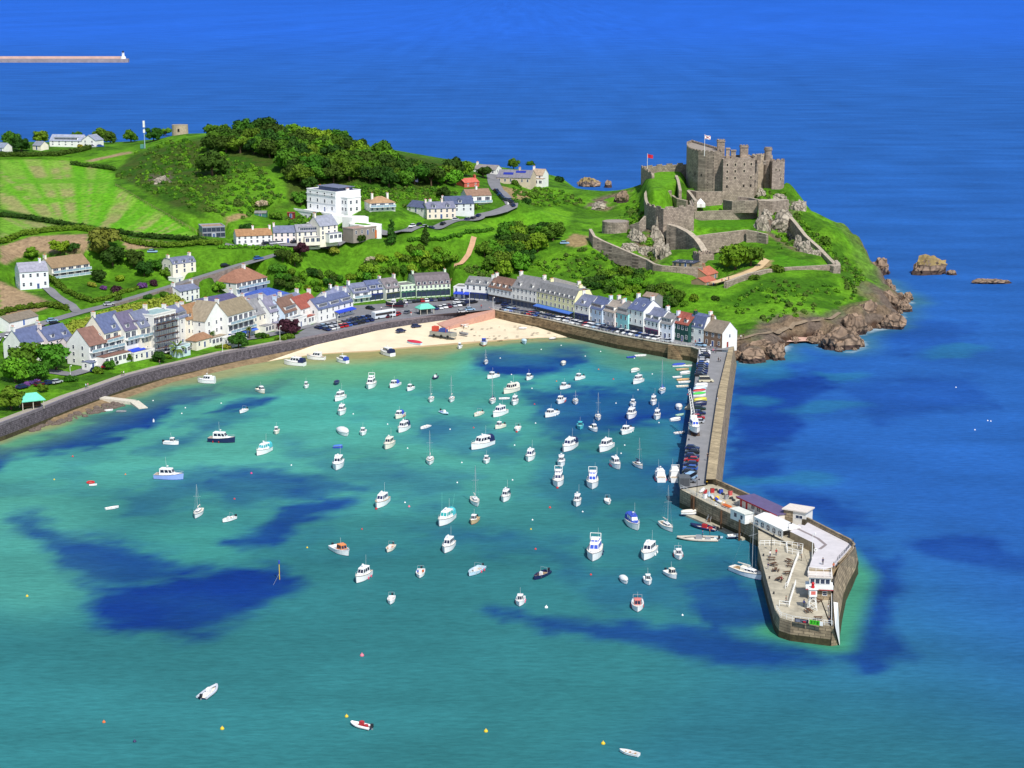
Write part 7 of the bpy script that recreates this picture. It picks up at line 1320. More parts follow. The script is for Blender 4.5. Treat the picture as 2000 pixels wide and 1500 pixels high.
for x, y in ((690, 809), (757, 829), (879, 839), (796, 876), (902, 904), (1046, 827), (1005, 870), (893, 943), (1001, 938), (791, 982), (1040, 1016), (999, 732), (1039, 759), (977, 700), (1057, 683), (1173, 687), (1143, 696), (1274, 731), (1246, 762), (1203, 788), (1287, 826), (1220, 870), (1213, 886), (1138, 1000), (1333, 1202), (569, 909), (299, 783), (362, 797), (355, 808), (432, 788), (1096, 675), (1239, 700), (1904, 840), (1929, 822), (1935, 823), (1867, 757)): buoy('small white mooring buoy on the open harbour water', x, y, BW, .3, 'small white mooring buoys')
t = tag(put('mooring_buoy', BUOY(BW, 'can'), None, W(300, 824, 0)), 'white and black can buoy off the left weed patch', 'buoy')
t = thing('ring_buoy', 'red ring shaped float at far left', 'float', W(177, 943, 0)); mb = MB(); n = 14; mb.path([(1.0 * math.cos(6.283 * i / n), 1.0 * math.sin(6.283 * i / n), .15) for i in range(n + 1)], .24, 6); mb.build('ring', paint_(RB, .5), t)
t = thing('beacon', 'yellow and blue beacon pole standing in the water', 'beacon', W(546, 1132, 0)); MB().tube((0, 0, -1), (0, 0, 4.2), .11, .09, 6).build('pole', paint_(YB, .5), t); MB().lathe([(.05, 3.9), (.2, 4), (.2, 4.8), (.05, 4.9)], 8).build('topmark', paint_(BBLUE, .5), t); MB().tube((0, 0, 1.6), (-1.1, -4.5, -.2), .03, n=4).build('stay', M_STEEL, t)
# ------------------------------------------------------------------ cars
M_TYRE = mat('tyre', (.015, .015, .015), .8, .1, 2)
CCOL = {'white': (236, 236, 236), 'silver': (186, 190, 196), 'grey': (110, 114, 122), 'black': (26, 28, 34), 'navy': (26, 40, 90), 'blue': (50, 90, 170), 'red': (176, 30, 40), 'pale blue': (150, 186, 216), 'dark green': (24, 54, 44), 'cream': (216, 208, 180), 'yellow': (220, 190, 60), 'maroon': (96, 22, 40)}
M_CGL = mat('car_glass', lin((24, 30, 46)), .1, .2, 2, spec=.6)
_cm = {}
def carmesh(c, van):
    k = (c, van)
    if k in _cm: return _cm[k]
    L, B, H = (5.2, 2.0, 2.1) if van else (4.3, 1.78, 1.46); mb = MB(); zb = .28; zw = .98 if van else .84
    pr = [(-L / 2, zb), (-L / 2, zw - .05), (-L * .44, zw + .02), (L * .24, zw), (L * .46, zw - .16), (L / 2, zw - .34), (L / 2, zb)]
    n = len(pr); mb.add([(x, -B / 2, z) for x, z in pr] + [(x, B / 2, z) for x, z in pr], [tuple(range(n))[::-1], tuple(range(n, 2 * n))] + [(i, (i + 1) % n, n + (i + 1) % n, n + i) for i in range(n)])
    a, b, c0, d = (-L * .47, -L * .45, L * .30, L * .20) if van else (-L * .44, -L * .33, L * .26, L * .08); w_ = B / 2 - .06; t = B / 2 - .2
    g = MB(); g.add([(a, -w_, zw), (c0, -w_, zw), (c0, w_, zw), (a, w_, zw), (b, -t, H - .05), (d, -t, H - .05), (d, t, H - .05), (b, t, H - .05)], [(0, 1, 5, 4), (1, 2, 6, 5), (2, 3, 7, 6), (3, 0, 4, 7)])
    mb.add([(b - .02, -t - .02, H - .06), (d + .03, -t - .02, H - .06), (d + .03, t + .02, H - .06), (b - .02, t + .02, H - .06), (b + .05, -t + .08, H), (d - .05, -t + .08, H), (d - .05, t - .08, H), (b + .05, t - .08, H)], [(0, 1, 5, 4), (1, 2, 6, 5), (2, 3, 7, 6), (3, 0, 4, 7), (4, 5, 6, 7)])
    wh = MB()
    for i in range(10): pass
    wh.lathe([(.2, -.1), (.32, -.1), (.32, .1), (.2, .1)], 10)
    pm = mat('carpaint_' + c.replace(' ', '_'), lin(CCOL[c]), .25, .03, 1, spec=.6); _cm[k] = (mb.mesh('body', pm), g.mesh('windows', M_CGL if not (van and False) else pm), wh.mesh('wheel', M_TYRE), L, B); return _cm[k]
def car(label, p, rz, c, group=None, van=False, wheels=True):
    bm_, gm, wm, L, B = carmesh(c, van); t = thing('parked_van' if van else 'parked_car', label, 'van' if van else 'car', p, rz, group); put('body', bm_, t); put('windows', gm, t)
    if wheels:
        for sx_ in (-1, 1):
            for sy_ in (-1, 1): put('wheel', wm, t, (sx_ * L * .3, sy_ * (B / 2 - .08), .32), (math.pi / 2, 0, 0))
    return t
ORD = ['first', 'second', 'third', 'fourth', 'fifth', 'sixth', 'seventh', 'eighth', 'ninth', 'tenth', 'eleventh', 'twelfth', 'thirteenth', 'fourteenth', 'fifteenth', 'sixteenth', 'seventeenth', 'eighteenth', 'nineteenth', 'twentieth']
def ordinal(i):
    if i < 20: return ORD[i]
    t = ('twenty', 'thirty', 'forty', 'fifty')[(i + 1) // 10 - 2]; r = (i + 1) % 10; return ('twentieth', 'thirtieth', 'fortieth', 'fiftieth')[(i + 1) // 10 - 2] if r == 0 else t + '-' + ORD[r - 1]
def row(a, b, z, cols, ang, where, frm, group, wheels=True, skip=()):
    """cars side by side from photo point a to b; ang is their heading against the row, in degrees"""
    A, B = (W(*a, z), W(*b, z)) if z is not None else (T(*a), T(*b)); rz = math.atan2(B.y - A.y, B.x - A.x) + R(ang); n = len(cols); rs = random.Random(n * 7 + int(a[0]))
    for i, c in enumerate(cols):
        if c == '-': continue
        van = c.endswith('*'); c = c.rstrip('*'); p = A.lerp(B, i / max(1, n - 1)) + Vector((rs.uniform(-.12, .12), rs.uniform(-.3, .3), 0))
        if z is None: p.z = float(hgt(p.x, p.y)) + .3
        car('%s %s %s, %s from %s' % (c, 'van' if van else 'car', where, ordinal(i), frm), p, rz + R(rs.uniform(-3, 3)) + (math.pi if rs.random() < .3 else 0), c, group, van, wheels)
K = dict(w='white', s='silver', g='grey', k='black', n='navy', b='blue', r='red', p='pale blue', e='dark green', c='cream', m='maroon'); K['-'] = '-'
def cl(s): return [(K[q[0]] + ('*' if len(q) > 1 and q[1] == '*' else '')) for q in s.split()]
zq = ZQ + .0
row((984, 605), (1112, 628), zq, cl('k n p s b n k g n k n r m n b k g n n k n g w w k w s'), -78, 'nose to the quay edge', 'the slipway corner', 'cars along the quay edge')
row((1120, 631), (1282, 663), zq, cl('s w g w k r w w s p s n k g n k n k w k w n w w g b s n n w g w'), -78, 'on the quay below the houses', 'the yellow hotel', 'cars below the quay houses')
row((976, 593), (1000, 600), zq, cl('k n g'), -80, 'outside the brown roofed pub', 'the square', 'cars outside the pub')
row((1148, 632), (1190, 641), zq, cl('n k s p g'), 0, 'end to end by the pale blue house', 'the yellow hotel', 'cars by the house fronts'); row((1218, 650), (1262, 659), zq, cl('k s k w'), 0, 'end to end by the tallest white house', 'the turquoise house', 'cars by the house fronts')
car('long red car parked before the dark green house', W(1297, 659, zq), R(-38), 'red'); car('pale blue car parked before the brown stone house', W(1369, 676, zq), R(-35), 'pale blue'); car('silver car near the quay railing below the green house', W(1305, 668, zq), R(-30), 'silver')
row((1377, 688), (1369, 735), zq, cl('w w n k s w b n k n n k'), 90, 'abreast on the pier', 'the shore', 'cars on the pier road'); car('cream camper van parked after the first pier cars', W(1379, 746, zq), R(2), 'cream', None, True)
row((1353, 878), (1345, 942), zq, cl('n k n r n b k n g'), 86, 'abreast near the pier bend', 'the boat on the pier', 'cars near the pier bend')
row((1366, 800), (1362, 826), zq, cl('e n r s'), 92, 'beside the lattice crane on the pier', 'the green kayaks', 'cars beside the pier crane')
row((622, 642), (718, 621), zq, cl('n p s s c g n k n b n'), 75, 'in the upper seafront car park row', 'the garden', 'cars in the seafront car park'); row((638, 645), (722, 627), zq, cl('n w s r r b n k k n n'), 75, 'in the lower seafront car park row', 'the garden', 'cars in the seafront car park')
row((782, 592), (882, 585), zq, cl('k w g k k r w n g k n k k'), 82, 'in front of the mint green hotel', 'the left corner', 'cars outside the mint hotel'); row((850, 604), (905, 596), zq, cl('n w w m s w k'), 70, 'beside the turquoise kiosk', 'the kiosk', 'cars beside the kiosk'); row((894, 591), (925, 592), zq, cl('w s n k'), 60, 'in front of the white corner building', 'the mint hotel', 'cars before the corner building'); row((758, 620), (795, 612), zq, cl('m r g'), 20, 'by the seafront wall beyond the bus', 'the bus', 'cars beyond the bus')
car('black car standing alone in the square', W(723, 604, zq), R(-40), 'black'); car('silver car stopped on top of the slipway', W(903, 610, zq), R(25), 'silver'); car('pale blue car stopped higher on the slipway', W(918, 606, zq), R(20), 'pale blue'); car('dark blue car parked on the beach sand', W(783, 648, 2.2), R(40), 'navy'); car('navy car parked higher on the beach sand', W(813, 639, 2.3), R(35), 'navy')
row((968, 375), (1001, 404), None, cl('n k n b k n n k n n k n'), 12, 'on the headland road bend', 'the headland', 'cars on the headland road', False)
row((805, 445), (935, 424), None, cl('w k s n - k - s - n k n'), 8, 'below the cream twin gables', 'the dark conifer', 'cars on the terrace road', False); row((478, 478), (505, 478), None, cl('p w'), 10, 'at the left end of the hill terrace', 'the field', 'cars at the hill terrace', False); row((520, 479), (590, 478), None, cl('k s w - k w'), 10, 'outside the hill terrace cottages', 'the brown roof', 'cars at the hill terrace', False); row((658, 468), (692, 462), None, cl('n s k'), 20, 'by the terrace road bend', 'the cream gabled house', 'cars at the hill terrace', False)
row((185, 753 - 26), (250, 703), None, cl('n - r - k b w'), 8, 'along the seafront garden road', 'the shelter', 'cars on the seafront road'); row((265, 702), (405, 676), None, cl('w k w - w n - s p n'), 6, 'along the road below the terrace houses', 'the white villa', 'cars on the seafront road'); row((45, 760), (112, 750), None, cl('n - m n s'), 8, 'by the flower beds', 'the shelter', 'cars by the shelter')
row((60, 652), (106, 638), None, cl('k m k'), 6, 'behind the white gabled cottage', 'the garage', 'cars on the hill road'); row((142, 650), (176, 643), None, cl('s k g w n s'), 75, 'behind the villa roofs', 'the pink house', 'cars behind the villas'); row((-2, 668), (16, 662), None, cl('s w'), 40, 'at the left edge by the hill road', 'the edge', 'cars on the hill road'); row((440, 526), (505, 508), None, cl('k n n - g b'), 6, 'on the hill road above the stone wall', 'the mansard house', 'cars on the upper hill road', False); car('silver car passing the hill road junction', T(213, 598) + Vector((0, 0, .3)), R(25), 'silver'); car('pale blue car on the lower hill road', T(102, 630) + Vector((0, 0, .3)), R(30), 'pale blue')
car('white car among the garden trees below the brown field', T(258, 499), R(10), 'white', None, False, False); car('pale blue car on the green field edge', T(298, 494), R(0), 'pale blue', None, False, False); car('silver car at the hilltop house', T(181, 288), R(10), 'silver', None, False, False); car('blue car beside the silver hilltop car', T(196, 287), R(10), 'blue', None, False, False); car('pale blue car in the castle car park', T(1103, 477), R(0), 'pale blue', None, False, False)
# ------------------------------------------------------------------ things on the pier
ZD, ZE = 5.2, 4.5
def frame(label, name, cat, a, b, z, group=None):
    A, B = W(*a, z), W(*b, z); return thing(name, label, cat, A, math.atan2(B.y - A.y, B.x - A.x), group), (B - A).length
t, L = frame('long low pier building with purple roof and red fascia', 'pavilion', 'building', (1444, 988), (1521, 1024), ZD)
MB().box(0, 0, -.2, L, 4.6, 2.5).build('wall', wallmat((222, 214, 204)), t); MB().box(-.4, -.9, 2.5, L + .3, 4.8, 2.68, 0).box(-.42, -.95, 2.3, L + .32, -.88, 2.66, 1).build('roof', [mat('purple_roof', lin((98, 86, 124)), .7, .12, .6), mat('red_fascia', lin((170, 40, 50)), .6, .1)], t)
for i in range(7):
    if i in (0, 1): put('door', doormesh((180, 40, 44)), t, (.9 + i * L / 7, 0, -.1))
    else: put('window', winmesh(1.6, 1.2, 'plain'), t, (1.4 + i * L / 7.2, 0, 1.4))
t, L = frame('square white concrete building with flat roof on the pier', 'pump_house', 'building', (1530, 1024), (1573, 1031), 4.9)
MB().box(0, 0, -.3, L, 4.6, 4.0).box(-.02, -.06, -.3, L * .42, 0, 4.0, 1).build('wall', [wallmat((226, 222, 214)), M_PIERST], t); MB().box(-.4, -.4, 4.0, L + .4, 5, 4.3).build('roof', mat('pale_roof', lin((216, 206, 196)), .8, .1), t); put('window', winmesh(1.8, .8, 'plain'), t, (L * .7, 0, 2.6))
t, L = frame('white marquee with arched windows on the pier', 'marquee', 'marquee', (1472, 1027), (1528, 1054), 4.8)
MB().add([(0, 0, 2.5), (L, 0, 2.5), (L, 5.4, 2.6), (0, 5.4, 2.6), (.6, 2.6, 3.5), (L - .6, 2.6, 3.5), (0, 0, 2.2), (L, 0, 2.2), (L, 5.4, 2.3), (0, 5.4, 2.3)], [(0, 1, 5, 4), (1, 2, 5), (2, 3, 4, 5), (3, 0, 4), (6, 7, 1, 0), (7, 8, 2, 1), (8, 9, 3, 2), (9, 6, 0, 3)]).build('canvas_roof', M_WHITE, t)
MB().box(0, .05, -.1, L, .12, 2.3).build('side_wall', M_WHITE, t)
for i in range(5):
    mb = MB(); x = L * (i + .5) / 5; mb.add([(x + .75 * math.cos(math.pi * k / 8 * 2), .02, 1.25 + .8 * math.sin(math.pi * k / 8 * 2)) for k in range(8)], [tuple(range(8))[::-1] if False else tuple(range(8))]); mb.box(x - .04, -.02, .5, x + .04, .03, 2.0, 1).box(x - .7, -.02, 1.2, x + .7, .03, 1.28, 1); mb.build('window', [M_GLASS, M_WHITE], t)
for x, y in ((1552, 1052), (1569, 1060)): o = put('shed_door', doormesh((150, 178, 206)), pier, W(x, y + 6, 4.5), (0, 0, math.atan2(W(1590, 1061, 7).y - W(1543, 1038, 7).y, W(1590, 1061, 7).x - W(1543, 1038, 7).x)), (1.6, 2, 1.05)); o.location += Vector((-.15, -.25, 0))
t, L = frame('small white kiosk cabin on the pier with dark windows', 'kiosk', 'kiosk', (1424, 1012), (1452, 1024), 5.0)
MB().box(0, .4, -.1, L, 3, 2.5).build('wall', M_WHITE, t); MB().box(-.2, .1, 2.5, L + .2, 3.2, 2.68).build('roof', mat('cabin_roof', lin((214, 216, 206)), .7, .1), t); put('window', winmesh(1.2, 1.1, 'plain'), t, (L * .35, .4, 1.4)); put('window', winmesh(1.0, 1.1, 'plain'), t, (L * .78, .4, 1.4))
def controlhut():
    t, L = frame('harbour control hut with white balcony at the pier end', 'control_hut', 'building', (1578, 1170), (1623, 1172), ZE)
    MB().box(0, 0, -.1, L, 3.8, 2.6).build('wall', M_PIERST, t); MB().box(-.6, -.7, 2.6, L + .4, 4.2, 2.8, 0).box(-.6, -.74, 2.8, L + .4, -.66, 3.7, 0).box(-.62, -.76, 2.45, L + .42, -.7, 2.62, 1).build('balcony', [M_WHITE, mat('red_band', lin((170, 40, 50)), .6, .1)], t)
    MB().box(.2, .3, 2.8, L - .2, 3.8, 5.1).build('upper_room', M_WHITE, t); MB().box(-.2, -.1, 5.1, L + .2, 4.1, 5.35).build('roof', mat('hut_roof', lin((214, 204, 194)), .8, .1), t)
    for i in range(4): put('window', winmesh(L / 4 - .4, 1.1, 'plain'), t, (.3 + (L - .6) * (i + .5) / 4, .3, 4.2))
    put('window', winmesh(.9, .9, 'sash'), t, (L * .72, 0, 1.5)); put('door', doormesh((60, 62, 70)), t, (L * .2, 0, 0)); railing([(0, 0, 5.3), (L, 0, 5.3), (L, 4, 5.3), (0, 4, 5.3), (0, 0, 5.3)], t, 1.0, step=1.4)
controlhut()
t = thing('harbour_light', 'white lattice harbour light with a red lamp at the pier end', 'beacon light', W(1586, 1190, ZE)); mb = MB(); b, c_, h = .95, .6, 3.2
for sx_ in (-1, 1):
    for sy_ in (-1, 1): mb.tube((sx_ * b, sy_ * b, 0), (sx_ * c_, sy_ * c_, h), .08, n=5)
    for k in range(3):
        z0, z1 = h * k / 3, h * (k + 1) / 3; f = lambda z: b + (c_ - b) * z / h
        mb.tube((sx_ * f(z0), -f(z0), z0), (sx_ * f(z1), f(z1), z1), .045, n=4); mb.tube((-f(z0), sx_ * f(z0), z0), (f(z1), sx_ * f(z1), z1), .045, n=4); mb.tube((f(z0), sx_ * f(z0), z0), (-f(z1), sx_ * f(z1), z1), .045, n=4)
mb.build('lattice_legs', M_WHITE, t); MB().box(-.85, -.85, 3.2, .85, .85, 4.9, 0).box(-1.1, -1.1, 4.9, 1.1, 1.1, 5.0, 0).box(-.5, -.88, 3.7, .5, -.84, 4.5, 1).build('cabin', [M_WHITE, mat('red_panel', lin((214, 110, 100)), .6, .1)], t); MB().lathe([(.4, 5.0), (.4, 5.4), (.3, 5.45), (.3, 6.0), (.42, 6.05), (.05, 6.4)], 10).build('lamp', mat('red_lantern', lin((190, 30, 36)), .4, .1), t)
def text(parent, s, loc, size, m, rot=(math.pi / 2, 0, 0)):
    c = bpy.data.curves.new('lettering', 'FONT'); c.body = s; c.size = size; c.extrude = .01; c.align_x = 'CENTER'; c.align_y = 'CENTER'; c.materials.append(m); q = bpy.data.objects.new('lettering_curve', c); COL.objects.link(q); me = bpy.data.meshes.new_from_object(q.evaluated_get(bpy.context.evaluated_depsgraph_get())); bpy.data.objects.remove(q); o = bpy.data.objects.new('lettering', me); COL.objects.link(o); o.parent = parent; o.location = loc; o.rotation_euler = rot; return o
t, L = frame('green tide gauge sign reading 378 on the pier end railing', 'tide_sign', 'sign', (1582, 1218), (1602, 1221), 4.6); MB().box(0, -.5, .05, L, -.4, 1.05).build('board', mat('sign_green', lin((70, 190, 40)), .5, .05), t); text(t, '3 7 8', (L / 2, -.53, .54), .86, mat('black_paint', lin((16, 20, 20)), .5, .05)); MB().box(L, -.5, .05, L + .7, -.4, .95).build('white_panel', M_WHITE, t)
t, L = frame('dark banner with pale lettering beside the green tide sign', 'banner', 'banner', (1553, 1214), (1580, 1218), 4.6); MB().box(0, -.5, .1, L, -.42, 1.0).build('cloth', mat('banner_black', lin((34, 36, 52)), .7, .1), t); mb = MB()
for k in range(3): mb.box(.2, -.53, .25 + .22 * k, L * (.55, .4, .9)[k], -.505, .33 + .22 * k)
mb.box(L * .62, -.53, .3, L * .82, -.505, .6, 1); mb.build('printed_bands', [mat('pale_print', lin((170, 176, 196)), .6, .1), M_FRED], t)
def picnic():
    t = thing('picnic_table', 'x', 'picnic table'); MB().box(-.9, -.38, .7, .9, .38, .76).build('tabletop', M_DKWOOD, t)
    for s in (-1, 1): MB().box(-.9, s * .7 - .14, .42, .9, s * .7 + .14, .47).build('bench', M_DKWOOD, t)
    for s in (-.6, .6): MB().tube((s, -.75, 0), (s, .2, .7), .05, n=4).tube((s, .75, 0), (s, -.2, .7), .05, n=4).build('leg_frame', M_DKWOOD, t)
    return t
pt0 = picnic()
for i, (x, y, w_) in enumerate(((1507, 1094, 'nearest the corner rail of the lower deck'), (1511, 1105, 'second down the left of the lower deck'), (1515, 1116, 'third down the left of the lower deck'), (1541, 1098, 'upper one along the white stair rail'), (1544, 1107, 'beside the middle of the white stair rail'), (1538, 1122, 'below the middle of the white stair rail'), (1522, 1134, 'lowest on the left deck'), (1579, 1196, 'under the white harbour light'), (1597, 1176, 'in front of the control hut'), (1598, 1211, 'by the pier end railing'))):
    o = pt0 if i == 0 else copy_tree(pt0); o.location = W(x, y, ZE); o.rotation_euler.z = i * .7; tag(o, 'brown picnic table ' + w_, None, 'picnic tables on the pier end')
def lamp(label, p, h=5, white=True):
    t = thing('street_lamp', label, 'street lamp', p); m = M_WHITE if white else M_IRON; MB().tube((0, 0, -.2), (0, 0, h), .09, .06, 6).tube((0, 0, h), (.5, -.3, h + .1), .05, n=4).build('pole', m, t); MB().lathe([(.08, h - .1), (.22, h), (.2, h + .25), (.05, h + .35)], 8, c=(.5, -.3)).build('lamp_head', m, t)
for l, x, y, z, h, wh in (('dark lamp post at the bend of the pier', 1361, 968, 5.4, 4.5, 0), ('white lamp post on the seafront by the palm', 435, 690, 5, 5, 1), ('white lamp post beside the garden copper beech', 547, 667, 5.2, 6, 1), ('white lamp post by the seafront car park', 660, 645, 5.5, 6, 1), ('white lamp post beside the bus', 767, 622, 5.5, 6, 1), ('white post on the quay above the slipway', 963, 604, 5.5, 5, 1), ('lamp post on the quay below the green house', 1256, 663, 5.5, 5, 0), ('dark lamp post on the lower pier deck', 1506, 1076, 4.5, 4, 0), ('dark lamp post by the white marquee', 1540, 1052, 5, 4, 0), ('white mast on the pier terrace', 1586, 1090, 7, 6, 1), ('lamp post by the seafront clipped hedge', 138, 742, 6, 5, 1), ('post in the square before the mint hotel', 917, 597, 5.5, 6, 1)): lamp(l, W(x, y, z), h, wh)
# pontoons and gangway
t, L = frame('long grey floating pontoon against the pier', 'pontoon', 'pontoon', (1331, 1006), (1449, 1056), 0); MB().box(0, 0, -.3, L, 2.2, .55, 0).build('float', M_CONC, t)
for f in (.08, .5, .95): MB().tube((L * f, 2.4, -1), (L * f, 2.4, 2.2), .16, n=8).build('pile', mat('rust', lin((140, 84, 50)), .8, .3), t)
t2, L2 = frame('sloping steel gangway from the pier down to the pontoon', 'gangway', 'gangway', (1384, 1020), (1412, 1006), .6); mb = MB(); a, b = Vector((0, 0, .1)), Vector((L2, 1.0, 4.2)); strip(mb, [a + Vector((0, .5, 0)), b + Vector((0, .5, 0))], [a - Vector((0, .5, 0)), b - Vector((0, .5, 0))]); mb.build('walkway', M_DKWOOD, t2)
for s in (-.5, .5): railing([a + Vector((0, s, 0)), b + Vector((0, s, 0))], t2, 1.0, M_STEEL, name='handrail')
t, L = frame('square grey pontoon at the pier with a covered boat beside it', 'pontoon', 'pontoon', (1337, 800), (1352, 801), 0); MB().box(0, 0, -.3, L, 14, .5).build('float', M_CONC, t)
# the boat, crane and stores along the pier road
boat('white cruiser with blue windscreen ashore on the pier road', 0, 0, 8.8, -88, 'cruiser', at=W(1357, 848, 5.5) + Vector((0, 0, 1.3)), bot=BNAVY, win=BBLUE, group=None)
t = thing('boat_cradle', 'timber cradle under the cruiser on the pier road', 'cradle', W(1357, 848, 5.5), R(-88)); mb = MB()
for x in (-2.4, 0, 2.0): mb.box(x - .15, -1.3, 0, x + .15, 1.3, .35)
mb.build('beam', M_DKWOOD, t); mb = MB()
for x in (-2.2, 1.8):
    for s in (-1.2, 1.2): mb.tube((x, s, .3), (x, s * .9, 1.5), .08, n=4)
mb.build('prop', M_DKWOOD, t)
t = thing('crane', 'white lattice jib crane beside the pier road', 'crane', W(1354, 826, 5.5)); MB().lathe([(.9, 0), (.8, 1.2), (.5, 1.3), (.5, 2.2)], 10).build('pedestal', M_WHITE, t); mb = MB(); p0, p1 = Vector((0, 0, 2.2)), Vector((-.6, 9, 8.6)); d = (p1 - p0); sd = Vector((1, 0, 0))
for s in (-1, 1):
    for k in (0, .7): mb.tube(p0 + sd * s * .5 + Vector((0, 0, k)), p1 + sd * s * .2 + Vector((0, 0, k * .4)), .06, n=4)
for i in range(10):
    a, b = p0 + d * (i / 10), p0 + d * ((i + 1) / 10)
    mb.tube(a - sd * .45, b + sd * .4, .04, n=4); mb.tube(a - sd * .45, a + sd * .45 + Vector((0, 0, .6)), .04, n=4); mb.tube(a + sd * .45, b + sd * .4 + Vector((0, 0, .5)), .04, n=4)
mb.build('jib', M_WHITE, t); MB().tube(p1, p1 - Vector((0, 0, 5)), .03, n=3).build('cable', M_IRON, t); MB().box(-1, -1.6, 1.2, 1, -.1, 2.6).build('counterweight', M_WHITE, t)
for l, x, y, c, cc in (('pale blue dinghy stored on the pier rack', 1367, 764, BPALE, BPALE), ('red and white dinghy stored on the pier', 1366, 769, BW, BRED), ('green covered dinghy stored on the pier', 1366, 775, BW, (70, 190, 80)), ('yellow dinghy stored on the pier', 1368, 786, (214, 206, 60), (214, 206, 60)), ('navy covered dinghy stored on the pier', 1368, 792, BNAVY, BNAVY), ('small white dinghy on the pier by the camper', 1370, 757, BW, BW)): boat(l, 0, 0, 4.4, 8, 'cover', hull=c, cab=cc, bot=c, at=W(x, y, 5.5) + Vector((0, 0, .35)), group='dinghies stored on the pier')
t = thing('storage_container', 'dark grey storage container at the pier bend', 'container', W(1336, 947, 5.4)); MB().box(-1.5, -2, 0, 1.5, 2, 2.4, 0).box(-1.55, -2.05, 2.4, 1.55, 2.05, 2.5, 0).build('box', mat('grey_steel', lin((92, 96, 100)), .6, .15), t); MB().box(-1.2, -2.06, .15, -.05, -2.0, 2.25).box(.05, -2.06, .15, 1.2, -2.0, 2.25).build('door', mat('grey_door', lin((70, 74, 80)), .6, .1), t)
car('pale blue van beside the container at the pier bend', W(1349, 936, 5.5), R(60), 'pale blue', None, True)
rs = random.Random(3)
def crates(label, x, y, c, n=3, z=ZD):
    t = thing('crate_stack', label, 'crates', W(x, y, z), rs.uniform(0, 1))
    for i in range(n): MB().box(-.5, -.35, .42 * i, .5, .35, .42 * i + .38).box(-.44, -.29, .42 * i + .381, .44, .29, .42 * i + .39, 1).build('crate', [paint_(c, .7), M_DKWOOD], t)
for l, x, y, c in (('red fish crates stacked at the start of the bent pier', 1391, 962, BRED), ('second pile of red crates against the outer pier wall', 1426, 967, (200, 90, 90)), ('blue crates stacked by the pier wall', 1408, 964, BBLUE), ('grey crates between the pots on the pier', 1418, 975, BGREY), ('white boxes by the pier railing', 1377, 973, BW), ('pale crates by the kiosk cabin on the pier', 1440, 983, BC)): crates(l, x, y, c)
for l, x, y, c in (('yellow heap of fishing net on the pier', 1398, 976, (226, 186, 70)), ('pale heap of rope by the yellow net', 1412, 986, BTAN)):
    o = put('net_pile', rockmesh(40 + int(x) % 7, tide=-9), None, W(x, y, ZD), (0, 0, 1), (1.8, 1.1, .9)); o.data.materials[0] = mat('net_%d' % x, lin(c), .9, .3, 3); tag(o, l, 'net')
for i, (x, y) in enumerate(((1398, 958), (1404, 961), (1412, 966), (1420, 970), (1428, 974), (1433, 978))):
    t = thing('lobster_pot', 'dark lobster pots stacked along the outer pier wall', 'lobster pot', W(x, y, ZD), i, 'lobster pots on the pier'); mb = MB()
    mb.add([(-.5, .4 * math.cos(a), .02 + .55 * math.sin(a)) for a in (0, .8, 1.57, 2.34, 3.14)] + [(.5, .4 * math.cos(a), .02 + .55 * math.sin(a)) for a in (0, .8, 1.57, 2.34, 3.14)], [(0, 1, 2, 3, 4), (9, 8, 7, 6, 5)] + [(k, k + 5, k + 6, k + 1) for k in range(4)]); mb.build('frame', mat('pot_mesh', lin((48, 56, 60)), .9, .3, 4), t)
for i, (x, y, c, nm) in enumerate(((1366, 962, BW, 'white'), (1372, 966, BRED, 'red'), (1379, 970, BPALE, 'pale blue'), (1386, 975, BW, 'white'), (1393, 980, BBLUE, 'blue'), (1402, 986, BW, 'white'), (1414, 994, BORG, 'orange'))):
    tag(put('kayak', hullmesh(3.6, .75, .3, c, c, inner=c, floor=.1), None, W(x, y, ZD) + Vector((.8, .9, .55)), (1.1, 0, R(70 + 9 * i))), '%s kayak leaning by the pier railing, %s from the bend' % (nm, ORD[i]), 'kayak', 'kayaks by the pier railing')
for l, x, y, z in (('white lifebuoy on the pier railing by the kayaks', 1399, 985, 6.0), ('white lifebuoy on the pier terrace rail', 1593, 1074, 7.6)):
    t = thing('lifebuoy', l, 'lifebuoy', W(x, y, z)); mb = MB(); mb.path([(.36 * math.cos(6.283 * i / 12), 0, .36 * math.sin(6.283 * i / 12)) for i in range(13)], .09, 6); mb.build('ring', M_WHITE, t); MB().tube((0, .1, -1), (0, .1, .5), .04, n=4).build('post', M_RED if False else M_IRON, t)
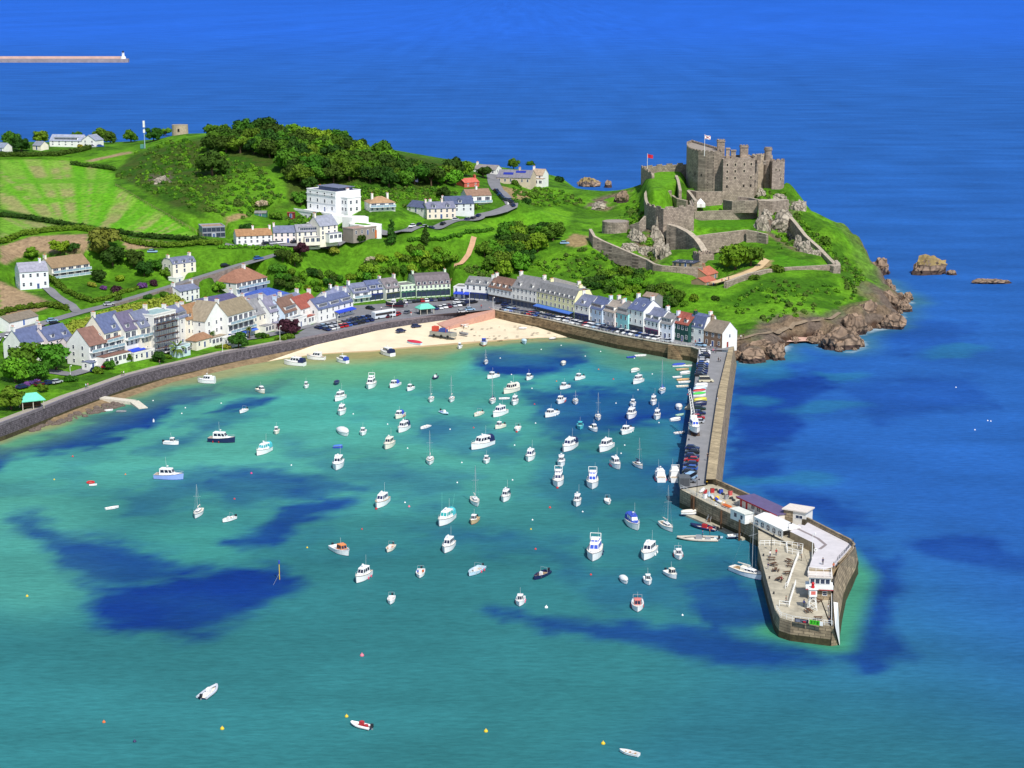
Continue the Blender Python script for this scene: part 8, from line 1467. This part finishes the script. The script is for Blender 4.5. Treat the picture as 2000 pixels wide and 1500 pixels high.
# ------------------------------------------------------------------ the square, the beach, the seafront
t, L = frame('pale bus standing in the square', 'bus', 'bus', (729, 624), (761, 619), ZQ); L = 11
MB().box(0, -1.2, .4, L, 1.2, 3.0).build('body', paint_((206, 214, 222), .4), t); MB().box(.3, -1.22, 1.5, L - .3, 1.22, 2.5).box(L, -1.0, 1.3, L + .02, 1.0, 2.7).build('windows', M_CGL, t); MB().box(.1, -1.1, 3.0, L - .1, 1.1, 3.12).build('roof', M_WHITE, t)
for x in (2, L - 2.4):
    for s in (-1, 1): put('wheel', carmesh('black', False)[2], t, (x, s * 1.15, .45), (math.pi / 2, 0, 0), (1.4, 1.4, 1))
def canopy(label, name, px, py, z, w_, d, h, hr, c, posts=True):
    t = thing(name, label, 'kiosk' if name == 'kiosk' else 'shelter', W(px, py, z), R(28)); MB().add([(-w_, -d, h), (w_, -d, h), (w_, d, h), (-w_, d, h), (-w_ * .45, 0, hr), (w_ * .45, 0, hr), (-w_, -d, h - .25), (w_, -d, h - .25), (w_, d, h - .25), (-w_, d, h - .25)], [(0, 1, 5, 4), (1, 2, 5), (2, 3, 4, 5), (3, 0, 4), (6, 7, 1, 0), (7, 8, 2, 1), (8, 9, 3, 2), (9, 6, 0, 3), (9, 8, 7, 6)]).build('roof', mat('turquoise_roof', lin((110, 206, 180)), .6, .12), t)
    for a in (-.85, 0, .85):
        for b in (-.85, .85): MB().tube((a * w_, b * d, -.3), (a * w_, b * d, h), .13, n=6).build('post', M_COPE, t)
    if name == 'kiosk': MB().box(-w_ * .6, -d * .5, 0, w_ * .6, d * .5, h - .2).build('counter', paint_((60, 66, 70), .6), t)
    else: MB().box(-w_ * .8, d * .3, -.2, w_ * .8, d * .36, h * .85).box(-w_ * .7, -.1, .1, w_ * .7, d * .3, .5).build('bench', M_DKWOOD, t)
canopy('turquoise hipped roof kiosk in the square', 'kiosk', 830, 612, ZQ, 3.6, 2.6, 2.5, 4.2, 0); canopy('turquoise roofed seafront shelter at far left', 'shelter', 62, 795, 5.4, 4.0, 2.8, 2.7, 4.8, 0)
boat('black hulled fishing boat on display in the square', 0, 0, 8, 172, 'cuddy', hull=(30, 34, 50), bot=BRED, cab=BW, at=W(771, 600, ZQ) + Vector((0, 0, .9)), group=None)
o = boat('grey landing craft with vehicle ramp stranded on the sand', 0, 0, 4, 150, 'dinghy', at=W(905, 652, 1.6), group=None, hull=BGREY); bpy.data.objects.remove(o.children[0]) if False else None
tag(o, 'grey dinghy on the sand beside the landing craft', 'boat')
t = thing('landing_craft', 'big grey landing craft with red and blue deck gear on the sand', 'landing craft', W(866, 657, 1.4), R(-28)); MB().prism([(-5.5, -1.7), (4.5, -1.7), (5.8, -.9), (5.8, .9), (4.5, 1.7), (-5.5, 1.7)], .5, 1.9, 0).prism([(-5.2, -1.4), (4.2, -1.4), (4.2, 1.4), (-5.2, 1.4)], 1.9, 1.95, 1).build('hull', [paint_((150, 150, 140), .7), mat('deck_grey', lin((110, 112, 116)), .8, .2)], t); MB().box(-4.8, -1.1, 1.95, -2.6, 1.1, 3.9).build('wheelhouse', paint_((206, 80, 60), .6), t); MB().box(-1.6, -1, 1.95, 1.6, 1, 2.9).box(-1.2, -.8, 2.9, .8, .8, 3.4).build('deck_load', paint_((60, 80, 150), .6), t); MB().path([(2, -1.5, 1.9), (2, -1.4, 4), (2, 1.4, 4), (2, 1.5, 1.9)], .07, 4).build('gantry', paint_((206, 80, 60), .6), t)
for x in (-3.4, 0, 3):
    for s in (-1, 1): put('wheel', carmesh('black', False)[2], t, (x, s * 1.75, .45), (math.pi / 2, 0, 0), (1.7, 1.7, 1.6))
for i, (x, y) in enumerate(((902, 637), (911, 640))):
    t = thing('boat_trailer', ('white boat trailer on the sand below the slipway', 'second white boat trailer nearer the water')[i], 'trailer', W(x, y, 2), R(40 + 70 * i)); MB().path([(0, -.8, .5), (3.6, 0, .5), (0, .8, .5), (0, -.8, .5)], .1, 4).tube((1.2, -.7, .5), (1.2, .7, .5), .1, n=4).build('frame', M_WHITE, t)
    for s in (-1, 1): put('wheel', carmesh('black', False)[2], t, (.6, s * .95, .3), (math.pi / 2, 0, 0))
t = thing('weed_line', 'dark weed lines lying on the sand', 'seaweed'); mb = MB(); rs = random.Random(9)
for i in range(110):
    x = rs.uniform(720, 1120); y = 662 - abs(x - 960) * .02 + rs.choice((0, -9, -22)) + rs.gauss(0, 2.2); p = W(x, y, .2 + (668 - y) * .05); s = rs.uniform(.15, .5); a = rs.uniform(-.4, .4); mb.add([p + Vector((math.cos(q) * s * 1.8, math.sin(q) * s, .03)) for q in (0, 1.2, 2.2, 3.3, 4.4, 5.4)], [tuple(range(6))])
bpy.data.objects.remove(t); tag(mb.build('seaweed', mat('dry_weed', lin((70, 56, 40)), .95, .3, 3)), 'dark weed lines lying on the sand', kind='stuff')
# flower beds
for i, (x, y, k) in enumerate(((40, 760, 'violet'), (48, 757, 'violet'), (56, 754, 'violet'), (64, 751, 'violet'), (74, 748, 'violet'), (22, 765, 'blossom'))): tree('violet flower clump in the seafront bed' if k == 'violet' else 'pale flower clump in the seafront bed', x, y, 1.6, k, 'bush', 'flower clumps in the seafront bed (%s)' % k, name='flower_clump', cat='flowers')
for x, y in ((140, 742), (300, 706), (330, 700), (425, 680), (540, 664), (520, 660), (575, 655)): tree('low round shrub in the seafront lawns', x, y, 1.5, 'mid', 'bush', 'low shrubs in the seafront lawns')
def fence(label, pxs, h=1.2, m=None):
    c = resample([T(x, y) for x, y in pxs], 3); t = thing('fence', label, 'fence'); mb = MB(); mp_ = MB()
    for p in c: mp_.tube(p - Vector((0, 0, .3)), p + Vector((0, 0, h)), .08, n=4)
    for k in (.5, 1): mb.path([p + Vector((0, 0, h * k)) for p in c], .05, 4)
    mp_.build('posts', m or M_WOOD, t); mb.build('rails', m or M_WOOD, t)
fence('wooden post fence between the drilled field and scrub slope', [(226, 364), (280, 396), (330, 424), (398, 463)])
# ------------------------------------------------------------------ far things
t = thing('stone_tower', 'low round stone tower on the hilltop skyline', 'tower', W(352, 263, 57)); MB().lathe([(4.7, -3), (4.5, 5.2), (4.55, 5.6)], 20, 0).lathe([(3.9, 5.61), (.1, 5.62)], 20, 1).build('wall', [mat('tower_stone', lin((176, 160, 138)), .9, .2, 1), M_CASR], t); MB().box(-.5, -4.75, 2, .5, -4.4, 3.6).build('doorway', M_HOLE, t)
t = thing('radio_mast', 'slim blue grey radio mast on the hilltop', 'mast', W(283, 290, 52)); mb = MB(); mb.tube((0, 0, -1), (0, 0, 14.5), .3, .18, 6); mb.build('pole', mat('mast_steel', lin((150, 176, 196)), .5, .1), t)
for k in (9.5, 12.5, 14.2): MB().box(-.5, -.5, k - .9, .5, .5, k + .9).build('antenna', M_WHITE, t)
MB().box(-2.4, -.5, 0, -.6, 1.2, 2.2).build('cabinet', mat('cabinet_green', lin((80, 140, 130)), .6, .1), t)
Yb = 3356.0; x1 = (248 - 1000) / FPX * (Yb * CT + 140 * ST); x0 = x1 - 700
t = thing('breakwater', 'long thin stone breakwater far out at sea', 'breakwater', (x1, Yb, 0)); MB().prism([(x0 - x1, -9), (0, -9), (3, -4), (3, 6), (x0 - x1, 6)], -2, 6.8, 0).build('wall', mat('far_stone', lin((150, 140, 140)), .9, .2, .1), t); MB().box(x0 - x1, 2, 6.8, -10, 5, 11.0).build('parapet', mat('far_pink_stone', lin((206, 172, 160)), .9, .1, .1), t)
t = thing('lighthouse', 'small white lighthouse at the end of the far breakwater', 'lighthouse', (x1 - 6, Yb - 2, 6.8)); MB().lathe([(5, 0), (4.6, 4), (2.6, 4.2), (2.2, 10), (2.8, 10.2), (2.8, 10.8)], 12).build('tower', M_WHITE, t); MB().lathe([(1.6, 10.8), (1.6, 13), (2, 13.1), (.2, 14.6)], 10).build('lantern', M_IRON, t)
# ------------------------------------------------------------------ people
def personmesh(pose):
    V = {'p': (0, 0, .92), 'c': (0, .01, 1.22), 'n': (0, 0, 1.46), 'h': (0, -.03, 1.62), 'ht': (0, -.02, 1.74)}; st = .17 if pose == 'walk' else .03
    for s, sg in (('l', -1), ('r', 1)):
        V['hip' + s] = (sg * .1, 0, .86); V['k' + s] = (sg * .11, -sg * st * .6, .48); V['f' + s] = (sg * .11, sg * st * -1.0 + .03, .07); V['t' + s] = (sg * .12, sg * st * -1.0 - .15, .04)
        V['s' + s] = (sg * .19, 0, 1.40); V['e' + s] = (sg * .26, sg * st * .5 + .03, 1.12); V['w' + s] = (sg * .27, sg * st * 1.0 - .08, .86); V['g' + s] = (sg * .27, sg * st * 1.0 - .11, .77)
    if pose == 'sit':
        for s, sg in (('l', -1), ('r', 1)): V['k' + s] = (sg * .13, -.42, .9); V['f' + s] = (sg * .13, -.42, .48); V['t' + s] = (sg * .13, -.58, .46)
    ks = list(V); E = [('p', 'c'), ('c', 'n'), ('n', 'h'), ('h', 'ht')] + [e for s in 'lr' for e in (('p', 'hip' + s), ('hip' + s, 'k' + s), ('k' + s, 'f' + s), ('f' + s, 't' + s), ('n', 's' + s), ('s' + s, 'e' + s), ('e' + s, 'w' + s), ('w' + s, 'g' + s))]
    rad = {'p': (.15, .11), 'c': (.17, .12), 'n': (.07, .07), 'h': (.1, .115), 'ht': (.06, .07), 'hip': (.1, .1), 'k': (.065, .065), 'f': (.05, .05), 't': (.045, .035), 's': (.07, .07), 'e': (.05, .05), 'w': (.04, .035), 'g': (.045, .025)}
    me = bpy.data.meshes.new('person'); me.from_pydata([V[k] for k in ks], [(ks.index(a), ks.index(b)) for a, b in E], []); o = bpy.data.objects.new('tmp', me); COL.objects.link(o); md = o.modifiers.new('s', 'SKIN')
    for i, k in enumerate(ks): kk = k if k in rad else k[:-1]; me.skin_vertices[0].data[i].radius = rad[kk]; me.skin_vertices[0].data[i].use_root = (k == 'p')
    o.modifiers.new('u', 'SUBSURF').levels = 1; dg = bpy.context.evaluated_depsgraph_get(); r = bpy.data.meshes.new_from_object(o.evaluated_get(dg)); bpy.data.objects.remove(o); return r
PM = {k: personmesh(k) for k in ('walk', 'stand', 'sit')}; M_SKIN = mat('skin', lin((206, 160, 132)), .6, .05); _pp = {}
def person(label, x, y, z, top, legs, rz=0, pose='stand', hair=(60, 44, 32), group=None):
    k = (pose, top, legs)
    if k not in _pp:
        me = PM[pose].copy(); me.materials.clear()
        for m in (M_SKIN, paint_(top, .9), paint_(legs, .9)): me.materials.append(m)
        for f in me.polygons: c = f.center; f.material_index = 0 if c.z > 1.46 or (abs(c.x) > .215 and c.z < 1.08) else (1 if c.z > .95 else 2)
        _pp[k] = me
    t = thing('person', label, 'person', W(x, y, z) - Vector((0, 0, .42 if pose == 'sit' else 0)), R(rz), group); put('body', _pp[k], t); MB().lathe([(.075, 1.60), (.125, 1.66), (.115, 1.74), (.05, 1.79)], 8, c=(0, .0)).build('hair', paint_(hair, .9), t)
for a in (('person in dark clothes standing on the pier terrace', 1607, 1103, 7, BNAVY, BLK, 200, 'stand'), ('person in black standing beside the control hut', 1565, 1095, 4.5, BLK, BLK, 90, 'stand'), ('person in navy walking by the lower deck rail', 1500, 1112, 4.5, BNAVY, BGREY, 30, 'walk'), ('person in red near the top picnic table', 1516, 1085, 4.5, BRED, BNAVY, 0, 'stand'), ('person in white at the left picnic tables', 1504, 1088, 4.5, BW, BNAVY, 40, 'stand'), ('person in a maroon top by the lowest deck table', 1526, 1138, 4.5, (120, 40, 50), BLK, 0, 'stand'), ('person in black near the pier end stair', 1535, 1178, 4.5, BLK, BNAVY, 60, 'stand'), ('person in blue beside the harbour light', 1570, 1185, 4.5, BBLUE, BLK, 120, 'walk'), ('person in white fishing at the pier end corner', 1617, 1194, 4.5, BW, BGREY, 90, 'stand'), ('person in dark clothes at the pier end railing', 1619, 1218, 4.5, BLK, BNAVY, 0, 'stand'), ('person in orange on the terrace edge', 1628, 1112, 7, BORG, BNAVY, 0, 'stand'), ('person in grey walking past the stone shed doors', 1560, 1074, 4.5, BGREY, BLK, 180, 'walk'),
  ('person in pink walking on the pier road near the shore', 1393, 689, 5.5, (220, 120, 150), BNAVY, 0, 'walk'), ('person in dark blue beside the pink walker', 1398, 690, 5.5, BNAVY, BLK, 0, 'walk'), ('person in black walking mid pier road, left of a pair', 1403, 707, 5.5, BLK, BLK, 0, 'walk'), ('person in grey walking mid pier road, right of a pair', 1407, 707, 5.5, BGREY, BLK, 0, 'walk'), ('person in black by the pier parapet seat', 1375, 783, 5.5, BLK, BNAVY, 90, 'stand'), ('person in white on the pier parapet', 1401, 785, 7, BW, BGREY, 90, 'walk'), ('person in dark clothes at the cars on the pier', 1382, 896, 6.2, BLK, BLK, 0, 'walk'),
  ('person in white by the quay end house door', 1388, 680, 5.5, BW, BNAVY, 180, 'stand'), ('person in black by the brown stone house', 1400, 681, 5.5, BLK, BNAVY, 200, 'stand'), ('person in red outside the white mansard house', 1358, 672, 5.5, BRED, BLK, 150, 'stand'), ('person in blue on the quay before the green house', 1331, 671, 5.5, BBLUE, BLK, 100, 'walk'), ('person in white on the left promenade by the wall', 242, 733, 5.3, BW, BLK, 60, 'walk'), ('person in black on the left promenade by the wall', 238, 734, 5.3, BLK, BLK, 60, 'walk'), ('person in pale blue on the promenade by the steps', 168, 758, 5.3, BPALE, BNAVY, 240, 'walk'), ('person in pink on the promenade by the steps', 172, 757, 5.3, (226, 150, 160), BGREY, 240, 'walk'), ('person in black walking on the promenade by the palm', 312, 712, 5.3, BLK, BNAVY, 60, 'walk'), ('person in white crossing the square', 745, 606, 5.5, BW, BNAVY, 0, 'walk'), ('person in red near the kiosk', 803, 616, 5.5, BRED, BW, 0, 'stand'), ('person in blue at the square display boat', 795, 599, 5.5, BBLUE, BLK, 0, 'stand'), ('person in red at the slipway head', 940, 602, 5.5, BRED, BNAVY, 0, 'walk'),
  ('person in red on the castle path', 1410, 552, 17.2, BRED, BNAVY, 0, 'walk'), ('person in white on the castle path', 1417, 550, 17.2, BW, BLK, 0, 'walk'), ('person in dark blue on the castle path', 1423, 548, 17.2, BNAVY, BLK, 0, 'walk'), ('person in white walking the shore path by the end house', 1447, 662, 5.8, BW, BLK, 0, 'walk'), ('person in black walking the shore path by the end house', 1452, 661, 5.8, BLK, BLK, 0, 'walk'), ('person in orange at the back of the workboat', 1386, 1044, .9, BORG, BLK, 90, 'stand'), ('person in blue standing at the workboat console', 1372, 1048, .9, BBLUE, BLK, 90, 'stand')): person(*a)
# diners on the hotel terrace and their tables
for i in range(12):
    f = i / 11; p = W(1056 + 60 * f, 612.5 + 15 * f, ZQ); t = thing('cafe_table', 'cafe table under the striped hotel awning', 'table', p, .6, 'cafe tables outside the yellow hotel'); MB().box(-.45, -.45, .7, .45, .45, .75).build('tabletop', M_WHITE, t); MB().tube((0, 0, 0), (0, 0, .7), .06, n=5).build('leg', M_IRON, t)
    person('person seated at a cafe table under the hotel awning, %s from the left' % ORD[i], 1059 + 60 * f, 613.6 + 15 * f, ZQ + .42, (BW, BNAVY, BRED, BBLUE, BGREY, BLK)[i % 6], BNAVY, 200 + 40 * (i % 3), 'sit')
_b = MB().lathe([(.2, 0), (.16, .3), (.24, .5), (.1, .6)], 8).mesh('bollard', M_IRON)
for q in (inL[0].lerp(inL[1], .5), inL[1], inL[1].lerp(inL[2], .5), inL[2], inL[2].lerp(inL[3], .5), plat[0].lerp(plat[1], .3), plat[1], plat[1].lerp(plat[2], .5)): tag(put('bollard', _b, None, q + Vector((.7, 0, 0))), 'black mooring bollard on the inner edge of the pier', 'bollard', 'bollards on the pier edge')
